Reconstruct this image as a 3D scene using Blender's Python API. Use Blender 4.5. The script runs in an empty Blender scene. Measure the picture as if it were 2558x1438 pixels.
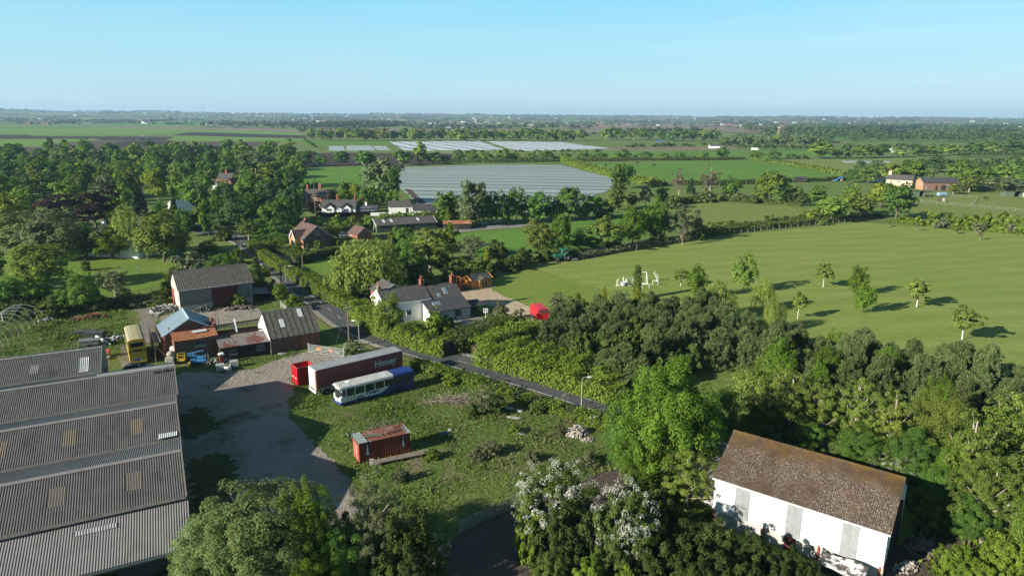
SKY_AIR, SKY_DUST, SKY_OZ, SKY_STR, EXPOSURE = 1.0, .3, 3.0, .10, .95
SKY_GAIN = 5.85
SKY_STOPS = [(0, (.45, .65, .74)), (.03, (.43, .68, .79)), (.09, (.36, .69, .83)), (.15, (.27, .66, .86)), (.28, (.10, .25, .38)), (1.0, (.03, .065, .115))]
HAZE = .95e-4
import bpy, math, random
import numpy as np
from mathutils import Vector, Matrix
random.seed(7)
SC = bpy.context.scene
COL = SC.collection
# ------------------------------------------------------------------ camera model (pixel of the photograph -> place on the ground)
CW, CH, CF, CAMH = 2558., 1438., 1705., 38.0
PITCH = math.atan((719 - 289) / 1705.)
ROLL = math.atan(12 / 2558.)
_F = np.array([0, math.cos(PITCH), -math.sin(PITCH)])
_V = np.array([0, math.sin(PITCH), math.cos(PITCH)])
_E = np.array([1., 0, 0])
_R = _E * math.cos(ROLL) + _V * math.sin(ROLL)
_U = -_E * math.sin(ROLL) + _V * math.cos(ROLL)
def P(u, v, z=0.0):
    d = _F + _R * ((u - 1279) / CF) - _U * ((v - 719) / CF)
    t = (z - CAMH) / d[2]
    return np.array([d[0] * t, d[1] * t, z])
def proj(p):
    q = np.array([p[0], p[1], p[2] - CAMH]); k = q @ _F
    return 1279 + CF * (q @ _R) / k, 719 - CF * (q @ _U) / k, k
def hgt(x, y, v):
    lo, hi = -5., 80.
    for _ in range(40):
        m = (lo + hi) / 2
        if proj((x, y, m))[1] > v: lo = m
        else: hi = m
    return lo
cam = bpy.data.cameras.new('camera'); camo = bpy.data.objects.new('camera', cam); COL.objects.link(camo)
cam.sensor_width = 36.0; cam.lens = 36.0 * CF / CW; cam.clip_start = 0.5; cam.clip_end = 40000
M4 = Matrix.Identity(4)
for i in range(3):
    M4[i][0] = _R[i]; M4[i][1] = _U[i]; M4[i][2] = -_F[i]
M4[2][3] = CAMH
camo.matrix_world = M4
SC.camera = camo
# ------------------------------------------------------------------ object helpers
def tag(o, label=None, cat=None, group=None, kind=None):
    if label: o['label'] = label
    if cat: o['category'] = cat
    if group: o['group'] = group
    if kind: o['kind'] = kind
    return o
def thing(name, label, cat, loc=(0, 0, 0), rotz=0, group=None):
    o = bpy.data.objects.new(name, None); COL.objects.link(o)
    o.location = loc; o.rotation_euler = (0, 0, rotz); o.empty_display_size = .5
    return tag(o, label, cat, group)
def link(name, me, parent=None):
    o = bpy.data.objects.new(name, me); COL.objects.link(o)
    if parent: o.parent = parent
    return o
def fast_mesh(name, V, Fq, mats, attr=None, mi=None, smooth=False):
    """V (n,3), Fq (m,k) all faces the same size"""
    me = bpy.data.meshes.new(name)
    V = np.asarray(V, np.float32); Fq = np.asarray(Fq, np.int32); m, k = Fq.shape
    me.vertices.add(len(V)); me.vertices.foreach_set('co', V.ravel())
    me.loops.add(m * k); me.loops.foreach_set('vertex_index', Fq.ravel())
    me.polygons.add(m); me.polygons.foreach_set('loop_start', np.arange(0, m * k, k, dtype=np.int32))
    if mi is not None: me.polygons.foreach_set('material_index', np.asarray(mi, np.int32))
    if smooth: me.polygons.foreach_set('use_smooth', np.ones(m, bool))
    if attr is not None:
        a = me.attributes.new('tint', 'FLOAT', 'POINT'); a.data.foreach_set('value', np.asarray(attr, np.float32))
    for mt in mats: me.materials.append(mt)
    me.update(calc_edges=True); me.validate()
    return me
class MB:
    def __init__(s): s.v = []; s.f = []; s.m = []; s.cur = 0; s.sm = []; s.smooth = False
    def add(s, vs, fs):
        b = len(s.v); s.v += [tuple(float(c) for c in v) for v in vs]
        for f in fs: s.f.append([b + i for i in f]); s.m.append(s.cur); s.sm.append(s.smooth)
        return s
    def box(s, x0, x1, y0, y1, z0, z1):
        return s.add([(x0,y0,z0),(x1,y0,z0),(x1,y1,z0),(x0,y1,z0),(x0,y0,z1),(x1,y0,z1),(x1,y1,z1),(x0,y1,z1)],
                     [(0,3,2,1),(4,5,6,7),(0,1,5,4),(1,2,6,5),(2,3,7,6),(3,0,4,7)])
    def bev(s, x0, x1, y0, y1, z0, z1, r=.05):
        """box with its vertical and top edges chamfered"""
        def ring(a, z): return [(x0+a,y0,z),(x1-a,y0,z),(x1,y0+a,z),(x1,y1-a,z),(x1-a,y1,z),(x0+a,y1,z),(x0,y1-a,z),(x0,y0+a,z)]
        def ring2(a, z): return [(x0+2*a,y0+a,z),(x1-2*a,y0+a,z),(x1-a,y0+2*a,z),(x1-a,y1-2*a,z),(x1-2*a,y1-a,z),(x0+2*a,y1-a,z),(x0+a,y1-2*a,z),(x0+a,y0+2*a,z)]
        vs = ring(r, z0) + ring(r, z1 - r) + ring2(r, z1)
        fs = [tuple(range(7, -1, -1)), tuple(range(16, 24))]
        for k in range(2):
            for i in range(8): j = (i + 1) % 8; fs.append((8*k+i, 8*k+j, 8*k+8+j, 8*k+8+i))
        return s.add(vs, fs)
    def obox(s, p0, p1, w, h, up=(0, 0, 1)):
        """a bar with a rectangular section from p0 to p1"""
        a = Vector(p0); b = Vector(p1); d = (b - a).normalized(); u = Vector(up)
        if abs(d.dot(u)) > .98: u = Vector((1, 0, 0))
        r = d.cross(u).normalized() * (w / 2); t = r.cross(d).normalized() * (h / 2)
        vs = [a-r-t, a+r-t, a+r+t, a-r+t, b-r-t, b+r-t, b+r+t, b-r+t]
        return s.add(vs, [(0,1,2,3),(7,6,5,4),(0,4,5,1),(1,5,6,2),(2,6,7,3),(3,7,4,0)])
    def tube(s, pts, r, n=6, cap=True):
        pts = [Vector(p) for p in pts]; rs = r if isinstance(r, (list, tuple)) else [r] * len(pts)
        vs = []; fs = []; prev = None
        for i, p in enumerate(pts):
            d = (pts[min(i+1, len(pts)-1)] - pts[max(i-1, 0)]).normalized()
            if prev is None: a = d.orthogonal().normalized()
            else: a = (prev - d * prev.dot(d)).normalized()
            prev = a; b = d.cross(a)
            for k in range(n):
                t = 2 * math.pi * k / n; vs.append(p + (a * math.cos(t) + b * math.sin(t)) * rs[i])
        for i in range(len(pts) - 1):
            for k in range(n): j = (k + 1) % n; fs.append((i*n+k, i*n+j, i*n+n+j, i*n+n+k))
        if cap: fs.append(tuple(range(n-1, -1, -1))); fs.append(tuple(range((len(pts)-1)*n, len(pts)*n)))
        return s.add(vs, fs)
    def prism(s, prof, y0, y1, axis='y'):
        """profile of (a, z) points swept along an axis: 'y' -> profile lies in xz, 'x' -> profile lies in yz, 'z' -> in xy"""
        n = len(prof)
        mk = {'y': lambda a, z, t: (a, t, z), 'x': lambda a, z, t: (t, a, z), 'z': lambda a, z, t: (a, z, t)}[axis]
        vs = [mk(a, z, y0) for a, z in prof] + [mk(a, z, y1) for a, z in prof]
        fs = [tuple(range(n-1, -1, -1)), tuple(range(n, 2*n))] + [(i, (i+1) % n, n+(i+1) % n, n+i) for i in range(n)]
        return s.add(vs, fs)
    def lathe(s, prof, c=(0, 0, 0), n=12, axis='z'):
        vs = []; fs = []
        for r, h in prof:
            for k in range(n):
                t = 2*math.pi*k/n; a, b = r*math.cos(t), r*math.sin(t)
                q = (a, b, h) if axis == 'z' else ((a, h, b) if axis == 'y' else (h, a, b))
                vs.append((c[0]+q[0], c[1]+q[1], c[2]+q[2]))
        for i in range(len(prof)-1):
            for k in range(n): j = (k+1) % n; fs.append((i*n+k, i*n+j, i*n+n+j, i*n+n+k))
        return s.add(vs, fs)
    def sheet(s, fn, nu, nv):
        """grid surface fn(i/nu, j/nv)"""
        vs = [fn(i/nu, j/nv) for j in range(nv+1) for i in range(nu+1)]
        fs = [(j*(nu+1)+i, j*(nu+1)+i+1, (j+1)*(nu+1)+i+1, (j+1)*(nu+1)+i) for j in range(nv) for i in range(nu)]
        return s.add(vs, fs)
    def obj(s, name, mats, parent=None, fixn=True):
        me = bpy.data.meshes.new(name); me.from_pydata(s.v, [], s.f)
        for m in (mats if isinstance(mats, (list, tuple)) else [mats]): me.materials.append(m)
        me.polygons.foreach_set('material_index', s.m); me.polygons.foreach_set('use_smooth', s.sm)
        if fixn:
            import bmesh
            bm = bmesh.new(); bm.from_mesh(me); bmesh.ops.recalc_face_normals(bm, faces=bm.faces); bm.to_mesh(me); bm.free()
        me.update()
        return link(name, me, parent)
def copy_tree(o, parent=None):
    c = o.copy(); COL.objects.link(c)
    if parent: c.parent = parent
    for ch in list(o.children): copy_tree(ch, c)
    return c
# ------------------------------------------------------------------ materials
class NT:
    def __init__(s, name):
        s.mat = bpy.data.materials.new(name); s.mat.use_nodes = True; s.t = s.mat.node_tree; s.t.nodes.clear()
        s.out = s.n('ShaderNodeOutputMaterial')
    def n(s, ty, **kw):
        x = s.t.nodes.new(ty)
        for k, v in kw.items(): setattr(x, k, v)
        return x
    def l(s, a, b): s.t.links.new(a, b)
    def val(s, sock, v):
        if hasattr(v, 'is_linked') or hasattr(v, 'links'): s.l(v, sock)
        else: sock.default_value = v
    def math(s, op, a, b=0.0, c=None, clamp=False):
        m = s.n('ShaderNodeMath', operation=op); m.use_clamp = clamp
        s.val(m.inputs[0], a); s.val(m.inputs[1], b)
        if c is not None: s.val(m.inputs[2], c)
        return m.outputs[0]
    def mix(s, fac, a, b):
        m = s.n('ShaderNodeMix', data_type='RGBA'); s.val(m.inputs[0], fac)
        for sk, v in ((m.inputs[6], a), (m.inputs[7], b)):
            s.val(sk, (*v, 1) if isinstance(v, tuple) and len(v) == 3 else v)
        return m.outputs[2]
    def ramp(s, x, lo, hi):
        m = s.n('ShaderNodeMapRange'); m.interpolation_type = 'SMOOTHSTEP'
        s.val(m.inputs[0], x); m.inputs[1].default_value = lo; m.inputs[2].default_value = hi
        return m.outputs[0]
    def noise(s, vec, scale, detail=4, rough=.6, dist=0.0):
        m = s.n('ShaderNodeTexNoise'); m.inputs['Scale'].default_value = scale; m.inputs['Detail'].default_value = detail
        m.inputs['Roughness'].default_value = rough; m.inputs['Distortion'].default_value = dist
        s.l(vec, m.inputs['Vector']); return m.outputs[0]
    def coord(s, kind='Object', stretch=None, rot=None):
        if kind == 'World': v = s.n('ShaderNodeNewGeometry').outputs['Position']
        else: v = s.n('ShaderNodeTexCoord').outputs[kind]
        if stretch or rot:
            m = s.n('ShaderNodeMapping'); m.inputs['Scale'].default_value = stretch or (1, 1, 1)
            m.inputs['Rotation'].default_value = (0, 0, rot or 0); s.l(v, m.inputs['Vector']); v = m.outputs[0]
        return v
    def sep(s, v):
        m = s.n('ShaderNodeSeparateXYZ'); s.l(v, m.inputs[0]); return m.outputs
    def bump(s, h, strength=.3, dist=.05):
        m = s.n('ShaderNodeBump'); m.inputs['Strength'].default_value = strength; m.inputs['Distance'].default_value = dist
        s.l(h, m.inputs['Height']); return m.outputs[0]
    def pbr(s, col, rough=.85, metal=0, bump=None, spec=.3):
        b = s.n('ShaderNodeBsdfPrincipled'); s.val(b.inputs['Base Color'], (*col, 1) if isinstance(col, tuple) and len(col) == 3 else col)
        s.val(b.inputs['Roughness'], rough); b.inputs['Metallic'].default_value = metal; b.inputs['Specular IOR Level'].default_value = spec
        if bump is not None: s.l(bump, b.inputs['Normal'])
        s.l(b.outputs[0], s.out.inputs[0]); return s.mat
def pm(name, col, col2=None, sc=1.0, lo=.35, hi=.65, rough=.85, bump=0., bsc=None, spots=(), metal=0, stretch=None, coord='Object', spec=.3, det=5, bdist=.05, rot=None):
    """paint or surface: two colours mixed by noise, with any number of blotch layers (colour, scale, lo, hi, stretch)"""
    t = NT(name); v = t.coord(coord, stretch, rot)
    c = (*col, 1)
    if col2: c = t.mix(t.ramp(t.noise(v, sc, det), lo, hi), col, col2)
    for k, (sc_, scl, l_, h_, st) in enumerate(spots):
        vv = t.coord(coord, st, rot) if st else v
        c = t.mix(t.ramp(t.noise(vv, scl, 6, .65), l_, h_), c, sc_)
    b = t.bump(t.noise(v, bsc or sc * 6, 5), bump, bdist) if bump else None
    return t.pbr(c, rough, metal, b, spec)
def glassmat(name, col=(.02, .028, .035), rough=.08): return pm(name, col, rough=rough, spec=.8)
# ------------------------------------------------------------------ light and sky
SUN_EL, SUN_TRAVEL = math.radians(22.5), math.radians(31)          # the light travels towards this angle from +x
ld = Vector((math.cos(SUN_TRAVEL) * math.cos(SUN_EL), math.sin(SUN_TRAVEL) * math.cos(SUN_EL), -math.sin(SUN_EL)))
sl = bpy.data.lights.new('sun', 'SUN'); sl.energy = 5.0; sl.angle = math.radians(.5); sl.color = (1.0, .93, .80)
so = bpy.data.objects.new('sun', sl); COL.objects.link(so); so.rotation_euler = ld.to_track_quat('-Z', 'Y').to_euler()
so.location = (-60, -40, 60)
W = bpy.data.worlds.new('World'); SC.world = W; W.use_nodes = True
wt = W.node_tree; wt.nodes.clear()
sky = wt.nodes.new('ShaderNodeTexSky'); sky.sky_type = 'NISHITA'; sky.sun_disc = False
sky.sun_elevation = SUN_EL; sky.sun_rotation = math.atan2(-ld.x, -ld.y) % (2 * math.pi)
sky.altitude = 0; sky.air_density = SKY_AIR; sky.dust_density = SKY_DUST; sky.ozone_density = SKY_OZ
bg = wt.nodes.new('ShaderNodeBackground'); bg.inputs['Strength'].default_value = SKY_STR
wo = wt.nodes.new('ShaderNodeOutputWorld')
# thin high cirrus, faint and stretched out along the sky
tc = wt.nodes.new('ShaderNodeTexCoord'); mp = wt.nodes.new('ShaderNodeMapping')
mp.inputs['Scale'].default_value = (1.2, 1.2, 14); mp.inputs['Rotation'].default_value = (.05, .10, 0)
wt.links.new(tc.outputs['Generated'], mp.inputs['Vector'])
nz = wt.nodes.new('ShaderNodeTexNoise'); nz.inputs['Scale'].default_value = 2.6; nz.inputs['Detail'].default_value = 7; nz.inputs['Roughness'].default_value = .6
wt.links.new(mp.outputs[0], nz.inputs['Vector'])
mr = wt.nodes.new('ShaderNodeMapRange'); mr.inputs[1].default_value = .5; mr.inputs[2].default_value = .9; mr.inputs[3].default_value = 0; mr.inputs[4].default_value = .24
wt.links.new(nz.outputs[0], mr.inputs[0])
mx = wt.nodes.new('ShaderNodeMix'); mx.data_type = 'RGBA'; wt.links.new(mr.outputs[0], mx.inputs[0])
# clear spring sky: pale blue over the horizon, cyan above it, deep blue overhead; the Nishita sky gives its glow
sp = wt.nodes.new('ShaderNodeSeparateXYZ'); wt.links.new(tc.outputs['Generated'], sp.inputs[0])
cr = wt.nodes.new('ShaderNodeValToRGB'); cr.color_ramp.interpolation = 'EASE'
for i, (p_, c_) in enumerate(SKY_STOPS):
    e_ = cr.color_ramp.elements[i] if i < 2 else cr.color_ramp.elements.new(p_)
    e_.position = p_; e_.color = (*c_, 1)
wt.links.new(sp.outputs[2], cr.inputs[0])
gs = wt.nodes.new('ShaderNodeVectorMath'); gs.operation = 'SCALE'; wt.links.new(cr.outputs[0], gs.inputs[0]); gs.inputs['Scale'].default_value = SKY_GAIN
tn = wt.nodes.new('ShaderNodeMix'); tn.data_type = 'RGBA'; tn.inputs[0].default_value = .88
wt.links.new(sky.outputs[0], tn.inputs[6]); wt.links.new(gs.outputs[0], tn.inputs[7])
wt.links.new(tn.outputs[2], mx.inputs[6]); mx.inputs[7].default_value = (4.2, 5.4, 6.0, 1)
wt.links.new(mx.outputs[2], bg.inputs['Color']); wt.links.new(bg.outputs[0], wo.inputs['Surface'])
SC.view_settings.view_transform = 'Standard'; SC.view_settings.look = 'None'; SC.view_settings.gamma = 1; SC.view_settings.use_curve_mapping = False
SC.view_settings.exposure = EXPOSURE
SC.render.engine = 'CYCLES'
cy = SC.cycles
cy.max_bounces = 8; cy.diffuse_bounces = 5; cy.glossy_bounces = 2; cy.transmission_bounces = 3; cy.volume_bounces = 0; cy.transparent_max_bounces = 4
cy.caustics_reflective = False; cy.caustics_refractive = False
cy.use_denoising = True; cy.denoiser = 'OPENIMAGEDENOISE'; cy.denoising_prefilter = 'ACCURATE'
cy.use_adaptive_sampling = False
# ------------------------------------------------------------------ ground, fields, road
def edge_pts(pts, step, jit, closed=True, rng=None):
    rng = rng or random
    out = []; n = len(pts)
    for i in range(n if closed else n - 1):
        a = Vector(pts[i][:2]); b = Vector(pts[(i + 1) % n][:2]); L = (b - a).length; k = max(1, min(200, int(L / step)))
        nrm = Vector((-(b - a).y, (b - a).x)); nrm = nrm / (nrm.length + 1e-9)
        for j in range(k):
            o = 0 if (j == 0 and jit < .05) else rng.gauss(0, jit)
            out.append(a.lerp(b, j / k) + nrm * o)
    if not closed: out.append(Vector(pts[-1][:2]))
    return out
def ground_poly(name, px, z, mat, step=1.5, jit=.25, world=False, kind='structure'):
    pts = px if world else [P(u, v) for u, v in px]
    e = edge_pts(pts, step, jit)
    mb = MB(); mb.add([(p.x, p.y, z) for p in e], [tuple(range(len(e)))])
    o = mb.obj(name, mat, fixn=False)
    if o.data.polygons[0].normal.z < 0: o.data.flip_normals()
    return tag(o, kind=kind)
def ground_mat(name, a, b, c=None, d=None, sc=.5, fine=6.0, bump=.5, lo=.35, hi=.65, dirt=None, dsc=.25, dlo=.55, dhi=.68, rows=None):
    """grass or soil: broad patches, tussocks and fine speckle; rows = (spacing m, angle, strength, colour) for mowing or crop lines"""
    t = NT(name); v = t.coord('World')
    col = t.mix(t.ramp(t.noise(v, sc * .12, 4), lo, hi), a, b)
    if c: col = t.mix(t.math('MULTIPLY', t.ramp(t.noise(v, sc, 5, .7), .45, .7), .75), col, c)
    if d: col = t.mix(t.math('MULTIPLY', t.ramp(t.noise(v, fine * .4, 4, .7), .5, .75), .7), col, d)
    if dirt: col = t.mix(t.ramp(t.noise(v, dsc, 6, .65, .6), dlo, dhi), col, dirt)
    if rows:
        sp, ang, st, rc = rows
        m = t.coord('World', (1, 1, 1), -ang)
        s = t.sep(m)
        wob = t.math('MULTIPLY', t.math('SUBTRACT', t.noise(v, .012, 2), .5), sp * 1.6)
        w = t.math('SINE', t.math('MULTIPLY', t.math('ADD', s[1], wob), 2 * math.pi / sp))
        strk = t.noise(t.coord('World', (.06, 1.3, 1), -ang), .9 / sp * 2, 5, .7)
        f = t.math('MULTIPLY', t.ramp(t.math('ADD', t.math('MULTIPLY', w, .16), t.math('MULTIPLY', strk, 3.2)), 1.1, 2.1), st)
        col = t.mix(f, col, rc)
    h = t.math('ADD', t.noise(v, fine, 4, .7), t.math('MULTIPLY', t.noise(v, sc * 1.5, 4), 2.0))
    return t.pbr(col, .95, 0, t.bump(h, bump, .25), .1)
G_BASE = ground_mat('meadow_ground', (.105, .165, .036), (.140, .180, .048), (.075, .12, .026), (.12, .145, .045), sc=.3, fine=1.2)
# far land: a patchwork of fields
def far_mat():
    t = NT('far_farmland'); v = t.coord('World', (1, .55, 1), .35)
    vo = t.n('ShaderNodeTexVoronoi'); vo.inputs['Scale'].default_value = .0045; t.l(v, vo.inputs['Vector'])
    s = t.n('ShaderNodeSeparateColor'); t.l(vo.outputs['Color'], s.inputs[0])
    c = t.mix(t.ramp(s.outputs[0], .35, .36), (.105, .165, .045), (.155, .235, .055))
    c = t.mix(t.ramp(s.outputs[1], .68, .69), c, (.19, .15, .10))
    c = t.mix(t.ramp(s.outputs[2], .80, .81), c, (.055, .045, .038))
    vo2 = t.n('ShaderNodeTexVoronoi', feature='DISTANCE_TO_EDGE'); vo2.inputs['Scale'].default_value = .0045; t.l(v, vo2.inputs['Vector'])
    c = t.mix(t.ramp(vo2.outputs['Distance'], .05, .02), c, (.035, .055, .02))
    c = t.mix(t.math('MULTIPLY', t.noise(v, .03, 5), .3), c, (.07, .11, .03))
    return t.pbr(c, .95, 0, None, .05)
G_FAR = far_mat()
def make_ground():
    mb = MB(); mb.add([(-1300, -150, 0), (1300, -150, 0), (1700, 1500, 0), (-1700, 1500, 0)], [(0, 1, 2, 3)])
    tag(mb.obj('ground', G_BASE), kind='structure')
    # far land, flat then rising to low hills near the skyline (higher towards the left)
    def skyline(az):     # height wanted at the far rim, from the photograph's skyline
        u = 1279 + CF * math.tan(az)
        xs = [-900, 0, 200, 430, 560, 700, 800, 900, 1000, 1100, 1220, 1400, 1500, 1700, 1960, 2100, 2250, 2558, 3500]
        ys = [6, 7.0, 5.5, 6.5, 4, 3.5, 2.5, 4, 5.0, 4.5, 4.5, 2.0, 2.5, 1.0, 2.2, 1.5, .8, 0.5, 0]
        return float(np.interp(u, xs, ys))
    nu, nv = 90, 34; vs = []; fs = []
    for j in range(nv + 1):
        r = 1400 * (9300 / 1400) ** (j / nv)
        for i in range(nu + 1):
            az = -.95 + 1.9 * i / nu; x = r * math.sin(az); y = r * math.cos(az)
            f = min(1, max(0, (r - 3500) / 4700)); f = f * f * (3 - 2 * f)
            z = -.35 if j == 0 else -.1 + f * (CAMH - 12 + skyline(az) * r / CF / math.cos(az)) * (1 if r < 8600 else .92)
            vs.append((x, y, z))
    for j in range(nv):
        for i in range(nu):
            a = j * (nu + 1) + i; fs.append((a, a + 1, a + nu + 2, a + nu + 1))
    mb = MB(); mb.smooth = True; mb.add(vs, fs); tag(mb.obj('far_hills', G_FAR), kind='structure')
    return vs
FARV = make_ground()
def far_z(x, y):
    r = math.hypot(x, y); az = math.atan2(x, y)
    i = min(89, max(0, int(round((az + .95) / 1.9 * 90)))); j = min(34, max(0, int(round(math.log(max(r, 1401) / 1400) / math.log(9300 / 1400) * 34))))
    return FARV[j * 91 + i][2]
# --- colours of the fields
GREEN = ground_mat('crop_green', (.115, .21, .035), (.135, .235, .04), (.10, .185, .032), sc=.1, fine=.6, bump=.2)
GREEN2 = ground_mat('pasture_green', (.085, .18, .025), (.11, .21, .035), (.075, .155, .022), (.10, .19, .03), sc=.25, fine=1.5, bump=.3)
MEADOW = ground_mat('hay_meadow', (.15, .19, .045), (.17, .20, .055), (.13, .17, .04), sc=.2, fine=1.2, bump=.3)
DARKSOIL = ground_mat('ploughed_peat', (.030, .024, .021), (.042, .034, .029), (.025, .02, .018), sc=.2, fine=.8, bump=.3, rows=(9, .2, .5, (.05, .042, .035)))
SOIL = ground_mat('bare_soil', (.075, .055, .044), (.095, .068, .05), (.06, .045, .036), sc=.15, fine=.8, bump=.3, rows=(12, .1, .4, (.11, .085, .06)))
TAN = ground_mat('stubble', (.19, .145, .10), (.22, .17, .11), (.15, .12, .08), sc=.1, fine=.5, bump=.2)
RIDGE = ground_mat('ridged_soil', (.075, .058, .046), (.09, .068, .052), None, None, sc=.2, fine=.8, bump=.3, rows=(4.2, math.radians(84), .95, (.022, .018, .016)))
def fld(px, mat, k=0, step=12, jit=.6, name='field'):
    return ground_poly(name, px, .012 + .004 * k, mat, step, jit)
fld([(-400,322),(0,320),(300,321),(500,324),(480,330),(300,338),(90,339),(0,336),(-400,340)], GREEN, 1)
fld([(150,321),(330,317),(620,320),(770,325),(775,331),(660,329),(490,324),(300,321)], TAN, 2)
fld([(-400,312),(0,311),(470,309),(720,312),(720,316),(470,315),(150,319),(-400,320)], GREEN2, 3)
fld([(-400,340),(0,337),(75,337),(80,340),(440,342),(412,351),(250,350),(240,346),(0,347),(-400,352)], DARKSOIL, 4)
fld([(-400,352),(0,348),(245,349),(165,356),(110,366),(0,367),(-400,370)], GREEN, 5)
fld([(-400,372),(0,368),(110,367),(165,356),(250,351),(412,351),(440,352),(430,358),(700,359),(680,366),(420,376),(0,381),(-400,390)], SOIL, 6)
fld([(250,366),(320,352),(440,354),(400,366)], DARKSOIL, 7)
fld([(470,331),(520,331),(765,339),(765,346),(430,338)], DARKSOIL, 8)
fld([(490,325),(640,327),(770,333),(768,339),(520,331)], GREEN, 9)
fld([(440,341),(480,340),(762,347),(755,352),(560,354),(415,350)], GREEN, 10)
fld([(400,377),(560,376),(720,368),(700,386),(400,390)], GREEN, 11)
fld([(430,357),(520,354),(700,354),(680,362)], SOIL, 12)
fld([(770,330),(1500,331),(1500,323),(780,322)], TAN, 1)
fld([(1200,318),(2000,322),(2000,310),(1480,306),(1480,312)], TAN, 2)
fld([(1480,318),(1900,316),(2040,325),(1960,332),(1480,328)], ground_mat('reed_bed', (.21, .155, .10), (.17, .135, .085), (.12, .10, .06), sc=.08, fine=.4, bump=.2), 3)
fld([(760,350),(980,352),(970,362),(760,364)], GREEN2, 13)
fld([(1270,356),(1330,352),(1540,372),(1560,380),(1270,386),(1000,385),(1000,378),(1260,377)], MEADOW, 14)
fld([(740,384),(830,382),(1130,384),(1130,408),(742,418),(728,400)], RIDGE, 15, 6)
fld([(700,424),(900,416),(1010,430),(990,470),(940,500),(700,500)], GREEN2, 16)
fld([(1440,408),(1860,402),(1900,404),(2112,436),(2115,446),(1720,452),(1590,452),(1540,436)], GREEN2, 17)
fld([(1880,400),(2300,396),(2580,400),(2600,430),(2300,430),(2112,436)], MEADOW, 18)
fld([(1480,372),(1800,366),(1860,364),(1850,372),(1600,380)], TAN, 19)
fld([(1440,376),(1800,378),(2100,372),(2100,392),(1840,400),(1440,400)], GREEN2, 20)
fld([(1700,510),(1740,505),(1960,516),(2040,524),(2030,545),(1960,552),(1760,566),(1715,545)], MEADOW, 21, 6)
fld([(1090,590),(1230,580),(1480,548),(1560,535),(1690,540),(1700,565),(1480,610),(1240,650),(1180,640)], GREEN2, 22, 4)
fld([(2270,490),(2600,480),(2800,520),(2800,560),(2500,555),(2270,530)], MEADOW, 23, 6)
fld([(1960,330),(2200,340),(2600,342),(2600,352),(2100,350)], GREEN2, 24)
fld([(2080,372),(2600,368),(2600,378),(2080,380)], MEADOW, 25)
# fleece covered field: pale sheeting in long bays
def cover_mat(name, a, b, rc, sp, ang, lo=.82, hi=.93, sc=.05, edge=None):
    t = NT(name); v = t.coord('World'); s = t.sep(t.coord('World', (1, 1, 1), -ang))
    y = t.math('ADD', s[1], t.math('MULTIPLY', t.noise(v, .02, 2), sp * .25))
    fr = t.math('FRACT', t.math('DIVIDE', y, sp))
    bay = t.n('ShaderNodeTexWhiteNoise', noise_dimensions='1D'); t.l(t.math('FLOOR', t.math('DIVIDE', y, sp)), bay.inputs['W'])
    c = t.mix(t.math('MULTIPLY', bay.outputs[0], .8), a, b)
    st = t.noise(t.coord('World', (.05, .8, 1), -ang), 1.0, 6, .7)
    c = t.mix(t.math('MULTIPLY', t.ramp(st, .45, .7), .6), c, edge or (.26, .29, .25))
    c = t.mix(t.ramp(t.noise(v, sc * 6, 6, .7), .70, .80), c, (.55, .58, .56))
    c = t.mix(t.ramp(fr, lo, hi), c, rc)
    return t.pbr(c, .55, 0, t.bump(t.noise(v, .8, 3), .3, .1), .35)
a0, a1 = P(1000, 455), P(1500, 463)
FLE = cover_mat('crop_fleece', (.235, .285, .255), (.33, .37, .345), (.06, .068, .045), 18.5, math.atan2(a1[1]-a0[1], a1[0]-a0[0]), .80, .87)
tag(ground_poly('covered_field', [(1005,418),(1200,412),(1402,412),(1470,430),(1535,446),(1540,470),(1480,490),(1400,530),(1060,530),(1040,505),(990,465)], .10, FLE, 8, .5), kind='structure')
fld([(1010,472),(1026,474),(1064,506),(1050,514)], SOIL, 26, 5, .3)
b0, b1 = P(1040, 357), P(1150, 376)
FILM = cover_mat('plastic_film', (.46, .50, .54), (.55, .59, .63), (.17, .14, .10), 22, math.atan2(b1[1]-b0[1], b1[0]-b0[0]), .74, .80, .02, (.38, .42, .46))
ground_poly('plastic_covered_field', [(972,354),(1195,352),(1262,375),(1012,377)], .12, FILM, 20, .3)
ground_poly('plastic_covered_field', [(1212,353),(1400,355),(1524,371),(1330,377),(1288,376)], .12, FILM, 20, .3)
FILM2 = cover_mat('plastic_film_small', (.36, .42, .40), (.42, .48, .46), (.14, .13, .08), 9, math.radians(86), .72, .84, .02)
for q in ([(822,365),(858,365),(862,377),(822,377)], [(864,364),(925,364),(938,376),(866,377)], [(930,365),(963,365),(976,376),(942,376)]):
    ground_poly('plastic_covered_field', q, .12, FILM2, 10, .2)
for q in ([(2100,402),(2220,403),(2240,407),(2110,407)], [(2440,404),(2560,408),(2560,412),(2440,409)]):
    ground_poly('plastic_covered_field', q, .12, FILM2, 10, .2)
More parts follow.
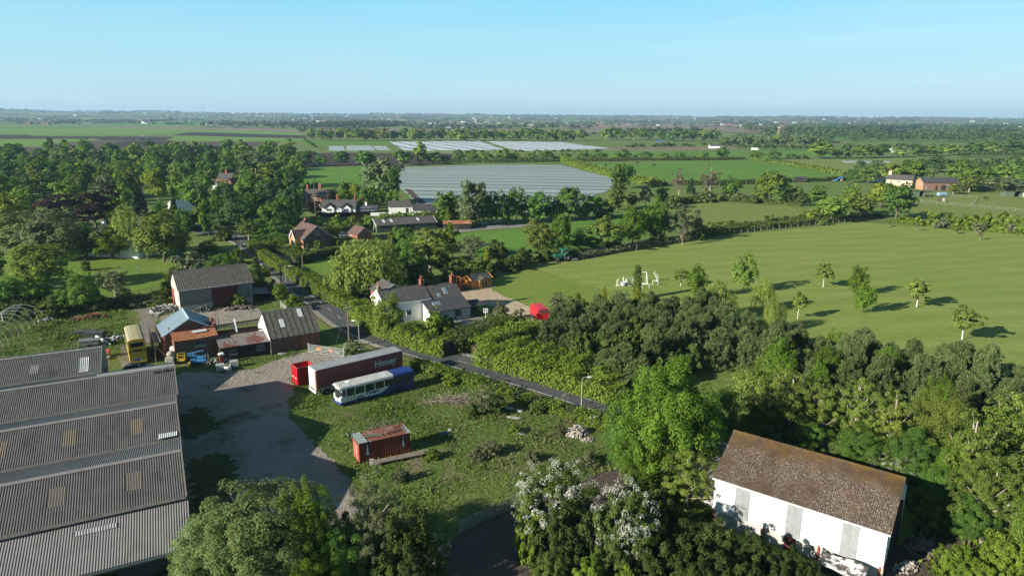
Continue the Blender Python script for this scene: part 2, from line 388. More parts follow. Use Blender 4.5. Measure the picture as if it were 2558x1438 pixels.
# --- the big mown field, garden lawns
m0, m1 = P(1500, 700), P(2150, 600)
LAWN = ground_mat('mown_field', (.196, .245, .054), (.230, .258, .072), (.175, .230, .046), (.245, .260, .085), sc=.35, fine=2.2, bump=.35, dirt=(.28, .235, .105), dsc=.09, dlo=.58, dhi=.76, rows=(7.5, math.radians(20), .7, (.135, .195, .036)))
LAWN2 = ground_mat('garden_lawn', (.115, .19, .026), (.15, .215, .035), (.10, .165, .022), (.14, .20, .035), sc=.5, fine=3, bump=.3, rows=(2.4, math.radians(35), .35, (.085, .15, .02)))
LAWN3 = ground_mat('mown_paddock', (.15, .21, .036), (.18, .22, .045), (.13, .19, .03), (.20, .21, .06), sc=.5, fine=3, bump=.3, rows=(2.6, math.radians(12), .35, (.10, .165, .025)))
ground_poly('mown_field', [(1330,668),(1480,640),(1700,607),(1900,580),(2150,556),(2300,566),(2560,586),(2900,610),(2900,1060),(2558,990),(2300,950),(1900,900),(1700,830),(1500,780),(1350,750),(1260,752)], .06, LAWN, 4, .3)
ground_poly('lawn', [(1205,738),(1230,700),(1330,668),(1420,700),(1540,730),(1500,790),(1380,790),(1310,760)], .075, LAWN3, 3, .2)
ground_poly('lawn', [(725,672),(760,650),(850,632),(870,660),(860,720),(780,705)], .05, LAWN2, 2, .2)
ground_poly('lawn', [(-300,700),(0,640),(200,610),(430,615),(440,660),(440,705),(300,735),(100,745),(-300,800)], .05, LAWN2, 3, .3)
ground_poly('lawn', [(1160,765),(1195,752),(1225,762),(1235,800),(1180,790)], .05, LAWN3, 1, .1)
# --- waste ground round the yard
ROUGH = ground_mat('rough_grass_ground', (.095, .155, .030), (.135, .165, .046), (.065, .11, .022), (.155, .155, .065), sc=.9, fine=5, bump=.9, dirt=(.18, .15, .085), dsc=.14, dlo=.53, dhi=.68)
ground_poly('waste_ground', [(-900,1000),(-300,860),(0,775),(250,760),(430,745),(640,735),(700,760),(860,880),(1010,895),(1250,960),(1510,1045),(1540,1300),(1300,1600),(700,1900),(-900,1700)], .03, ROUGH, 2, .3)
YARD = ground_mat('yard_gravel', (.255, .225, .192), (.305, .27, .232), (.20, .178, .152), (.32, .29, .25), sc=.9, fine=7, bump=.6, dirt=(.095, .085, .062), dsc=.16, dlo=.55, dhi=.72)
YGRS = ground_mat('worn_yard_grass', (.055, .085, .024), (.08, .105, .034), (.11, .10, .06), (.05, .07, .02), sc=1.2, fine=5, bump=.8, dirt=(.13, .11, .085), dsc=.35, dlo=.52, dhi=.64)
for q in ([(440,1040),(490,1015),(535,1035),(540,1065),(490,1100),(445,1095)], [(470,1160),(550,1130),(600,1160),(590,1230),(540,1310),(490,1320)]): ground_poly('yard_grass', q, .052, YGRS, .35, .55)
ground_poly('yard', [(765,878),(870,872),(905,868),(880,893),(830,905),(780,915),(740,935),(725,952),(735,985),(715,1005),(720,1040),(800,1120),(870,1200),(905,1280),(860,1400),(760,1500),(600,1500),(480,1300),(440,1010),(428,950),(455,930),(560,932),(640,920),(700,895)], .045, YARD, .8, .22)
ground_poly('farm_track', [(330,770),(360,762),(400,770),(392,800),(388,835),(350,880),(330,910),(395,925),(300,915),(300,870),(345,830),(352,790)], .045, ground_mat('track_gravel', (.19, .17, .145), (.22, .20, .17), (.14, .13, .10), (.10, .12, .05), sc=.6, fine=6, bump=.5), 1, .2)
ground_poly('yard', [(400,790),(445,775),(640,768),(660,790),(540,815),(450,850),(410,850)], .045, YARD, 1, .2)
LANE = ground_mat('dirt_lane', (.085, .068, .056), (.11, .088, .072), (.065, .053, .043), (.125, .105, .085), sc=.5, fine=5, bump=.5)
ground_poly('farm_track', [(1150,1330),(1300,1250),(1400,1220),(1500,1180),(1560,1165),(1600,1250),(1500,1290),(1420,1330),(1330,1400),(1300,1700),(800,1900),(1000,1480),(1080,1400)], .05, LANE, 1, .2)
ground_poly('farm_track', [(2150,1400),(2300,1330),(2420,1350),(2558,1400),(2558,1600),(2100,1600)], .05, LANE, 1, .2)
DRIVE = ground_mat('gravel_drive', (.40, .315, .215), (.45, .36, .25), (.34, .27, .18), (.48, .40, .29), sc=.5, fine=5, bump=.4)
ground_poly('driveway', [(1128,735),(1150,728),(1200,722),(1226,722),(1250,735),(1330,770),(1390,790),(1380,812),(1300,812),(1245,770),(1200,756),(1160,770),(1140,760)], .085, DRIVE, 1, .15)
PAVE = ground_mat('stone_paving', (.20, .195, .19), (.24, .23, .22), (.16, .155, .15), sc=.8, fine=5, bump=.2)
ground_poly('driveway', [(1120,820),(1150,772),(1190,790),(1236,806),(1200,835),(1150,845)], .09, PAVE, 2, .05)
ground_poly('driveway', [(1135,575),(1190,563),(1330,560),(1332,566),(1200,574),(1140,582)], .05, PAVE, 2, .1)
ground_poly('path', [(1150,905),(1190,885),(1240,862),(1300,835),(1340,822),(1345,835),(1260,872),(1210,900),(1190,918)], .085, ground_mat('bare_path', (.20, .165, .10), (.17, .14, .085), (.14, .13, .06), sc=.5, fine=5, bump=.4), 1, .15)
# --- the lane: asphalt with worn edge lines, kerb on the far side
CLPX = [(1800,1110),(1640,1052),(1500,1008),(1390,972),(1290,942),(1190,914),(1090,887),(1000,862),(930,838),(868,806),(818,770),(770,733),(722,696),(684,662),(650,632),(610,606),(565,590),(500,578),(430,572)]
def smooth(pts, n=8):
    out = []
    for i in range(len(pts) - 1):
        p0 = Vector(pts[max(i-1,0)]); p1 = Vector(pts[i]); p2 = Vector(pts[i+1]); p3 = Vector(pts[min(i+2,len(pts)-1)])
        for k in range(n):
            t = k / n
            out.append(.5*((2*p1)+(-p0+p2)*t+(2*p0-5*p1+4*p2-p3)*t*t+(-p0+3*p1-3*p2+p3)*t*t*t))
    out.append(Vector(pts[-1])); return out
CL = smooth([tuple(P(u, v)[:2]) for u, v in CLPX])
def strip(name, cl, o0, o1, z, mat, kind='structure', dash=None, h=0):
    mb = MB(); L = 0; n = len(cl)
    nr = []
    for i in range(n):
        d = (cl[min(i+1,n-1)] - cl[max(i-1,0)]).normalized(); nr.append(Vector((d.y, -d.x)))
    for i in range(n - 1):
        seg = (cl[i+1]-cl[i]).length; L += seg
        if dash and (L % dash[0]) > dash[1]: continue
        a, b, c, d = cl[i]+nr[i]*o0, cl[i]+nr[i]*o1, cl[i+1]+nr[i+1]*o1, cl[i+1]+nr[i+1]*o0
        if h: mb.add([(a.x,a.y,0),(b.x,b.y,0),(c.x,c.y,0),(d.x,d.y,0),(a.x,a.y,h),(b.x,b.y,h),(c.x,c.y,h),(d.x,d.y,h)], [(4,5,6,7),(0,1,5,4),(2,3,7,6),(0,4,7,3),(1,2,6,5)])
        else: mb.add([(a.x,a.y,z),(b.x,b.y,z),(c.x,c.y,z),(d.x,d.y,z)], [(0,1,2,3)])
    o = mb.obj(name, mat)
    return tag(o, kind=kind)
ASPH = pm('asphalt', (.060, .060, .062), (.078, .077, .078), .35, rough=.9, bump=.25, bsc=30, coord='World', spots=[((.085, .083, .08), .09, .55, .75, None), ((.036, .036, .038), .8, .58, .7, None)])
strip('road', CL, -3.0, 3.0, .095, ASPH)
WL = pm('road_paint', (.55, .55, .53), (.22, .22, .21), 3.0, .45, .7, .8, coord='World')
CLF = smooth([tuple(p) for p in CL], 3)
strip('road_marking', CL, 2.50, 2.68, .10, WL); strip('road_marking', CL, -2.68, -2.52, .10, WL)
strip('road_marking', CLF, -.05, .05, .10, WL, dash=(6, 2.2))
VERGE = ground_mat('road_verge', (.16, .12, .075), (.13, .12, .05), (.085, .11, .03), sc=.8, fine=5, bump=.5)
strip('road_verge', CL[:110], 3.25, 4.4, .092, VERGE); strip('road_verge', CL[:110], -4.1, -3.0, .07, VERGE)
KERB = pm('kerb_stone', (.24, .23, .21), (.17, .165, .15), 1.5, coord='World')
strip('kerb', CL[:120], 3.0, 3.14, .11, KERB, h=.2)
strip('pavement', CL[56:130], 3.14, 4.5, .13, pm('pavement_asphalt', (.12, .11, .10), (.15, .135, .12), .5, coord='World'))
strip('kerb', CL[56:130], -3.14, -3.0, .11, KERB, h=.2)
# ------------------------------------------------------------------ building materials
BRICK = pm('old_red_brick', (.20, .075, .045), (.27, .115, .07), 1.6, bump=.4, bsc=9, spots=[((.12, .06, .045), .8, .55, .75, None), ((.30, .20, .15), 3.5, .66, .78, (1, 1, 3))], det=8)
BRICKD = pm('dark_brick', (.115, .066, .05), (.16, .09, .065), 1.6, bump=.4, bsc=9, spots=[((.07, .05, .042), .7, .5, .75, None)], det=8)  # darker brick, used for whole fronts and single gables
BRICKO = pm('orange_brick', (.42, .19, .09), (.50, .25, .13), 2.0, bump=.2, spots=[((.32, .15, .09), 3, .6, .75, None)])
ASB = pm('cement_sheet_roof', (.086, .079, .073), (.110, .101, .093), .8, .3, .7, .58, spec=.5, bump=.2, spots=[((.058, .055, .05), .45, .5, .75, (1, .35, 1)), ((.075, .07, .052), 2.2, .55, .75, (1, .3, 1)), ((.125, .082, .055), .9, .64, .80, (2, .3, 1)), ((.27, .26, .25), 3.2, .67, .73, (2.2, .7, 1))])
ASBL = pm('newer_cement_sheet', (.185, .170, .163), (.22, .205, .197), .8, .3, .7, .9, spots=[((.12, .112, .106), .45, .55, .78, (1, .35, 1)), ((.34, .33, .32), .35, .70, .78, (.4, 1, 1))])
LICH = pm('lichen_sheet_roof', (.085, .075, .065), (.115, .102, .09), 1.2, bump=.5, bsc=8, spots=[((.045, .040, .034), 2.0, .5, .7, (1.6, .35, 1)), ((.26, .245, .23), 3.2, .62, .70, (1.5, .6, 1)), ((.12, .085, .04), .5, .56, .74, None)])
LICH2 = pm('mossy_cement_slate_roof', (.098, .092, .08), (.12, .11, .096), 1.2, bump=.5, bsc=8, spots=[((.05, .047, .04), 1.9, .5, .68, None), ((.19, .18, .165), 3.5, .62, .72, None)])
SLATE = pm('old_slate', (.068, .064, .062), (.095, .088, .082), 1.5, bump=.35, bsc=10, spots=[((.13, .115, .09), .7, .58, .78, None), ((.05, .047, .045), 3, .55, .7, (1, 1, 1))], rough=.7)
SLATED = pm('dark_slate', (.050, .050, .054), (.070, .068, .07), 1.5, bump=.3, bsc=10, rough=.65, spots=[((.10, .085, .06), .8, .62, .78, None)])
TILE = pm('brown_clay_tile', (.092, .058, .052), (.120, .075, .066), 1.2, bump=.35, bsc=10, spots=[((.11, .075, .07), .8, .55, .75, None)])
WHITE = pm('white_render', (.78, .78, .76), (.70, .70, .68), .7, rough=.8, spots=[((.55, .54, .50), .6, .62, .82, (1, 1, .4))])
CREAM = pm('cream_render', (.50, .42, .30), (.45, .375, .27), .7)
WPAINT = pm('white_paint', (.80, .80, .79), (.72, .72, .71), 1.5, rough=.5)
GREYW = pm('grey_weathered_cladding', (.135, .145, .135), (.175, .18, .165), .9, spots=[((.085, .10, .088), .9, .5, .75, (2.5, 2.5, .25)), ((.28, .27, .23), 1.5, .62, .8, (3, 3, .2))])
GREYL = pm('pale_cement_gable', (.42, .40, .33), (.48, .46, .39), .7, spots=[((.30, .29, .24), 1.2, .58, .8, (2, 2, .3))])
BLOCK = pm('concrete_block', (.36, .35, .33), (.42, .41, .38), 1.4, bump=.3, bsc=6, spots=[((.26, .255, .24), .9, .56, .76, None)])
REDW = pm('dark_red_timber', (.070, .016, .018), (.09, .024, .024), 1.2, spots=[((.07, .022, .022), 1.4, .55, .75, (3, 3, .3))])
BLKW = pm('black_tarred_timber', (.020, .019, .018), (.035, .033, .03), 1.5, spots=[((.05, .046, .042), 1.6, .6, .78, (4, 4, .3))])
GRNW = pm('green_painted_timber', (.075, .12, .075), (.10, .145, .095), 1.0, spots=[((.06, .09, .06), 1.5, .58, .78, (3, 3, .3))])
WOOD = pm('grey_timber', (.20, .17, .135), (.27, .235, .19), 2.5, spots=[((.13, .11, .09), 3, .55, .75, (4, .4, 4))])
WOODD = pm('dark_brown_timber', (.055, .038, .028), (.08, .058, .042), 2.5)
WOODO = pm('orange_stained_timber', (.56, .24, .045), (.64, .29, .06), 1.2, rough=.6, spots=[((.44, .18, .035), 2.0, .55, .75, (1, 1, 6))])
RUST = pm('rusted_sheet', (.27, .105, .045), (.33, .14, .065), 1.6, bump=.2, spots=[((.15, .06, .04), 1.3, .50, .70, (1, .5, 1)), ((.33, .30, .275), .45, .56, .62, (.6, 1.4, 1))])
RUSTP = pm('rust_patched_sheet', (.20, .18, .165), (.155, .135, .125), 1.4, bump=.2, spots=[((.13, .048, .038), .42, .47, .53, (.9, .6, 1)), ((.10, .045, .04), 1.6, .55, .68, (1.4, .5, 1)), ((.36, .34, .32), 4, .62, .72, None)])
BLUEM = pm('blue_steel_sheet', (.27, .355, .41), (.30, .385, .44), .6, rough=.42, spec=.5, spots=[((.21, .33, .41), .8, .55, .75, (1, 3, 1))])
GALV = pm('galvanised_steel', (.42, .43, .44), (.50, .51, .52), 2.5, rough=.45, metal=.3, spec=.5)
STEEL = pm('rusty_steel', (.13, .068, .045), (.19, .105, .07), 3)
REDST = pm('red_oxide_steel', (.22, .045, .035), (.27, .07, .05), 2)
GLASS = glassmat('window_glass'); GLASSB = glassmat('sky_reflecting_glass', (.12, .19, .25), .15)
DARK = pm('opening_shade', (.012, .012, .012), (.02, .02, .019), 1.5)  # near-black colour standing for the shade inside openings
CONC = pm('concrete', (.33, .325, .31), (.40, .39, .37), 1.5, bump=.2)
LEAD = pm('lead_flashing', (.30, .31, .33), (.36, .37, .39), 2, rough=.5)
POT = pm('clay_pot', (.42, .17, .09), (.36, .14, .08), 4)
BLACK = pm('black_rubber', (.02, .02, .02), (.03, .03, .03), 4)
PLASW = pm('translucent_sheet', (.50, .51, .50), (.58, .59, .58), 1.2, rough=.5, spots=[((.36, .37, .36), 1.5, .6, .75, None)])
YELT = pm('yellowed_rooflight', (.175, .135, .075), (.15, .125, .085), 1.5, .3, .7, spots=[((.15, .135, .115), 2.5, .45, .62, (1, .4, 1))])
# ------------------------------------------------------------------ building parts
def rad(a): return math.radians(a)
def slab(mb, a, b, c, d, th):
    """roof plane a-b (eave) c-d (ridge), thickness downwards"""
    A, B, C, D = [Vector(p) for p in (a, b, c, d)]
    n = (B - A).cross(D - A).normalized() * th
    if n.z < 0: n = -n
    mb.add([A, B, C, D, A - n, B - n, C - n, D - n], [(0,1,2,3),(7,6,5,4),(0,4,5,1),(1,5,6,2),(2,6,7,3),(3,7,4,0)])
def corr(mb, a, b, c, d, pitch=.20, amp=.019, th=.05, seg=6):
    """corrugated sheet: waves repeat along a->b, the furrows run a->d (eave to ridge)"""
    A, B, C, D = [Vector(p) for p in (a, b, c, d)]
    L = (B - A).length; n = (B - A).cross(D - A).normalized()
    if n.z < 0: n = -n
    k = max(seg, int(round(L / pitch)) * seg); vs = []; fs = []
    for i in range(k + 1):
        t = i / k; o = n * (amp * math.cos(2 * math.pi * i / seg))
        vs += [A.lerp(B, t) + o, D.lerp(C, t) + o]
    for i in range(k): fs.append((2*i, 2*i+2, 2*i+3, 2*i+1))
    b0 = len(vs)
    vs += [A - n*th, B - n*th, C - n*th, D - n*th]; fs.append((b0+3, b0+2, b0+1, b0))
    s0 = mb.smooth; mb.smooth = True; mb.add(vs, fs); mb.smooth = s0
def gable_walls(t, L, D, he, hr, mat, name='wall', base=None, bh=0):
    mb = MB(); mb.prism([(0, 0), (D, 0), (D, he), (D/2, hr), (0, he)], 0, L, 'x')
    return mb.obj(name, mat, t)
def gable_roof(t, L, D, he, hr, mat, ov=.3, ovg=.25, th=.12, corrug=None, name='roof'):
    sl = (hr - he) / (D / 2); mb = MB(); e = .03
    y0, z0 = -ov, he - ov * sl + th; z1 = hr + th
    f = (lambda *a: corr(mb, *a, pitch=corrug)) if corrug else (lambda *a: slab(mb, *a, th))
    f((-ovg, y0, z0), (L+ovg, y0, z0), (L+ovg, D/2, z1), (-ovg, D/2, z1))
    f((L+ovg, D-y0, z0), (-ovg, D-y0, z0), (-ovg, D/2, z1), (L+ovg, D/2, z1))
    r = mb.obj(name, mat, t)
    cap = MB(); cap.prism([(D/2-.22, z1-.22*sl+.03), (D/2, z1+.07), (D/2+.22, z1-.22*sl+.03), (D/2, z1+.02)], -ovg-.02, L+ovg+.02, 'x')
    cap.obj('ridge', mat, r)
    return r
def roof_z(he, hr, D, y, th=.12): return he + (hr - he) * (1 - abs(y - D/2) / (D/2)) + th
def on_roof(t, mat, x0, x1, f0, f1, D, he, hr, name='rooflight', lift=.05, frame=None):
    """a panel lying on the near roof slope: f0..f1 measured from the eave to the ridge"""
    y0, y1 = f0 * D/2, f1 * D/2; mb = MB(); z0 = roof_z(he, hr, D, y0) + lift; z1 = roof_z(he, hr, D, y1) + lift
    slab(mb, (x0, y0, z0), (x1, y0, z0), (x1, y1, z1), (x0, y1, z1), lift + .02)
    o = mb.obj(name, frame or mat, t)
    if frame:
        m2 = MB(); e = .12; k = (z1 - z0) / (y1 - y0)
        slab(m2, (x0+e, y0+e, z0+e*k+.02), (x1-e, y0+e, z0+e*k+.02), (x1-e, y1-e, z1-e*k+.02), (x0+e, y1-e, z1-e*k+.02), .03); m2.obj('pane', mat, o)
    return o
def window(t, x0, z0, w, h, y=0, face='front', frame=WPAINT, glass=GLASS, sill=True, bars=1, name='window', L=0, D=0):
    """frame, pane and sill, standing proud of a wall: front (y=0), back, left (x=0) or right (x=L)"""
    def put(mb, a0, a1, d0, d1, z0, z1):
        if face == 'front': mb.box(a0, a1, y - d1, y - d0, z0, z1)
        elif face == 'left': mb.box(-d1, -d0, a0, a1, z0, z1)
        elif face == 'right': mb.box(L + d0, L + d1, a0, a1, z0, z1)
        else: mb.box(a0, a1, D + d0, D + d1, z0, z1)
    f = MB(); e = .07
    put(f, x0, x0+e, .003, .06, z0, z0+h); put(f, x0+w-e, x0+w, .003, .06, z0, z0+h); put(f, x0+e, x0+w-e, .003, .06, z0+h-e, z0+h); put(f, x0+e, x0+w-e, .003, .06, z0, z0+e)
    for k in range(bars): c = x0 + w*(k+1)/(bars+1); put(f, c-.03, c+.03, .003, .055, z0+e, z0+h-e)
    o = f.obj(name, frame, t)
    p = MB(); put(p, x0+e, x0+w-e, .004, .03, z0+e, z0+h-e); p.obj('pane', glass, o)
    if sill: s = MB(); put(s, x0-.08, x0+w+.08, .003, .12, z0-.09, z0-.003); s.obj('sill', CONC, o)
    return o
def door(t, x0, w, h, mat, face='front', L=0, D=0, name='door', z0=.02, handle=True, planks=0):
    def put(mb, a0, a1, d0, d1, zz0, zz1):
        if face == 'front': mb.box(a0, a1, -d1, -d0, zz0, zz1)
        elif face == 'left': mb.box(-d1, -d0, a0, a1, zz0, zz1)
        elif face == 'right': mb.box(L+d0, L+d1, a0, a1, zz0, zz1)
    m = MB(); n = max(1, planks)
    for k in range(n): put(m, x0+w*k/n+.008, x0+w*(k+1)/n-.008, .004, .05 + .01*(k % 2), z0, z0+h)
    o = m.obj(name, mat, t)
    if handle: hb = MB(); put(hb, x0+w*.82, x0+w*.82+.12, .065, .1, z0+h*.45, z0+h*.45+.06); hb.obj('handle', STEEL, o)
    return o
def chimney(t, x, y, z0, z1, w=.7, d=.6, mat=BRICK, pots=2, ph=.55, flash=True):
    mb = MB(); mb.box(x-w/2, x+w/2, y-d/2, y+d/2, z0, z1-.18); mb.box(x-w/2-.07, x+w/2+.07, y-d/2-.07, y+d/2+.07, z1-.18, z1)
    o = mb.obj('chimney', mat, t)
    for k in range(pots):
        px = x + (k - (pots-1)/2) * w/ max(pots, 1) * .9
        m = MB(); m.lathe([(.001, z1), (.15, z1), (.12, z1+ph*.8), (.15, z1+ph*.85), (.14, z1+ph), (.001, z1+ph)], (px, y, 0), 10); m.obj('chimney_pot', POT, o)
    return o
def fascia(t, L, D, he, hr, ov=.3, ovg=.25, mat=WPAINT, ends=('l', 'r'), th=.12, name='bargeboard'):
    sl = (hr - he) / (D/2)
    for e in ends:
        x = -ovg - .03 if e == 'l' else L + ovg + .03
        mb = MB(); z0 = he - ov*sl + th - .04
        mb.obox((x, -ov, z0), (x, D/2, hr+th-.04), .05, .24); mb.obox((x, D+ov, z0), (x, D/2, hr+th-.04), .05, .24)
        mb.obj(name, mat, t)
def gutter(t, x0, x1, y, z, mat=BLACK):
    mb = MB(); mb.tube([(x0, y, z), (x1, y, z)], .06, 6); mb.obj('gutter', mat, t)

# ------------------------------------------------------------------ 1. the great multi-span shed, foreground left
def big_shed():
    a = rad(27.5); e = P(453, 1123, 7.0)
    t = thing('factory_shed', 'huge grey corrugated shed with a row of saw-tooth roof spans beside the gravel yard', 'shed', (e[0], e[1], 0), a)
    # local x along the ridges (right end at x = 0), y away from the viewer; ridge of the nearest span at y = 0
    S = 12.6; L = 62; zr, zv = 7.0, 5.35; h = S/2
    for k, (right, mat) in enumerate(((0, ASB), (0, ASB), (.2, ASB), (-8.4, ASB))):
        y = k * S; mb = MB()
        corr(mb, (-L, y-h, zv), (right, y-h, zv), (right, y, zr), (-L, y, zr))
        corr(mb, (right, y+h, zv), (-L, y+h, zv), (-L, y, zr), (right, y, zr))
        r = mb.obj('roof', mat, t)
        cp = MB(); cp.prism([(y-.32, zr-.03), (y, zr+.09), (y+.32, zr-.03), (y, zr+.02)], -L, right+.03, 'x'); cp.obj('ridge', ASBL, r)
        gw = MB(); gw.prism([(y-h+.02, 0), (y+h-.02, 0), (y+h-.02, zv-.12), (y, zr-.12), (y-h+.02, zv-.12)], right-.25, right-.1, 'x'); gw.obj('wall', GREYW, t)
        bb = MB(); bb.obox((right+.02, y-h, zv+.02), (right+.02, y, zr+.02), .06, .22); bb.obox((right+.02, y+h, zv+.02), (right+.02, y, zr+.02), .06, .22); bb.obj('bargeboard', ASBL, r)
        gm = MB(); gm.prism([(y-h-.3, zv+.07), (y-h+.3, zv+.07), (y-h+.15, zv-.03), (y-h-.15, zv-.03)], -L, right-.05, 'x'); gm.obj('gutter', LICH2, r)
        def light(x, f0, f1, w, m):
            mm = MB(); z0 = zv + (zr-zv)*f0 + .012; z1 = zv + (zr-zv)*f1 + .012
            corr(mm, (x-w/2, y-h+h*f0, z0), (x+w/2, y-h+h*f0, z0), (x+w/2, y-h+h*f1, z1), (x-w/2, y-h+h*f1, z1)); mm.obj('rooflight', m, r)
        if k == 0:
            for x in (-4.1, -9.9, -15.3, -21): light(x, .36, .72, 1.25, YELT)
        if k == 1:
            for x in (-4.0, -10.0, -15.8, -21.5): light(x, .32, .72, 1.2, YELT)
            lo = MB(); corr(lo, (-2.1, y-h+.25, zv+.32), (-.3, y-h+.35, zv+.30), (-.25, y-h+1.15, zv+.42), (-2.05, y-h+1.05, zv+.5)); lo.obj('loose_sheet', PLASW, r)
        if k == 3: light(-10.4, .12, .66, 1.1, PLASW); light(-15.9, .3, .62, 1.0, ASBL)
        if k == 2:
            for x in (-.9, -2.0): vb = MB(); vb.bev(x-.3, x+.3, y-1.15, y-.75, zr-.35, zr+.1); vb.obj('vent', ASB, r)
            fl = MB(); fl.prism([(y+.05, zr+.02), (y+.4, zr-.02), (y+.4, zr+.1), (y+.05, zr+.15)], -8.3, .2, 'x'); fl.obj('flashing', PLASW, r)
    # back wall of the short end, with a dark panel as the shade of a doorway in the gable
    bw = MB(); bw.box(-L, -8.5, 3*S+h-.2, 3*S+h-.05, 0, zv-.1); bw.obj('wall', GREYW, t)
    wb = MB(); wb.box(-8.5, .1, 2*S+h-.18, 2*S+h-.03, 0, zv-.1); wb.obj('wall', BLOCK, t)
    dr = MB(); dr.box(-8.46, -8.42, 3*S-2.6, 3*S+1.2, 0, 3.6); dr.obj('doorway', DARK, t)
    # lean-to over an open bay along the near side
    lt = MB(); corr(lt, (-L, -h-5.4, 3.75), (-.1, -h-5.4, 3.75), (.1, -h+.1, 5.27), (-L, -h+.1, 5.27)); r = lt.obj('roof', ASBL, t)
    pat = MB(); corr(pat, (-8.4, -h-1.5, 4.885), (-5.4, -h-1.5, 4.885), (-5.4, -h-.95, 5.03), (-8.4, -h-.95, 5.03)); pat.obj('rooflight', pm('dull_patch', (.36, .35, .345), (.27, .26, .255), 1.2), r)
    g = MB(); g.tube([(-L, -h-5.5, 3.62), (0, -h-5.5, 3.62)], .11, 8); g.obj('gutter', pm('dark_gutter', (.05, .07, .08)), r)
    ew = MB(); ew.prism([(-h-2.0, 0), (-h, 0), (-h, 5.2), (-h-2.0, 4.6)], -.25, -.1, 'x'); ew.obj('wall', GREYW, t)
    bm_ = MB(); bm_.box(-L, -.1, -h-5.3, -h-5.15, 3.3, 3.6); bm_.obj('beam', STEEL, t)
    for k in range(8):
        x = -1.0 - k * 6.0; m = MB(); m.box(x-.1, x+.1, -h-5.35, -h-5.1, 0, 3.3); m.obj('post', REDST, t)
    iw = MB(); iw.box(-L, -.3, -h-.1, -h+.05, 0, 5.2); iw.obj('wall', BLOCK, t)
    return t
big_shed()
# things kept under the lean-to
def place(u, v, z=0): return P(u, v, z)
def lorry_tank():
    p = P(395, 1480); t = thing('water_tank', 'dark round-ended tank lying under the open lean-to of the great shed', 'tank', (p[0]-1.5, p[1]+2.2, 0), rad(27))
    m = MB(); m.smooth = True; m.lathe([(.01, -2.6), (.6, -2.55), (1.0, -2.2), (1.0, 2.2), (.6, 2.55), (.01, 2.6)], (0, 0, 1.25), 16, 'x'); m.obj('tank_body', pm('dark_green_paint', (.03, .045, .04), (.045, .055, .05), 1.5), t)
    for x in (-1.5, 1.5): b = MB(); b.box(x-.15, x+.15, -.8, .8, 0, .5); b.obj('cradle', STEEL, t)
lorry_tank()

# ------------------------------------------------------------------ 2. grey barn with a dark red door
def grey_barn():
    L, D, he, hr = 13.8, 9.1, 4.6, 7.5
    t = thing('barn', 'grey clad barn with a large dark red sliding door and a lichened sheet roof', 'barn', (-65.1, 129.1, 0), rad(34.5))
    w = MB(); w.prism([(0, 1.35), (D, 1.35), (D, he), (D/2, hr), (0, he)], 0, L, 'x'); w.obj('wall', GREYW, t)
    b = MB(); b.box(.05, L-.05, .05, D-.05, 0, 1.35); b.obj('base_wall', BLOCK, t)
    ge = MB(); ge.prism([(.2, .0), (D-.2, 0), (D-.1, he-.05), (D/2, hr-.1), (.1, he-.05)], -.06, -.01, 'x'); ge.obj('gable_cladding', GREYL, t)
    gr = MB(); gr.prism([(5.6, 0), (D-.3, 0), (D-.3, 3.6), (5.6, 3.6)], -.10, -.065, 'x'); gr.obj('door', REDST, t)
    gw = MB(); gw.prism([(3.6, 0), (5.3, 0), (5.3, 3.1), (3.6, 3.1)], -.10, -.065, 'x'); gw.obj('door', WPAINT, t)
    r = gable_roof(t, L, D, he, hr, LICH, corrug=.45)
    dr = door(t, 5.9, 5.0, 4.0, REDW, planks=14, handle=False)
    rl = MB(); rl.box(5.3, 11.3, -.16, -.07, 4.08, 4.2); rl.obj('door_rail', STEEL, dr)
    gutter(t, -.2, L+.5, -.42, he-.06, GALV)
    for k in range(9):
        br = MB(); x = 1.2 + k*1.45; br.box(x-.04, x+.04, -.5, -.36, he-.02, he+.1); br.obj('gutter_bracket', WPAINT, t)
    pp = MB(); pp.tube([(L-.4, -.12, he-.2), (L-.4, -.12, .1)], .05, 6); pp.obj('downpipe', GALV, t)
    l2 = thing('lean_to_shelter', 'low dark lean-to shelter against the right end of the red-doored barn', 'shelter', (t.location.x, t.location.y, 0), rad(34.5))
    m = MB(); slab(m, (L+.05, -.2, 2.0), (L+4.0, -.2, 1.5), (L+4.0, 4.5, 1.9), (L+.05, 4.5, 2.4), .08); m.obj('roof', ASB, l2)
    m = MB(); m.box(L+.08, L+3.9, 4.3, 4.42, 0, 1.8); m.obj('wall', BLKW, l2)
    for q in ((L+.2, 0), (L+3.8, 0)): m = MB(); m.box(q[0], q[0]+.12, q[1], q[1]+.12, 0, 1.62); m.obj('post', WOODD, l2)
grey_barn()

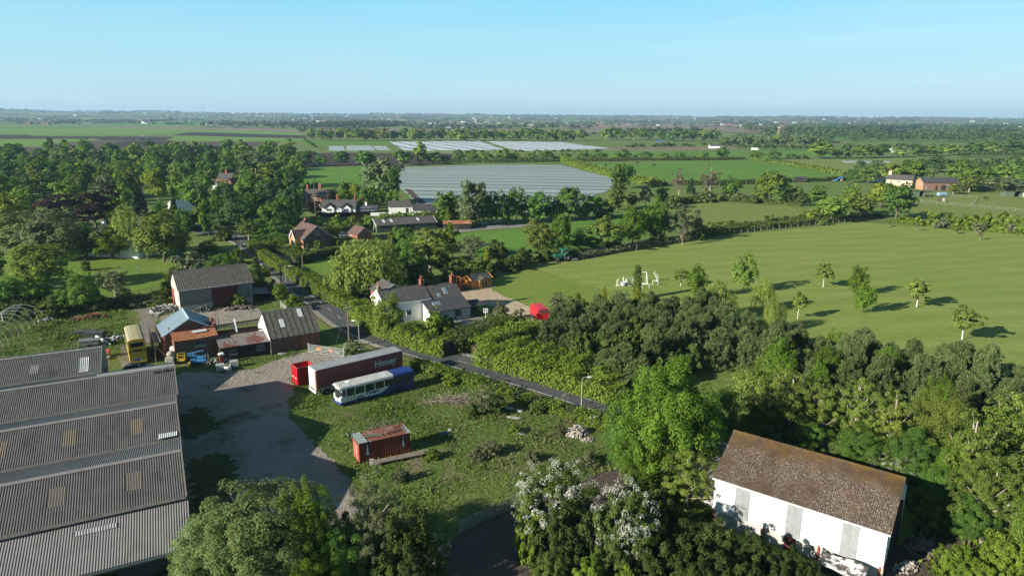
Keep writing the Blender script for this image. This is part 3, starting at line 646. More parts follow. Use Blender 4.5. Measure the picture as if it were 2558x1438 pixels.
# ------------------------------------------------------------------ 3. the row of old outbuildings
def outbuildings():
    # right: brick building under a big cement-slate roof with two rooflights
    L, D, he, hr = 8.0, 8.6, 2.9, 6.1
    t = thing('brick_outbuilding', 'brick outbuilding at the lane end under a wide grey sheet roof with two pale rooflights', 'outbuilding', (-39.1, 105.2, 0), rad(33.0))
    gable_walls(t, L, D, he, hr, BRICKD)
    s = MB(); s.box(L-3.0, L+.02, -.03, .0, 0, he-.1); s.obj('wall', BRICK, t)
    w2 = MB(); w2.prism([(.3, .3), (D-.3, .3), (D-.3, he), (D/2, hr-.15), (.3, he)], -.05, -.004, 'x'); w2.obj('gable_wash', WHITE, t)
    r = gable_roof(t, L, D, he, hr, LICH2, ov=.35, ovg=.15, th=.1)
    for k in range(10):
        x = -.05 + k * (L+.1)/9; m = MB(); zz = he - .35*(hr-he)/(D/2) + .13
        m.obox((x, -.35, zz), (x, D/2, hr+.13), .16, .05); m.obj('roof_rib', LICH2, r)
    on_roof(r, PLASW, 2.1, 2.85, .30, .62, D, he, hr); on_roof(r, PLASW, 5.45, 6.2, .60, .93, D, he, hr)
    pt = MB(); pt.box(L-.02, L+.04, 1.0, 2.6, 1.1, 2.4); pt.obj('boarded_window', pm('blue_boarding', (.10, .22, .38)), t)
    # middle: rust-patched lean-to in black boards in front, roofless shell behind it
    L, D = 7.7, 3.7
    f = thing('black_shed', 'long black boarded shed with a rust patched mono-pitch roof between two brick buildings', 'shed', (-46.0, 102.0, 0), rad(28.5))
    m = MB(); m.prism([(0, 0), (D, 0), (D, 2.95), (0, 2.3)], 0, L, 'x'); m.obj('wall', BLKW, f)
    m = MB(); corr(m, (-.25, -.35, 2.33), (L+.15, -.35, 2.33), (L+.15, D+.1, 3.10), (-.25, D+.1, 3.10), pitch=.25); m.obj('roof', RUSTP, f)
    window(f, 1.35, .95, 1.05, .85, frame=WOOD, glass=LICH, bars=0); window(f, 5.4, 1.05, 1.2, .9, frame=WOOD, bars=1)
    rp = MB(); rp.tube([(-.12, -.15, 2.25), (-.12, -.15, .05)], .04, 6); rp.obj('downpipe', STEEL, f)
    sh = thing('roofless_shell', 'roofless walled shell with bare rafters and one white roof truss behind the black shed', 'ruin', (-46.0, 102.0, 0), rad(28.5))
    y0, y1 = D+.25, D+5.4; zt = 2.9
    m = MB(); m.box(.1, L-.15, y0, y0+.22, 0, zt-.2); m.box(.1, L-.15, y1, y1+.22, 0, zt-.5); m.box(-.1, .1, y0, y1+.22, 0, zt-.3); m.obj('wall', BRICKD, sh)
    m = MB(); m.box(.25, L-.2, y0+.3, y1-.05, .05, .12); m.obj('floor_slab', pm('littered_floor', (.10, .085, .075), (.30, .28, .25), 2.2, .5, .7, spots=[((.03, .03, .03), 1.2, .5, .65, None)]), sh)
    for (ya, za) in ((y0+.1, zt+.25), (y0+1.7, zt+1.1), (y0+3.2, zt+1.0), (y1-.1, zt+.1)):
        m = MB(); m.obox((-.1, ya, za), (L-.1, ya+.25, za+.1), .16, .22); m.obj('beam', WOODD if za < zt+1.05 else WOOD, sh)
    tr = MB(); xm = 3.15
    for a, b in (((xm, y0, zt-.2), (xm, (y0+y1)/2, zt+2.0)), ((xm, y1, zt-.2), (xm, (y0+y1)/2, zt+2.0)), ((xm, y0, zt-.2), (xm, y1, zt-.2)), ((xm, (y0+y1)/2, zt-.2), (xm, (y0+y1)/2, zt+1.9)), ((xm, y0+1.2, zt+.75), (xm, (y0+y1)/2, zt-.1)), ((xm, y1-1.2, zt+.75), (xm, (y0+y1)/2, zt-.1))):
        tr.obox(a, b, .12, .16, (1, 0, 0))
    tr.obj('truss', WPAINT, sh)
    for k, (x, y) in enumerate(((.35, y1-.5), (.8, y1-.2))): m = MB(); m.tube([(x, y, 0), (x+.05, y, 6.2)], .05, 6); m.obj('scaffold_pole', STEEL, sh)
    for k, x in enumerate((3.9, 4.8, 5.5)): m = MB(); m.box(x, x+.55, y1-.6, y1-.05, .12, .85); m.obj('cupboard', CONC, sh)
    # left: two-storey brick store under a rusty roof
    L, D = 6.2, 4.4
    b = thing('brick_store', 'tall brick store with rusty orange tin roof and timber door beside the boom lift', 'outbuilding', (-52.7, 101.2, 0), rad(33.0))
    m = MB(); m.prism([(0, 0), (D, 0), (D, 4.55), (0, 3.6)], 0, L, 'x'); m.obj('wall', BRICKD, b)
    m = MB(); m.prism([(-.002, 0), (D, 0), (D, 4.6), (-.002, 3.6)], -.05, -.004, 'x'); m.obj('gable_wall', BRICK, b)
    m = MB(); m.sheet(lambda u, v: (-.25+u*(L+.4), -.3+v*(D+.35), 3.70+v*1.02 + .10*math.sin(u*math.pi)*-1 + .014*math.cos(u*2*math.pi*34)), 168, 3); m.smooth = True; rf = m.obj('roof', RUST, b)
    m = MB(); slab(m, (2.9, 1.3, 4.16), (5.0, 1.3, 4.16), (5.0, 1.9, 4.36), (2.9, 1.9, 4.36), .03); m.obj('patch_sheet', PLASW, rf)
    m = MB(); slab(m, (4.5, 2.4, 4.52), (6.3, 2.4, 4.52), (6.3, 4.1, 5.0), (4.5, 4.1, 5.0), .03); m.obj('patch_sheet', RUSTP, rf)
    window(b, 3.0, 2.45, 1.35, .85, frame=WOOD, bars=1)
    l = MB(); l.box(2.7, 4.6, -.07, -.003, 2.06, 2.24); l.obj('lintel', CONC, b)
    door(b, 3.0, 1.5, 2.0, pm('varnished_door', (.14, .06, .03), (.17, .08, .04), 2), planks=7)
    ch = MB(); ch.box(L-.1, L+.5, D-2.2, D+.4, 0, 4.9); ch.box(L-.05, L+.45, D-.6, D+.4, 4.9, 5.4); ch.obj('parapet_wall', BRICK, b)
    # blue roofed house behind: the ridge runs away from the viewer
    L, D, he, hr = 6.6, 7.6, 3.9, 6.1
    o = P(424, 838, 3.9)
    n = thing('blue_roofed_house', 'old brick house with a new pale blue steel roof behind the rusty roofed store', 'house', (-55.2, 103.2, 0), rad(33.0))
    # local x across (width D), y along the ridge (length L)
    m = MB(); m.prism([(0, 0), (D, 0), (D, he), (D/2, hr), (0, he)], 0, L, 'y'); m.obj('wall', BRICKD, n)
    m = MB(); sl = (hr-he)/(D/2)
    def sheet_roof(xa, xb, za, zb):
        k = 16
        for i in range(k):
            ya = -.25 + i*(L+.5)/k; yb = ya + (L+.5)/k
            slab(m, (xa, ya, za), (xa, yb-.06, za), (xb, yb-.06, zb), (xb, ya, zb), .06)
            m.obox((xa, yb-.03, za+.03), (xb, yb-.03, zb+.03), .06, .07)
    sheet_roof(-.4, D/2, he-.4*sl+.12, hr+.12); sheet_roof(D+.4, D/2, he-.4*sl+.12, hr+.12); rf = m.obj('roof', BLUEM, n)
    m = MB(); m.prism([(D/2-.28, hr-.02), (D/2, hr+.22), (D/2+.28, hr-.02), (D/2, hr+.15)], -.3, L+.3, 'y'); m.obj('ridge', BLUEM, rf)
    m = MB(); m.obox((-.4, -.28, he-.4*sl+.05), (D/2, -.28, hr+.06), .06, .22); m.obox((D+.4, -.28, he-.4*sl+.05), (D/2, -.28, hr+.06), .06, .22); m.obj('bargeboard', pm('pale_blue_trim', (.45, .58, .66)), rf)
    m = MB(); m.box(-.35, -.01, -.1, L, 0, 2.9); m.obj('ragged_wall', BRICK, n)
    # scaffold along its left side
    sc = thing('scaffold', 'rusty tube scaffold along the left wall of the blue roofed house', 'scaffold', (-55.2, 103.2, 0), rad(33.0))
    for k in range(4):
        for x in (-1.6, -.6):
            m = MB(); m.tube([(x, -.8+k*2.1, 0), (x, -.8+k*2.1, 4.4)], .05, 6); m.obj('pole', STEEL, sc)
    for z in (1.6, 3.1):
        for x in (-1.6, -.6): m = MB(); m.tube([(x, -1.0, z), (x, 5.7, z)], .045, 6); m.obj('rail', STEEL, sc)
    m = MB(); m.box(-1.6, -.6, -.9, 5.6, 3.14, 3.2); m.obj('deck', WOOD, sc)
    m = MB(); m.tube([(-1.6, -.8, 3.0), (.2, -1.6, .1)], .05, 6); m.tube([(-1.7, -1.4, .1), (-1.7, 1.3, 3.0)], .05, 6); m.obj('brace', STEEL, sc)
outbuildings()

# ------------------------------------------------------------------ 4. white barn, foreground right
def white_barn():
    L, D, he, hr = 14.7, 9.6, 4.75, 7.65
    A = (19.45, 58.6, 0); a = rad(-37.2); L = 14.7
    t = thing('white_barn', 'white clad barn with a big brown moss covered roof among trees', 'barn', (A[0], A[1], 0), a)
    CL_ = pm('white_cladding', (.80, .80, .80), (.76, .76, .75), .8, rough=.6, spots=[((.60, .60, .57), .7, .66, .85, (2, 2, .3))])
    bl = MB(); bl.box(.04, L-.04, .04, D-.04, 0, 1.35); bl.obj('base_wall', BLOCK, t)
    w = MB(); w.prism([(0, 1.35), (D, 1.35), (D, he), (D/2, hr), (0, he)], 0, L, 'x'); w.obj('wall', CL_, t)
    cf = MB(); corr(cf, (0, -.03, 1.3), (L, -.03, 1.3), (L, -.03, he-.02), (0, -.03, he-.02), pitch=.25, amp=.012); cf.obj('cladding', CL_, t)
    n = NT('mossy_roof'); v = n.coord('Object'); y = n.sep(v)[1]
    c = n.mix(n.ramp(n.noise(v, .8, 6), .35, .65), (.056, .037, .024), (.080, .053, .032))
    c = n.mix(n.math('MULTIPLY', n.ramp(n.noise(n.coord('Object', (3, .4, 1)), 1.2, 6, .7), .45, .7), .5), c, (.036, .027, .021))
    c = n.mix(n.math('MULTIPLY', n.ramp(y, D/2-2.2, D/2-.1), n.ramp(n.noise(n.coord('Object', (.6, 1.5, 1)), .9, 5), .35, .65)), c, (.100, .060, .018))
    sp = n.math('MULTIPLY', n.ramp(n.noise(n.coord('Object', (1.3, .8, 1)), 9, 4, .7), .50, .63), n.ramp(n.noise(v, .33, 4, .6), .28, .56))
    c = n.mix(n.math('MULTIPLY', sp, n.math('SUBTRACT', 1.0, n.math('MULTIPLY', n.ramp(y, D/2-1.9, D/2-.6), .7))), c, (.27, .245, .225))
    MOSS = n.pbr(c, .95, 0, n.bump(n.noise(v, 9, 5), .7, .05), .15)
    r = gable_roof(t, L, D, he, hr, MOSS, ov=.28, ovg=.22, th=.1, corrug=.17)
    ff = MB(); ff.box(-.2, L+.2, -.26, -.2, he-.13, he+.0); ff.obj('fascia', WPAINT, t)
    TR = pm('ribbed_translucent', (.33, .34, .355), (.28, .29, .30), 1.5, rough=.5)
    for x in (2.05, 6.7, 11.3):
        m = MB()
        for half in (0, 1):
            x0 = x + half*.66
            for k in range(7): m.box(x0+k*.095, x0+k*.095+.05, -.10, -.062, 1.36, he-.05)
            m.box(x0, x0+.65, -.075, -.06, 1.34, he-.05)
        o = m.obj('rooflight_panel', TR, t)
        for z in (2.5, 3.7): mm = MB(); mm.box(x, x+1.31, -.12, -.102, z, z+.05); mm.obj('rail', TR, o)
    for x in (.06, 4.85, 9.65, L-.2): m = MB(); m.box(x-.08, x+.08, -.1, .02, 0, 1.5); m.obj('post', REDST, t)
    door(t, 6.75, .95, 1.95, REDW)
    cn = MB(); cn.box(L-.25, L+.05, -.08, .3, 0, 1.4); cn.obj('corner_pier', pm('stained_block', (.33, .27, .20), (.40, .36, .30), 2.2), t)
    # right gable: translucent grey cladding over a dark panel painted as the shade of an arch
    g = MB(); g.prism([(.2, 2.6), (D-.2, 2.6), (D-.1, he-.05), (D/2, hr-.1), (.1, he-.05)], L+.005, L+.05, 'x'); g.obj('gable_cladding', pm('pale_blue_cladding', (.60, .63, .66), (.52, .55, .58), .8), t)
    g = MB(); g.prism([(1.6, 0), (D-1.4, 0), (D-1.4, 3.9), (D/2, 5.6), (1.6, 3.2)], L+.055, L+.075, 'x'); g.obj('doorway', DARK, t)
    # left: lower white lean-to against the other gable
    l = thing('lean_to_shed', 'low flat-roofed white lean-to shed built against the left gable of the white barn', 'shed', (A[0], A[1], 0), a)
    m = MB(); m.box(-3.6, -.3, 1.9, D-.4, 0, 3.3); m.obj('wall', BLOCK, l)
    m = MB(); m.box(-3.66, -.28, 1.82, 1.89, 2.3, 3.4); m.obj('cladding', CL_, l)
    m = MB(); slab(m, (-3.9, 1.6, 3.45), (-.28, 1.6, 3.7), (-.28, D, 3.9), (-3.9, D, 3.6), .1); m.obj('roof', pm('whitened_roof', (.55, .54, .52), (.40, .39, .37), 1), l)
    # trailer with torn sheeting before it
    c = P(2120, 1395, 2.0)
    f = thing('torn_canopy', 'low frame with a torn white sheet roof in front of the white barn', 'shelter', (A[0], A[1], 0), a)
    m = MB()
    rng = random.Random(4)
    ox, oy = 10.2, -3.3
    PL = pm('peeling_white_sheet', (.72, .71, .68), (.10, .085, .07), 1.3, .47, .53, .8, spots=[((.45, .40, .33), 3, .6, .7, None)])
    m.sheet(lambda u, v: (ox+u*3.6, oy+v*2.1, 1.75+.12*v+.10*math.sin(u*7+v*3)+.05*math.sin(v*9)), 22, 12); m.obj('sheet_roof', PL, f, fixn=False)
    for x, y in ((0.1, 0.1), (3.4, 0.1), (.1, 2.0), (3.4, 2.0)): q = MB(); q.box(ox+x-.06, ox+x+.06, oy+y-.06, oy+y+.06, 0, 1.72); q.obj('post', WOOD, f)
    q = MB(); q.box(ox+.1, ox+3.4, oy+1.9, oy+2.0, 0, 1.6); q.obj('back_panel', BLKW, f)
white_barn()
# ------------------------------------------------------------------ 5. white cottage and its yard
def cottage():
    L, D, he, hr = 9.4, 6.7, 4.0, 6.0
    t = thing('white_cottage', 'white rendered cottage with slate roofs and three brick chimneys beside the lane', 'house', (-23.65, 121.5, 0), rad(31))
    gable_walls(t, L, D, he, hr, WHITE)
    r = gable_roof(t, L, D, he, hr, SLATE, ov=.25, ovg=.12)
    chimney(r, .35, D/2, hr-.4, hr+.9, .6, .6, pm('yellowed_stone', (.34, .29, .16), (.28, .22, .13), 2), 1, .7)
    chimney(r, L-.35, D/2, hr-.6, hr+1.05, .75, .95, BRICK, 2, .75)
    window(t, 7.6, 1.3, .9, 1.1); window(t, 4.4, 1.3, 1.0, 1.1); gutter(t, -.1, L+.1, -.3, he-.05, WPAINT)
    fascia(t, L, D, he, hr, .25, .12, ends=('l',))
    # right wing: lower two-slope roof with rooflights running down over a single storey front
    L2, x0 = 6.6, 9.42; m = MB(); yF = -3.6; hF = 2.35; hR = 5.75; yR = 3.1
    m.prism([(yF, 0), (6.2, 0), (6.2, 3.9), (yR, hR), (-.3, 3.55), (yF, hF)], x0, x0+L2, 'x'); w = m.obj('wall', WHITE, t)
    m = MB(); slab(m, (x0, -.3, 3.72), (x0+L2+.15, -.3, 3.72), (x0+L2+.15, yR, hR+.14), (x0, yR, hR+.14), .12); slab(m, (x0+L2+.15, 6.4, 3.95), (x0, 6.4, 3.95), (x0, yR, hR+.14), (x0+L2+.15, yR, hR+.14), .12)
    r2 = m.obj('roof', SLATE, t)
    # front lean-to, wider than the wing
    m = MB(); m.prism([(yF, 0), (-.32, 0), (-.32, 3.5), (yF, hF)], 7.6, x0+L2+.02, 'x'); m.obj('wall', WHITE, t)
    m = MB(); slab(m, (7.45, yF-.3, hF+.06), (x0+L2+.22, yF-.3, hF+.06), (x0+L2+.22, -.28, 3.70), (7.45, -.28, 3.70), .12); r3 = m.obj('roof', SLATED, t)
    def rl(par, xa, xb, ya, yb, za, zb):
        m = MB(); slab(m, (xa, ya, za+.09), (xb, ya, za+.09), (xb, yb, zb+.09), (xa, yb, zb+.09), .1); o = m.obj('skylight', LEAD, par)
        m = MB(); k = (zb-za)/(yb-ya); slab(m, (xa+.1, ya+.1, za+.1*k+.12), (xb-.1, ya+.1, za+.1*k+.12), (xb-.1, yb-.1, zb-.1*k+.12), (xa+.1, yb-.1, zb-.1*k+.12), .03); m.obj('pane', GLASSB, o)
    zz = lambda y: 3.72 + (hR+.14-3.72)*(y+.3)/(yR+.3); zf = lambda y: hF+.06+(3.70-hF-.06)*(y-yF+.3)/(-.28-yF+.3)
    rl(r2, 12.7, 13.6, .55, 2.0, zz(.55), zz(2.0)); rl(r2, 11.1, 11.8, .1, .9, zz(.1), zz(.9)); rl(r3, 9.1, 10.7, -2.15, -1.1, zf(-2.15), zf(-1.1))
    chimney(r2, x0+L2-.5, yR, hR-.5, hR+1.5, .75, .95, BRICK, 1, .7)
    window(t, 12.8, .85, 1.3, 1.2, y=yF, frame=WOODD); door(t, 8.4, .85, 1.95, WPAINT, name='door')
    gutter(t, 7.4, x0+L2+.3, yF-.36, hF, BLACK)
    # rear wing with its gable towards the viewer
    m = MB(); m.prism([(1.6, 0), (7.0, 0), (7.0, 4.4), (4.3, 6.0), (1.6, 4.4)], D-.5, D+5, 'y'); m.obj('wall', BRICK, t)
    m = MB(); slab(m, (1.3, D-.9, 4.36), (1.3, D+5.2, 4.36), (4.3, D+5.2, 6.14), (4.3, D-.9, 6.14), .12); slab(m, (7.3, D+5.2, 4.36), (7.3, D-.9, 4.36), (4.3, D-.9, 6.14), (4.3, D+5.2, 6.14), .12); rr = m.obj('roof', SLATE, t)
    m = MB(); m.obox((1.3, D-.95, 4.3), (4.3, D-.95, 6.08), .05, .22); m.obox((7.3, D-.95, 4.3), (4.3, D-.95, 6.08), .05, .22); m.obj('bargeboard', WPAINT, rr)
    p = thing('timber_veranda', 'dark timber veranda with railings beside the white cottage', 'veranda', (-23.65, 121.5, 0), rad(31))
    m = MB(); slab(m, (16.25, -3.3, 2.2), (19.8, -3.3, 2.05), (19.8, .6, 2.35), (16.25, .6, 2.5), .08); m.obj('roof', pm('felt_roof', (.035, .035, .037), (.05, .05, .05), 1.5), p)
    for x in (16.4, 18.0, 19.65): m = MB(); m.box(x-.06, x+.06, -3.2, -3.08, 0, 2.08); m.obj('post', WOODD, p)
    m = MB(); m.box(16.4, 19.7, -3.19, -3.10, .95, 1.05); m.box(16.4, 19.7, -3.19, -3.10, .25, .33); m.obj('rail', WOODD, p)
    m = MB()
    for k in range(22): m.box(16.5+k*.145, 16.54+k*.145, -3.17, -3.12, .33, .95)
    m.obj('railing', WOODD, p)
    m = MB(); m.box(16.3, 19.7, .45, .55, 0, 2.25); m.obj('back_panel', WOODD, p)
cottage()
def summerhouse():
    t = thing('summerhouse', 'orange stained timber summerhouse with a dark felt roof on the lawn edge', 'summerhouse', (-9.0, 149.4, 0), rad(38))
    L, D, he, hr = 5.4, 3.2, 2.0, 2.85
    gable_walls(t, L, D, he, hr, WOODO); r = gable_roof(t, L, D, he, hr, pm('grey_felt', (.06, .058, .056), (.08, .078, .075), 2), ov=.25, ovg=.25, th=.07)
    fascia(t, L, D, he, hr, .25, .25, WOODO, th=.07)
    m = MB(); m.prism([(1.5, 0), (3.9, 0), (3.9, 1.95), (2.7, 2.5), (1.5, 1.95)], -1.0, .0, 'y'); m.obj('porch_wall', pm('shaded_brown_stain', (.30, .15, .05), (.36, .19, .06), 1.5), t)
    m = MB(); slab(m, (1.25, -1.2, 1.93), (1.25, .9, 1.93), (2.7, .9, 2.58), (2.7, -1.2, 2.58), .06); slab(m, (4.15, .9, 1.93), (4.15, -1.2, 1.93), (2.7, -1.2, 2.58), (2.7, .9, 2.58), .06); m.obj('porch_roof', pm('grey_felt_porch', (.07, .066, .062), (.09, .085, .08), 2), t)
    for x in (1.85, 2.75): window(t, x, .15, .8, 1.6, y=-1.0, frame=WOODO, sill=False, bars=0, name='glazed_door')
    window(t, 4.2, .9, .8, .8, frame=WOODO, sill=False)
    m = MB(); m.box(-.2, L+.2, -1.8, 0, 0, .1); m.obj('deck', WOOD, t)
summerhouse()
# ------------------------------------------------------------------ 6. bungalow, village houses, farm
def house(name, label, cat, x, y, ang, L, D, he, hr, wall, roof, wins=(), chims=(), doors=(), ov=.3, barge=None, group=None, corrug=None):
    t = thing(name, label, cat, (x, y, 0), rad(ang), group)
    gable_walls(t, L, D, he, hr, wall); r = gable_roof(t, L, D, he, hr, roof, ov=ov, ovg=.2, corrug=corrug)
    for w in wins: window(t, *w[:4], **(w[4] if len(w) > 4 else {}))
    for c in chims: chimney(r, *c)
    for d in doors: door(t, *d[:4], **(d[4] if len(d) > 4 else {}))
    if barge: fascia(t, L, D, he, hr, ov, .2, barge)
    return t, r
def bungalow():
    L, D, he, hr = 11.2, 9.0, 2.7, 6.2
    # local x runs from the far left towards the viewer on the right; gable end faces the viewer
    t = thing('brick_bungalow', 'brick bungalow with a steep brown tiled roof and white trim behind a clipped hedge', 'house', (-67.97, 205.0, 0), rad(-51.6))
    gable_walls(t, L, D, he, hr, BRICKO, 'wall'); r = gable_roof(t, L, D, he, hr, TILE, ov=.35, ovg=.3); fascia(t, L, D, he, hr, .35, .3, LEAD, ends=('r',))
    g = MB(); g.prism([(.2, 0), (D-.2, 0), (D-.05, he), (D/2, hr-.1), (.05, he)], L+.004, L+.03, 'x'); g.obj('gable_wall', BRICKD, t)
    chimney(r, 2.4, D/2, hr-1.3, hr+.9, 1.0, .8, BRICKD, 3, .5)
    window(t, 3.75, 3.7, 1.35, 1.2, face='right', L=L+.03, D=D)
    # cross wing facing the lane
    m = MB(); m.prism([(5.2, 0), (9.2, 0), (9.2, 2.6), (7.2, 5.0), (5.2, 2.6)], -1.4, 3.0, 'y'); m.obj('wing_wall', BRICKO, t)
    m = MB(); slab(m, (4.9, -1.7, 2.45), (4.9, 3.5, 2.45), (7.2, 3.5, 5.15), (7.2, -1.7, 5.15), .12); slab(m, (9.5, 3.5, 2.45), (9.5, -1.7, 2.45), (7.2, -1.7, 5.15), (7.2, 3.5, 5.15), .12); rr = m.obj('wing_roof', TILE, t)
    m = MB(); m.obox((4.9, -1.75, 2.4), (7.2, -1.75, 5.1), .05, .26); m.obox((9.5, -1.75, 2.4), (7.2, -1.75, 5.1), .05, .26); m.obj('bargeboard', WPAINT, rr)
    window(t, 6.2, .3, 2.0, 1.9, y=-1.4, bars=3); window(t, 1.4, .8, 2.2, 1.5, bars=2)
bungalow()
house('brick_garage', 'small brick garage with a brown tiled roof right of the bungalow', 'garage', -51.2, 211.0, -48, 5.5, 5.0, 2.4, 4.3, BRICK, TILE, barge=LEAD, wins=[(1, 1, 1, .8)])
grn, grr = house('green_barn', 'long low green timber barn with a dark sheet roof and white rooflights', 'barn', -44.9, 224.3, 24.8, 20.8, 9.1, 2.4, 4.0, pm('dark_green_boarding', (.05, .075, .055), (.065, .09, .065), 1.2, spots=[((.04, .055, .04), 1.2, .55, .75, (3, 3, .3))]), pm('dark_sheet_roof', (.075, .070, .066), (.095, .09, .085), 1.2, spots=[((.05, .047, .045), 1.0, .5, .72, (2.2, .25, 1))]), corrug=.5, barge=WPAINT, doors=[(9, 3.5, 2.1, BLKW)])
gb = MB(); gb.prism([(.25, 0), (8.85, 0), (8.9, 2.3), (4.55, 3.85), (.2, 2.3)], -.04, -.004, 'x'); gb.obj('gable_cladding', GRNW, grn)
for x in (2.6, 5.2, 14.5): on_roof(grr, PLASW, x, x+.8, .35, .8, 9.1, 2.4, 4.0)
house('long_dark_shed', 'dark timber shed with a low brown roof right of the long green barn', 'shed', -23.5, 231.5, 8, 9.5, 4.5, 2.0, 2.7, BLKW, RUST, doors=[(3, 2, 1.7, WOODD)])
house('brick_farmhouse', 'square red brick farmhouse with a grey slate roof behind the white dormered house', 'house', -88.0, 287.0, -8, 11.0, 8.5, 4.9, 7.3, BRICK, SLATE, wins=[(1.0, 3.0, 1.1, 1.4), (5.0, 3.0, 1.1, 1.4), (8.6, 3.0, 1.1, 1.4), (1.0, .6, 1.1, 1.5), (5.0, .6, 1.1, 1.5)], chims=[(.4, 4.25, 6.6, 8.9, .8, .7, BRICK, 2), (6.0, 4.25, 7.0, 9.4, 1.2, .8, BRICK, 4)], doors=[(7.0, 1.0, 2.0, WPAINT)])
def dormer_house():
    L, D, he, hr = 13.2, 7.0, 2.9, 5.2
    t, r = house('dormered_house', 'white house with two black edged front gables and slate roof behind a copper hedge', 'house', -75.0, 267.3, 3.0, L, D, he, hr, WHITE, SLATE, wins=[(4.6, 1.7, .9, 1.0)], chims=[(5.8, 3.5, 4.8, 6.9, .7, .6, BRICK, 2), (12.6, 3.5, 4.8, 6.9, .7, .6, BRICK, 2)])
    for x in (1.2, 7.7):
        m = MB(); m.prism([(x, 0), (x+3.8, 0), (x+3.8, 2.7), (x+1.9, 4.3), (x, 2.7)], -.5, 1.2, 'y'); m.obj('front_gable', WHITE, t)
        m = MB(); slab(m, (x-.4, -.9, 2.45), (x-.4, 3.0, 2.45), (x+1.9, 3.0, 4.45), (x+1.9, -.9, 4.45), .12); slab(m, (x+4.2, 3.0, 2.45), (x+4.2, -.9, 2.45), (x+1.9, -.9, 4.45), (x+1.9, 3.0, 4.45), .12); rr = m.obj('gable_roof', SLATE, t)
        m = MB(); m.obox((x-.4, -.95, 2.4), (x+1.9, -.95, 4.4), .06, .3); m.obox((x+4.2, -.95, 2.4), (x+1.9, -.95, 4.4), .06, .3); m.obj('bargeboard', pm('black_trim', (.03, .03, .032)), rr)
        window(t, x+.85, 1.35, 2.1, 1.05, y=-.5, bars=2)
    m = MB(); m.prism([(13.3, 0), (21.5, 0), (21.5, 1.7), (19, 2.7), (13.3, 2.5)], 1.0, 5.0, 'y'); m.obj('side_wing', pm('blue_grey_boarding', (.09, .13, .17), (.11, .15, .19)), t)
    m = MB(); slab(m, (13.25, .6, 2.2), (21.8, .6, 2.2), (21.8, 3.0, 3.3), (13.25, 3.0, 3.3), .1); slab(m, (21.8, 5.4, 2.2), (13.25, 5.4, 2.2), (13.25, 3.0, 3.3), (21.8, 3.0, 3.3), .1); m.obj('side_roof', SLATED, t)
    chimney(t, 17.0, 3.0, 2.8, 4.4, .8, .7, WHITE, 1)
dormer_house()
def at(u, v): p = P(u, v); return p[0], p[1]
x, y = at(972, 533); house('white_outbuilding', 'plain white outbuilding with grey slate roof, nearer the dormered house', 'outbuilding', x, y, 12, 8.6, 5.2, 2.7, 4.5, WHITE, SLATE, doors=[(6.6, 1.1, 2.0, WOODD)])
x, y = at(1032, 540); house('white_garage', 'white outbuilding with almost black roof and open front beside the round trees', 'outbuilding', x, y, 14, 9.6, 5.2, 2.4, 4.2, WHITE, SLATED, doors=[(4.6, 1.6, 1.9, WOOD), (6.6, 2.2, 1.9, WOODD)])
x, y = at(1001, 538); 
mb = MB(); mb.box(0, 10.5, 0, .25, 0, 1.2); gwl = mb.obj('garden_wall', WHITE); gwl.location = (x-11.5, y-1.5, 0); gwl.rotation_euler = (0, 0, rad(10)); tag(gwl, 'low white garden wall left of the plain white outbuilding', 'wall')
x, y = at(540, 470); house('brick_cottage', 'red brick cottage with a grey roof half hidden in the wood', 'house', x, y, -8, 9, 7, 5.2, 7.6, BRICK, SLATE, chims=[(4.5, 3.5, 7.2, 9.2, .9, .7, BRICK, 2)], wins=[(1, 3.2, 1, 1.3), (5, 3.2, 1, 1.3)])
x, y = at(532, 473); house('white_porch', 'small white annexe left of the brick cottage in the wood', 'annexe', x, y, -8, 3.2, 3.5, 3.2, 4.4, WHITE, SLATE)
x, y = at(462, 545); house('white_gabled_house', 'white house with its bright gable showing between dark trees left of the lane bend', 'house', x-3, y, 62, 7.0, 5.6, 3.9, 6.2, WHITE, WHITE, wins=[(1, 3, 1, 1.2)])
x, y = at(222, 640); house('white_villa', 'white house with white chimneys mostly hidden behind the garden trees', 'house', x, y, -12, 16, 8, 4.9, 7.2, WHITE, SLATE, chims=[(2.4, 4, 6.6, 9.4, 1.1, .8, WHITE, 2), (14.0, 4, 6.6, 9.8, 1.1, .8, WHITE, 2)], wins=[(1, 3.4, 1.2, 1.4), (4, 3.4, 1.2, 1.4), (1, .7, 1.4, 1.6), (4.5, .7, 1.4, 1.6), (9, 3.4, 1.2, 1.4)], doors=[(7, 1.1, 2.1, WOODD)])
# farm on the right
fa, _ = house('cream_farmhouse', 'long cream rendered farmhouse with a grey roof and one end chimney', 'house', 209.5, 386.0, -40, 13.0, 8.0, 4.6, 6.9, CREAM, SLATE, wins=[(2, 2.8, 1, 1.1), (6, 2.8, 1, 1.1), (10, 2.8, 1, 1.1)], chims=[(.8, 4, 6, 9.0, 1.6, 1.0, CREAM, 2)])
fb, _ = house('brick_barn_house', 'long converted brick barn with dark roof right of the cream farmhouse', 'house', 222.0, 371.5, -3, 19.5, 8.7, 4.0, 6.3, pm('brown_barn_brick', (.17, .095, .07), (.21, .125, .095), 1), SLATED, wins=[(1.2, .8, 1.0, 1.3), (12.5, 2.0, 1.0, 1.0), (3, 5, .01, .01)][:2], doors=[(6.6, 1.2, 2.2, BLKW), (9.6, 2.4, 2.6, BLKW)])
m = MB(); m.prism([(.1, 0), (8.6, 0), (8.65, 3.9), (4.35, 6.2), (.05, 3.9)], -.05, -.003, 'x'); m.obj('gable_wall', pm('sunlit_brick', (.40, .22, .13), (.46, .27, .17), 1.5), fb)
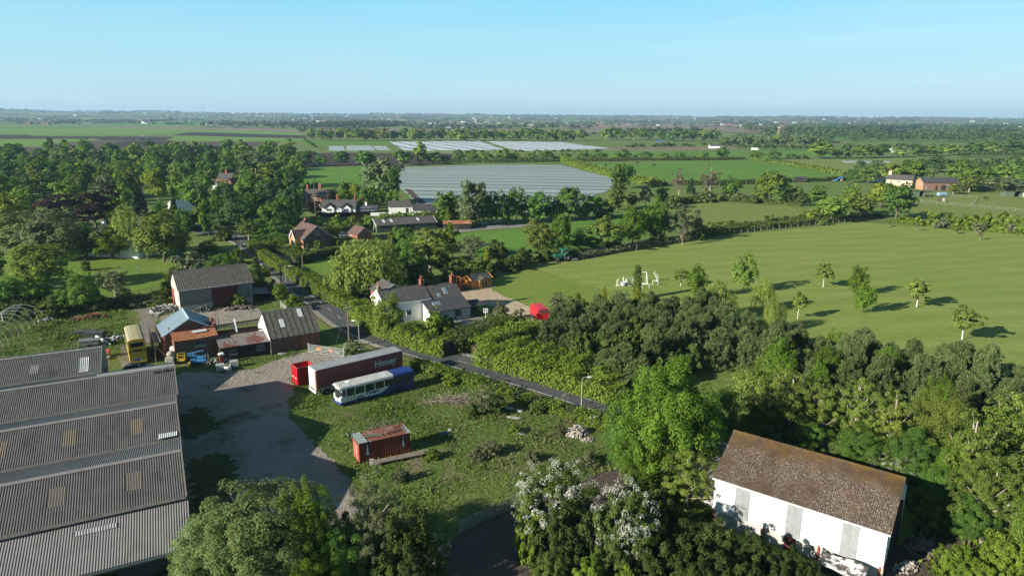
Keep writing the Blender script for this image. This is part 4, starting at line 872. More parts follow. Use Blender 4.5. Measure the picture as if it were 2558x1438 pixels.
for z0, nm, lab, (u, v), w, g in ((0, 'field_shelter', 'green timber field shelter with open middle below the converted brick barn', (2281, 492), 8, 1), (0, 'field_shelter', 'green field shelter with white panel at the right edge of the paddocks', (2510, 492), 12, 2)):
    x, y = at(u, v); t = thing(nm, lab, 'shelter', (x, y, 0), rad(-4 if g == 1 else -6), 'field shelters')
    m = MB(); m.prism([(0, 0), (4, 0), (4, 2.3), (0, 2.9)], 0, w*.36, 'x'); m.prism([(0, 0), (4, 0), (4, 2.3), (0, 2.9)], w*.64, w, 'x'); m.box(w*.36, w*.64, 3.7, 3.95, 0, 2.3); m.obj('wall', GRNW, t)
    m = MB(); slab(m, (-.4, -.5, 3.05), (w+.4, -.5, 3.05), (w+.4, 4.3, 2.4), (-.4, 4.3, 2.4), .1); m.obj('roof', SLATED, t)
    if g == 2: m = MB(); m.box(w*.68, w*.86, -.06, -.01, .2, 2.2); m.obj('door', PLASW, t)
x, y = at(1990, 455); house('stable', 'small dark stable by the hedge under the green pasture', 'stable', x, y, 0, 6.5, 4, 2.4, 3.2, BLKW, SLATED, doors=[(1, 1.2, 2, WOODD), (4, 1.2, 2, WOODD)])
x, y = at(2180, 454); house('small_white_annexe', 'small white annexe left of the cream farmhouse', 'annexe', x, y, -20, 6, 5, 3.0, 4.6, WHITE, SLATE)
# far buildings, each small in the picture
FAR = [('factory_hall', 'long white factory hall left of the far village, largest white roof there', 455, 297, 120, 34, 9, 12), ('warehouse', 'second white warehouse right of the long factory hall', 520, 294, 70, 26, 8, 11), ('farm_shed', 'pale farm shed with grey roof at the far edge of the striped fields', 355, 309, 45, 22, 6, 9),
       ('farm_shed', 'far red brick farm building at the left horizon', 112, 312, 26, 16, 6, 10), ('farm_house', 'tiny white house left of the far red farm building', 70, 312, 18, 10, 5, 8), ('dark_barn', 'dark open barn in front of the far tree belt', 555, 313, 26, 14, 5, 7),
       ('white_house', 'white house on the plain behind the long row of trees', 1155, 319, 16, 9, 5, 8), ('white_house', 'low pale farm building left of the white house on the plain', 1118, 319, 22, 9, 4, 6), ('factory_hall', 'long low white building far beyond the tan field, left one', 1510, 302, 90, 30, 7, 9), ('factory_hall', 'long low white building far beyond the tan field, right one', 1555, 303, 70, 30, 7, 9),
       ('white_farm', 'white farm cluster far right of centre on the plain', 1800, 300, 60, 22, 8, 12), ('cream_hall', 'cream coloured hall right of the white farm cluster', 1848, 308, 50, 20, 8, 10), ('pink_house', 'pinkish house roof among the far right trees', 2240, 333, 22, 14, 5, 9), ('tan_barn', 'tan barn roof among the far right trees', 2355, 343, 36, 16, 5, 9),
       ('white_sheds', 'white sheds among trees beyond the right paddocks', 2252, 381, 18, 8, 3, 5), ('white_caravan_shed', 'white low building beside the reed strip', 1790, 371, 16, 6, 3, 4.5)]
for nm, lab, u, v, L_, D_, he_, hr_ in FAR:
    x, y = at(u, v)
    wm = BRICK if 'red' in lab else (BLKW if 'dark' in nm else (TILE if 'pink' in nm else (CREAM if 'cream' in nm or 'tan' in nm else WHITE)))
    rm = TILE if 'pink' in nm or 'red' in lab else (CREAM if 'tan' in nm else (BLKW if 'dark' in nm else (PLASW if L_ > 30 else SLATE)))
    t = thing(nm, lab, 'building', (x - L_/2, y, 0), rad(3)); gable_walls(t, L_, D_, he_, hr_, wm); gable_roof(t, L_, D_, he_, hr_, rm)
def windmill():
    x, y = at(1945, 345); t = thing('windmill_tower', 'round brick windmill tower rising above the far right woods', 'windmill', (x, y, 0))
    h = hgt(x, y, 316); m = MB(); m.smooth = True; m.lathe([(4.0, 0), (3.0, h-3), (.01, h-3)], n=16); m.obj('tower', pm('weathered_mill_brick', (.11, .085, .07), (.14, .105, .085), .4), t)
    m = MB(); m.smooth = True; m.lathe([(3.2, h-3), (2.8, h-1.5), (1.3, h-.2), (.01, h)], n=16); m.obj('cap', pm('pale_cap', (.28, .27, .25)), t)
windmill()
def red_mast():
    x, y = at(808, 306); t = thing('radio_mast', 'thin red mast above the far village trees', 'mast', (x, y, 0)); h = hgt(x, y, 281)
    m = MB(); m.tube([(0, 0, 0), (0, 0, h)], [1.2, .5], 6); m.obj('mast_pole', REDST, t)
red_mast()

# ------------------------------------------------------------------ 7. vehicles
TYRE = pm('tyre_rubber', (.018, .018, .018), (.028, .027, .026), 3)
RIMM = pm('dull_rim', (.30, .30, .30), (.22, .21, .20), 4, rough=.5)
def wheel(t, x, y, r=.48, w=.28, axis='y', rim=RIMM, name='wheel'):
    m = MB(); m.smooth = True; p = [(.3*r, -w/2), (.92*r, -w/2), (r, -w*.32), (r, w*.32), (.92*r, w/2), (.3*r, w/2)]
    m.lathe([(a, b) for a, b in p], (x, y, r), 20, axis); o = m.obj(name, TYRE, t)
    m = MB(); m.smooth = True; m.lathe([(.02, -w*.46), (.55*r, -w*.42), (.60*r, -w*.53), (.60*r, w*.53), (.55*r, w*.42), (.02, w*.46)], (x, y, r), 16, axis); m.obj('rim', rim, o)
    return o
def text(t, s, size, loc, rot, mat, name='lettering', ext=.01, off=0, shear=0, sx=1):
    c = bpy.data.curves.new(name, 'FONT'); c.body = s; c.size = size; c.extrude = ext; c.offset = off; c.shear = shear; c.align_x = 'LEFT'
    tmp = bpy.data.objects.new('tmp', c); me = bpy.data.meshes.new_from_object(tmp); bpy.data.objects.remove(tmp); bpy.data.curves.remove(c)
    me.name = name; me.materials.clear(); me.materials.append(mat)
    o = link(name, me, t); o.location = loc; o.rotation_euler = rot; o.scale = (sx, 1, 1)
    return o
def trailer():
    L, D, H = 13.5, 2.5, 4.0
    t = thing('box_trailer', 'long dark red curtain-sided trailer lettered Honey parked on the grass verge', 'trailer', (-26.9, 88.0, 0), rad(38.5))
    CUR = pm('faded_red_curtain', (.165, .042, .038), (.20, .056, .05), .8, rough=.6, bump=.35, bsc=2.2, spots=[((.20, .085, .075), .7, .58, .8, (1, 1, .35)), ((.10, .035, .033), 1.6, .58, .78, (5, 5, .3))])
    m = MB(); m.box(.12, L, .0, D, 1.25, H-.06); m.obj('curtain_side', CUR, t)
    RF = pm('dirty_trailer_roof', (.235, .245, .25), (.29, .30, .305), .8, rough=.6, spots=[((.20, .21, .215), 1.2, .5, .75, (.5, 3, 1)), ((.44, .45, .45), .5, .62, .8, None)])
    m = MB(); m.bev(-.02, L+.02, -.02, D+.02, H-.06, H+.02, .05); m.obj('roof', RF, t)
    m = MB(); m.box(-.04, .115, .02, D-.02, 1.2, H-.1); d = m.obj('rear_door', pm('white_trailer_door', (.80, .79, .75), (.74, .72, .67), 1, spots=[((.60, .55, .45), 1.4, .62, .8, (2, 2, .4))]), t)
    m = MB(); m.box(-.08, .13, -.03, .34, 1.2, H-.12); m.obj('corner_post', pm('pinkish_corner', (.52, .20, .14), (.44, .15, .11), 1.2), t)
    for y in (.85, 1.25, 1.65): m = MB(); m.tube([(-.07, y, 1.3), (-.07, y, H-.25)], .025, 6); m.obj('locking_bar', GALV, d)
    m = MB(); m.box(-.09, -.045, .95, 1.5, 1.35, 1.95); m.obj('notice_plate', pm('worn_plate', (.28, .25, .2), (.62, .6, .5), 7), d)
    m = MB(); m.box(-.1, L, .06, D-.06, 1.02, 1.23); m.box(.2, L-2.5, .7, 1.0, .7, 1.02); m.box(.2, L-2.5, 1.5, 1.8, .7, 1.02); m.obj('chassis', pm('pale_chassis', (.34, .35, .31), (.26, .27, .25), 1.4), t)
    m = MB(); m.box(-.18, -.02, .1, D-.1, .55, .8); m.box(-.15, .1, .05, .5, .8, 1.05); m.box(-.15, .1, D-.5, D-.05, .8, 1.05); b = m.obj('bumper', WPAINT, t)
    for y in (.15, D-.45): m = MB(); m.box(-.2, -.152, y, y+.3, .86, 1.0); m.obj('tail_light', REDST, b)
    for x in (1.4, 2.7, 4.0):
        for y in (.18, D-.18): wheel(t, x, y, .5, .32)
        m = MB()
        for k in range(8):
            a0, a1 = math.pi*k/8, math.pi*(k+1)/8
            m.add([(x+.62*math.cos(a), yy, .5+.62*math.sin(a)) for a in (a0, a1) for yy in (.0, .38)], [(0, 2, 3, 1)])
        m.obj('mudguard', WPAINT, t)
    for y in (.5, D-.5): m = MB(); m.box(L-3.1, L-2.95, y-.07, y+.07, .05, 1.05); m.box(L-3.25, L-2.8, y-.2, y+.2, .0, .06); m.obj('landing_leg', STEEL, t)
    lt = text(t, 'Honey', 1.32, (8.85, -.012, 2.42), (rad(90), 0, 0), pm('cream_lettering', (.46, .46, .43), (.36, .35, .33), 4), off=.055, shear=.06, sx=1.0)
trailer()
def coach():
    L, D, H = 11.2, 2.42, 2.85
    t = thing('single_deck_bus', 'white and dark blue single-deck bus lettered Tyrers parked beside the red trailer', 'bus', (-22.9, 84.7, 0), rad(37.0))
    n = NT('bus_livery'); v = n.coord('Object'); s = n.sep(v)
    zf = n.math('SMOOTH_MIN', n.math('MULTIPLY', n.math('SUBTRACT', s[2], .35), 1.9), 2.4, .8)
    edge = n.math('ADD', zf, 5.55)
    blue = n.math('MAXIMUM', n.math('GREATER_THAN', s[0], edge), n.math('LESS_THAN', s[2], .62))
    dirt = n.ramp(n.noise(v, 1.4, 6), .5, .8)
    c = n.mix(blue, n.mix(dirt, (.62, .64, .64), (.52, .53, .51)), n.mix(dirt, (.016, .036, .15), (.024, .045, .16)))
    BODY = n.pbr(c, .4, 0, None, .5)
    n = NT('bus_roof'); v = n.coord('Object'); s = n.sep(v)
    g = n.mix(n.ramp(n.noise(v, 1.0, 7, .7), .42, .68), (.40, .39, .36), (.55, .545, .52)); c = n.mix(n.math('GREATER_THAN', s[0], 8.0), g, (.016, .036, .17)); ROOF = n.pbr(c, .45, 0, None, .4)
    # body shell with cut window band: lower side, pillars and cant rail are one mesh
    m = MB(); m.box(.12, L, .02, D, .30, 1.36); m.box(.05, L, .02, .10, 2.38, 2.62); m.box(.05, L, D-.08, D, 2.38, 2.62); m.box(L-.5, L, .02, D, 1.36, 2.62)
    for x in (.98, 2.2, 3.66, 5.12, 6.58, 8.0, 9.3, 10.6): m.box(x-.06, x+.06, .02, .10, 1.36, 2.38); m.box(x-.06, x+.06, D-.10, D-.02, 1.36, 2.38)
    # front mask: curved in plan
    f0 = lambda y: .34 * ((y - D/2) / (D/2))**2 - .02
    def fsheet(z0, z1, ya=.02, yb=D, n=10, lean=0): m.sheet(lambda u, w: (f0(ya+(yb-ya)*u) + lean*w, ya+(yb-ya)*u, z0+(z1-z0)*w), n, 2)
    fsheet(.28, 1.12); fsheet(2.42, 2.72, lean=.1)
    for ya, yb in ((.02, .16), (D-.14, D)): fsheet(1.1, 2.44, ya, yb, 2)
    m.obj('body', BODY, t)
    m = MB(); m.smooth = False
    prof = [(0, 2.56), (.05, 2.70), (.22, 2.80), (.6, 2.86), (D-.6, 2.86), (D-.22, 2.80), (D-.05, 2.70), (D, 2.56)]
    m.prism([(a+.01, b) for a, b in prof], .22, L, 'x'); m.prism([(a*.96+.05, b-.05) for a, b in prof], .06, .22, 'x'); r = m.obj('roof', ROOF, t)
    m = MB(); m.bev(1.5, 2.1, 1.0, 1.6, 2.86, 2.95, .06); m.obj('roof_hatch', WPAINT, r)
    BG = glassmat('bus_glass', (.016, .02, .021), .06)
    m = MB(); m.sheet(lambda u, w: (f0(.16+(D-.30)*u)+.02, .16+(D-.30)*u, 1.12+1.32*w), 8, 2); m.obj('windscreen', glassmat('windscreen_glass', (.030, .036, .036), .05), t)
    xs = [2.26, 3.72, 5.18, 6.64, 8.06, 9.36]; xe = [3.60, 5.06, 6.52, 7.94, 9.24, 10.54]
    for a, b in zip(xs, xe):
        for y in (.045, D-.075): m = MB(); m.box(a, b, y, y+.03, 1.37, 2.37); m.obj('window', BG, t)
    m = MB(); m.box(1.04, 2.14, .03, .06, .38, 2.36); d = m.obj('door', BG, t)
    m = MB(); m.box(1.04, 1.10, .0, .03, .36, 2.4); m.box(1.56, 1.62, .0, .03, .36, 2.4); m.box(2.08, 2.14, .0, .03, .36, 2.4); m.box(1.04, 2.14, .0, .03, 2.34, 2.42); m.obj('door_frame', BLACK, d)
    m = MB(); m.tube([(1.85, -.02, .9), (1.85, -.02, 1.9)], .025, 6); m.obj('handle', pm('yellow_rail', (.6, .5, .05)), d)
    for k in range(9):
        for y in (.4, 1.55): m = MB(); m.box(3.0+k*.78, 3.35+k*.78, y, y+.45, 1.0, 1.75); m.obj('seat', pm('blue_moquette', (.03, .05, .12), (.05, .06, .12), 5), t) if k % 2 == 0 else None
    for x in (2.95, 8.75):
        for y in (.16, D-.16): wheel(t, x, y, .47, .28)
        m = MB()
        for k in range(8):
            a0, a1 = math.pi*k/8, math.pi*(k+1)/8
            m.add([(x+r_*math.cos(a), .005, .47+r_*math.sin(a)) for a in (a0, a1) for r_ in (.48, .60)], [(0, 2, 3, 1)])
        m.obj('wheel_arch', BLACK, t)
    for y in (.12, D-.42): m = MB(); m.bev(f0(y+.15)-.05, f0(y+.15)+.03, y, y+.3, .62, .82, .02); m.obj('headlight', pm('lamp_lens', (.6, .62, .62), rough=.1, spec=.6), t)
    m = MB(); m.box(-.06, .3, .06, D-.06, .27, .42); m.obj('bumper', pm('blue_bumper', (.03, .06, .20), rough=.5), t)
    m = MB(); m.box(-.055, -.035, D/2-.28, D/2+.28, .62, .74); m.obj('number_plate', WPAINT, t)
    for s_, y in ((-1, -.28), (1, D+.02)): m = MB(); m.box(.05, .18, y, y+.22, 1.7, 2.2); m.tube([(.2, .1 if s_ < 0 else D-.1, 2.45), (.12, y+.11, 2.2)], .02, 5); m.obj('mirror', BLACK, t)
    text(t, 'Tyrers', .70, (3.72, .008, .90), (rad(90), 0, 0), pm('dark_lettering', (.02, .025, .05)), off=.022, shear=.25, sx=1.05)
coach()
def double_decker():
    L, W_, H = 8.9, 2.42, 4.2
    t = thing('double_deck_bus', 'old yellow double-deck bus seen from behind in the weedy yard', 'bus', (-59.2, 99.8, 0), rad(32))
    YEL = pm('faded_yellow_paint', (.56, .36, .05), (.62, .42, .07), .8, rough=.55, spots=[((.40, .27, .06), 1.2, .58, .8, (2, 2, .4)), ((.66, .50, .22), .9, .62, .8, None)])
    YR = pm('peeled_bus_roof', (.30, .265, .14), (.36, .31, .15), 1.3, spots=[((.36, .40, .42), 2.2, .52, .64, None), ((.24, .24, .20), 4, .58, .7, None)])
    # x across the back, y forwards
    m = MB(); m.box(.02, W_-.02, .05, L, .35, 2.55); m.box(.02, W_-.02, .05, L, 2.55, 2.9); m.box(.02, .1, .05, L, 2.9, 3.75); m.box(W_-.1, W_-.02, .05, L, 2.9, 3.75)
    m.box(.02, W_-.02, L-.2, L, 2.9, 3.75); m.box(.1, .34, .05, .2, 2.9, 3.75); m.box(W_-.34, W_-.1, .05, .2, 2.9, 3.75); m.box(.02, W_-.02, .05, L, 3.70, 3.86); m.obj('body', YEL, t)
    m = MB(); prof = [(0, 3.80), (.06, 4.0), (.3, 4.15), (.8, 4.22), (W_-.8, 4.22), (W_-.3, 4.15), (W_-.06, 4.0), (W_, 3.80)]
    m.prism(prof, .12, L-.1, 'y'); m.obj('roof', YR, t)
    m = MB(); m.prism([(a*.97+.036, b-.04) for a, b in prof], .0, .12, 'y'); m.obj('roof_edge', YEL, t)
    m = MB(); m.box(.3, W_-.3, .0, .06, 2.98, 3.68); w = m.obj('window', GLASS, t)
    m = MB(); m.box(.24, W_-.24, -.03, .02, 3.68, 3.76); m.box(.24, W_-.24, -.03, .02, 2.9, 2.98); m.box(.22, .31, -.03, .02, 2.9, 3.76); m.box(W_-.31, W_-.22, -.03, .02, 2.9, 3.76); m.obj('frame', YEL, w)
    m = MB(); m.box(.5, W_-.5, .02, .045, 2.2, 2.5); m.obj('destination_window', GLASS, t)
    for x in (.12, W_-.34): m = MB(); m.box(x, x+.2, .0, .045, 2.22, 2.48); m.obj('lamp_housing', BLACK, t)
    for k in range(3): m = MB(); m.box(.15, W_-.15, .025, .047, 1.05+k*.36, 1.07+k*.36); m.obj('panel_seam', pm('seam_brown', (.26, .16, .03)), t)
    lg = MB(); lg.box(.55, 1.75, .01, .046, .72, 1.08); s = lg.obj('rear_sign', pm('blue_white_sign', (.04, .10, .46), (.60, .66, .74), 2.2, .49, .52), t)
    k2 = MB(); k2.prism([(1.12, .64), (1.3, .62), (1.26, 1.02), (1.16, 1.05)], -.005, .008, 'y'); k2.obj('emblem', BLACK, s)
    for y in (2.0, 6.4):
        for x in (.16, W_-.16): wheel(t, x, y, .5, .28, 'x')
    for k in range(6):
        for x, nx in ((-.005, .03), (W_-.03, W_+.005)):
            for z0, z1 in ((1.6, 2.3), (2.98, 3.6)): m = MB(); m.box(x, x+.035, .5+k*1.38, 1.75+k*1.38, z0, z1); m.obj('window', GLASS, t)
    m = MB(); m.box(.1, W_-.1, -.1, .08, .36, .56); m.obj('bumper', YEL, t)
double_decker()
def skip():
    p = P(760, 968); t = thing('red_skip', 'tall bright red open-topped skip beside the rear end of the red trailer', 'skip', (p[0]-.9, p[1]+.3, 0), rad(38.5))
    RED = pm('bright_red_paint', (.52, .012, .022), (.46, .016, .024), 1.2, rough=.45, spots=[((.30, .02, .02), 2.2, .6, .8, (2, 2, .5))])
    W_, L, H = 2.2, 2.5, 2.75
    m = MB(); m.box(0, .06, 0, W_, .15, H); m.box(L-.06, L, 0, W_, .15, H); m.box(.06, L-.06, 0, .06, .15, H); m.box(.06, L-.06, W_-.06, W_, .15, H); m.box(.06, L-.06, .06, W_-.06, .15, .25)
    m.obj('body', RED, t)
    m = MB(); m.box(-.05, L+.05, -.07, .08, H-.02, H+.1); m.box(-.05, L+.05, W_-.08, W_+.07, H-.02, H+.1); m.box(-.05, .1, .08, W_-.08, H-.02, H+.1); m.box(L-.1, L+.05, .08, W_-.08, H-.02, H+.1); m.obj('rim', pm('worn_red_rim', (.40, .03, .03), (.3, .06, .05), 3), t)
    for y in (.05, .7, 1.4, 2.05): m = MB(); m.box(-.09, .0, y, y+.1, .15, H-.05); m.obj('rib', RED, t)
    m = MB(); m.box(-.1, -.0, .0, W_, 1.2, 1.32); m.obj('door_bar', RED, t)
    for x in (.7, 1.5): m = MB(); m.box(x, x+.1, -.09, .0, .15, H-.05); m.obj('rib', RED, t)
    for y in (.35, 1.3): m = MB(); m.box(-.12, -.10, y, y+.45, 1.12, 1.26); m.obj('reflector_strip', WPAINT, t)
    m = MB(); rng = random.Random(2)
    for k in range(16): x, y = rng.uniform(.3, L-.5), rng.uniform(.25, W_-.6); m.obox((x, y, 1.6+rng.random()*.4), (x+rng.uniform(-.6, .6), y+rng.uniform(-.4, .4), 1.75+rng.random()*.5), rng.uniform(.1, .4), rng.uniform(.05, .3))
    tag(m.obj('waste_heap', pm('mixed_waste', (.03, .03, .032), (.35, .34, .33), 2.5, .55, .62), t), kind=None)
    q = thing('orange_trough', 'small rusty orange trough left of the bright red skip', 'trough', (p[0]-1.8, p[1]+2.2, 0), rad(38.5))
    m = MB(); m.prism([(0, .1), (1.4, .1), (1.6, .95), (-.2, .95)], 0, 1.2, 'y'); m.obj('trough_body', pm('orange_paint', (.50, .17, .06), (.36, .12, .05), 2), q)
    m = MB(); m.box(-.25, 1.65, -.06, 0, .85, .98); m.box(-.25, 1.65, 1.2, 1.26, .85, .98); m.obj('trough_rim', RUST, q)
skip()
def container():
    L, D, H = 6.06, 2.44, 2.5
    t = thing('shipping_container', 'rust red shipping container with old sheets and planks on top on the rough grass', 'container', (-17.0, 69.4, 0), rad(29.0))
    CR = pm('rust_red_container', (.19, .040, .024), (.25, .062, .033), 1.0, rough=.75, spots=[((.13, .045, .035), 1.3, .55, .72, (3, 3, .25)), ((.40, .15, .09), 2.0, .64, .76, (3, 3, .4))])
    m = MB(); A = .05
    def wave(i): return (0, 0, 1, 1)[i % 4]
    n = 80
    pts = [(L*(i/n), wave(i)*.07) for i in range(n+1)]
    m.add([(x, y+.03, z) for z in (.16, H-.12) for x, y in pts], [(i, i+1, n+2+i, n+1+i) for i in range(n)])
    m.add([(x, D-y-.03, z) for z in (.16, H-.12) for x, y in pts], [(i, i+1, n+2+i, n+1+i) for i in range(n)])
    k = 30; py = [(D*(i/k), wave(i)*.06) for i in range(k+1)]
    m.add([(L-.03-x, y, z) for z in (.16, H-.12) for y, x in py], [(i, i+1, k+2+i, k+1+i) for i in range(k)])
    m.obj('side_panel', CR, t)
    f = MB()
    for x in (0, L-.14):
        for y in (0, D-.14): f.box(x, x+.14, y, y+.14, 0, H)
    for y in (0, D-.1): f.box(.14, L-.14, y, y+.1, 0, .16); f.box(.14, L-.14, y, y+.1, H-.12, H)
    for x in (0, L-.1): f.box(x, x+.1, .14, D-.14, 0, .16); f.box(x, x+.1, .14, D-.14, H-.12, H)
    f.obj('frame', CR, t)
    for y0 in (.15, 1.23):
        d = MB(); d.box(.02, .07, y0, y0+1.05, .17, H-.13); o = d.obj('door', pm('door_rust_red', (.44, .10, .05), (.50, .15, .08), 1.2, spots=[((.62, .45, .36), 2.2, .64, .74, (2, 2, .5))]), t)
        for q in (.25, .8): b = MB(); b.tube([(-.01, y0+q, .15), (-.01, y0+q, H-.1)], .022, 6); b.obj('locking_bar', GALV if q > .5 else CR, o)
    m = MB(); m.box(-.004, .018, 1.02, 1.14, .9, 1.9); m.obj('white_notice', WPAINT, t)
    m = MB(); m.box(.1, L-.1, .1, D-.1, H-.1, H-.04); m.obj('top_panel', CR, t)
    RP = pm('patchy_roof_sheet', (.20, .078, .04), (.15, .065, .042), .9, spots=[((.24, .26, .255), .6, .48, .55, (.9, .5, 1)), ((.13, .06, .045), 1.5, .56, .7, (1, .5, 1))])
    m = MB(); corr(m, (-.1, -.08, H+.03), (3.6, -.08, H+.03), (3.5, D+.05, H+.20), (-.12, D+.05, H+.16), pitch=.24, amp=.03); m.obj('loose_roof_sheet', RP, t)
    m = MB(); corr(m, (3.3, -.1, H+.02), (L+.05, -.1, H+.03), (L+.0, D+.1, H+.12), (3.2, D+.1, H+.26), pitch=.24, amp=.03); m.obj('loose_roof_sheet', RP, t)
    m = MB(); corr(m, (-.1, -.1, H+.09), (1.0, -.1, H+.09), (.8, D, H+.24), (-.15, D, H+.22), pitch=.24, amp=.03); m.obj('pale_sheet', pm('blue_grey_sheet', (.26, .31, .30), (.20, .24, .235), 1.5), t)
    LET = pm('white_container_lettering', (.60, .60, .58)); PAN = pm('navy_panel', (.03, .045, .085), (.04, .055, .09), 3)
    for x in (.78, 5.0):
        m = MB(); m.box(x, x+.46, -.012, .02, .95, 2.25); o = m.obj('lettered_panel', PAN, t)
        for j, ch in enumerate('TITAN'): text(o, ch, .30, (x+.13 - (.0 if ch != 'I' else -.07), -.016, 2.0-j*.255), (rad(90), 0, 0), LET, off=.012)
    def plank(name, lab, a, b, w, h, mat, cat='plank'):
        q = MB(); q.obox(a, b, w, h); o = q.obj(name, mat); o.location = t.location; o.rotation_euler = t.rotation_euler; tag(o, lab, cat, 'planks lying on the rusty container'); return o
    plank('plank', 'pale grey plank on the container roof near its doors, upper one', (.7, 1.5, H+.33), (2.9, .95, H+.25), .18, .06, WOOD)
    plank('plank', 'pale grey plank on the container roof near its doors, lower one', (.75, 1.0, H+.30), (2.95, .55, H+.21), .18, .06, WOOD)
    plank('plank', 'long dark plank lying across the far end of the container roof', (3.4, .55, H+.24), (5.7, .95, H+.27), .15, .07, BLKW)
    plank('plank', 'short dark plank beside the rear edge of the container roof', (4.6, 1.5, H+.27), (5.6, 1.75, H+.27), .13, .06, BLKW)
    rng = random.Random(6)
    s = thing('timber_stack', 'stack of long grey timbers on bearers along the front of the rusty container', 'timber stack', tuple(t.location), rad(25))
    for k in range(5): m = MB(); y = -1.25 + k*.17; m.obox((1.0+rng.random()*.8, y, .42+.03*(k % 2)), (8.0-rng.random()*.6, y+rng.uniform(-.1, .1), .42), .15, .08); m.obj('timber', WOOD, s)
    for x in (2.0, 4.4, 6.8): m = MB(); m.box(x, x+.15, -1.4, -.5, 0, .38); m.obj('bearer', WOODD, s)
    p = P(925, 1163); b = thing('concrete_blocks', 'small heap of pale concrete blocks in weeds before the container', 'block heap', (p[0], p[1], 0), .3)
    for k in range(7): m = MB(); x, y = (k % 3)*.5, (k//3)*.3; m.box(x, x+.44, y, y+.22, .0 if k < 6 else .22, .215 if k < 6 else .43); m.obj('block', CONC, b)
    p = P(872, 1112); b = thing('metal_drum_panel', 'leaning dull grey metal panel left of the container doors', 'panel', (p[0], p[1], 0), rad(30))
    m = MB(); m.sheet(lambda u, v: (u*.5+.1*math.sin(v*3), v*1.3, 1.25*(1-u)*(.8+.2*math.sin(v*3.1))), 6, 8); m.obj('curved_sheet', pm('grey_panel', (.10, .105, .11), (.14, .145, .15), 2), b, fixn=False)
    # heap of scrap behind the container
    sc = thing('scrap_heap', 'tangle of branches and scrap directly behind the rusty container', 'scrap heap', tuple(P(955, 1072)), .5)
    m = MB()
    for k in range(40): a = rng.uniform(0, 6.28); x, y = rng.gauss(0, .9), rng.gauss(0, .45); m.tube([(x, y, rng.random()*.5), (x+math.cos(a)*.9, y+math.sin(a)*.6, rng.random()*1.1)], rng.uniform(.02, .06), 4)
    m.obj('scrap_pieces', pm('scrap_mix', (.12, .10, .085), (.35, .33, .30), 2, .52, .62), sc)['kind'] = 'stuff'
container()
# ------------------------------------------------------------------ 8. street furniture and small things
POLEW = pm('creosoted_pole', (.13, .095, .07), (.18, .14, .105), 3, spots=[((.09, .065, .05), 2, .55, .75, (4, 4, .3))])
LAMPG = pm('grey_lamp_column', (.25, .25, .235), (.32, .32, .30), 2)
def lamp(u, v, h, label, ang=0):
    p = P(u, v); t = thing('street_lamp', label, 'street lamp', tuple(p), rad(ang), 'street lamps along the lane')
    m = MB(); m.tube([(0, 0, 0), (0, 0, 1.4)], .11, 10); m.obj('base', LAMPG, t)
    m = MB(); m.tube([(0, 0, 1.4), (0, 0, h-.3), (.06, 0, h-.05), (.3, 0, h+.05), (.75, 0, h+.08)], [.075, .06, .05, .045, .04], 8); m.obj('column', LAMPG, t)
    m = MB(); m.prism([(.7, h-.02), (1.25, h+.02), (1.2, h+.14), (.72, h+.14)], -.13, .13, 'y'); m.obj('lamp_head', pm('white_lamp_head', (.66, .66, .64)), t)
lamp(1452, 1030, 4.9, 'pale street lamp on the near verge beside the tall hedge bank', 10)
lamp(899, 878, 5.2, 'street lamp just behind the bush at the yard gate', 160)
lamp(716, 722, 5.2, 'street lamp on the lane right of the red-doored barn', 20)
lamp(605, 660, 5.2, 'street lamp half hidden behind the shrubs above the barn', 20)
POLES = []
def pole(u, v, vt, label, arms=True):
    p = P(u, v); h = hgt(p[0], p[1], vt); t = thing('utility_pole', label, 'utility pole', tuple(p), .6, 'wooden utility poles')
    m = MB(); m.tube([(0, 0, 0), (.04, 0, h)], [.17, .12], 8); m.obj('shaft', POLEW, t)
    if arms:
        m = MB(); m.box(-.7, .7, -.14, -.05, h-.55, h-.43); m.obj('crossarm', POLEW, t)
        m = MB()
        for x in (-.6, -.2, .2, .6): m.lathe([(.02, h-.42), (.06, h-.38), (.04, h-.28), (.01, h-.26)], (x, -.1, 0), 6)
        m.obj('insulator_set', WPAINT, t)
    POLES.append((p[0], p[1], h)); return t
pole(873, 868, 763, 'leaning wooden pole with stay wire at the yard entrance')
pole(703, 715, 659, 'wooden pole beside the lane hedge behind the brick outbuilding')
pole(593, 640, 575, 'wooden pole on the lane where it bends behind the barn')
pole(487, 565, 515, 'thin wooden pole near the bright white gable in the trees')
pole(790, 560, 455, 'tall wooden pole in front of the brick farmhouse', False)
pole(857, 470, 418, 'slim wooden pole standing in the far pasture left of the covered field')
pole(2390, 478, 443, 'wooden pole before the converted brick barn', False)
pole(2357, 450, 432, 'wooden pole behind the converted brick barn', False)
pole(757, 680, 635, 'short grey post standing in the striped garden lawn', False)
def wire(label, pts, sag=.6, r=.018):
    m = MB(); q = []
    for i in range(len(pts)-1):
        for k in range(12):
            s = k/12; q.append((pts[i][0]*(1-s)+pts[i+1][0]*s, pts[i][1]*(1-s)+pts[i+1][1]*s, pts[i][2]*(1-s)+pts[i+1][2]*s - sag*4*s*(1-s)))
    q.append(pts[-1]); m.tube(q, r, 4); o = m.obj('overhead_wire', pm('wire_grey', (.09, .09, .09))); tag(o, label, 'wire')
wire('overhead wire running from pole to pole along the lane', [(a, b, c-.25) for a, b, c in POLES[:4]])
a = POLES[0]; g = P(834, 873); wire('stay wire running down from the leaning pole at the yard entrance', [(a[0], a[1], a[2]-.6), (g[0], g[1], .05)], 0, .022)
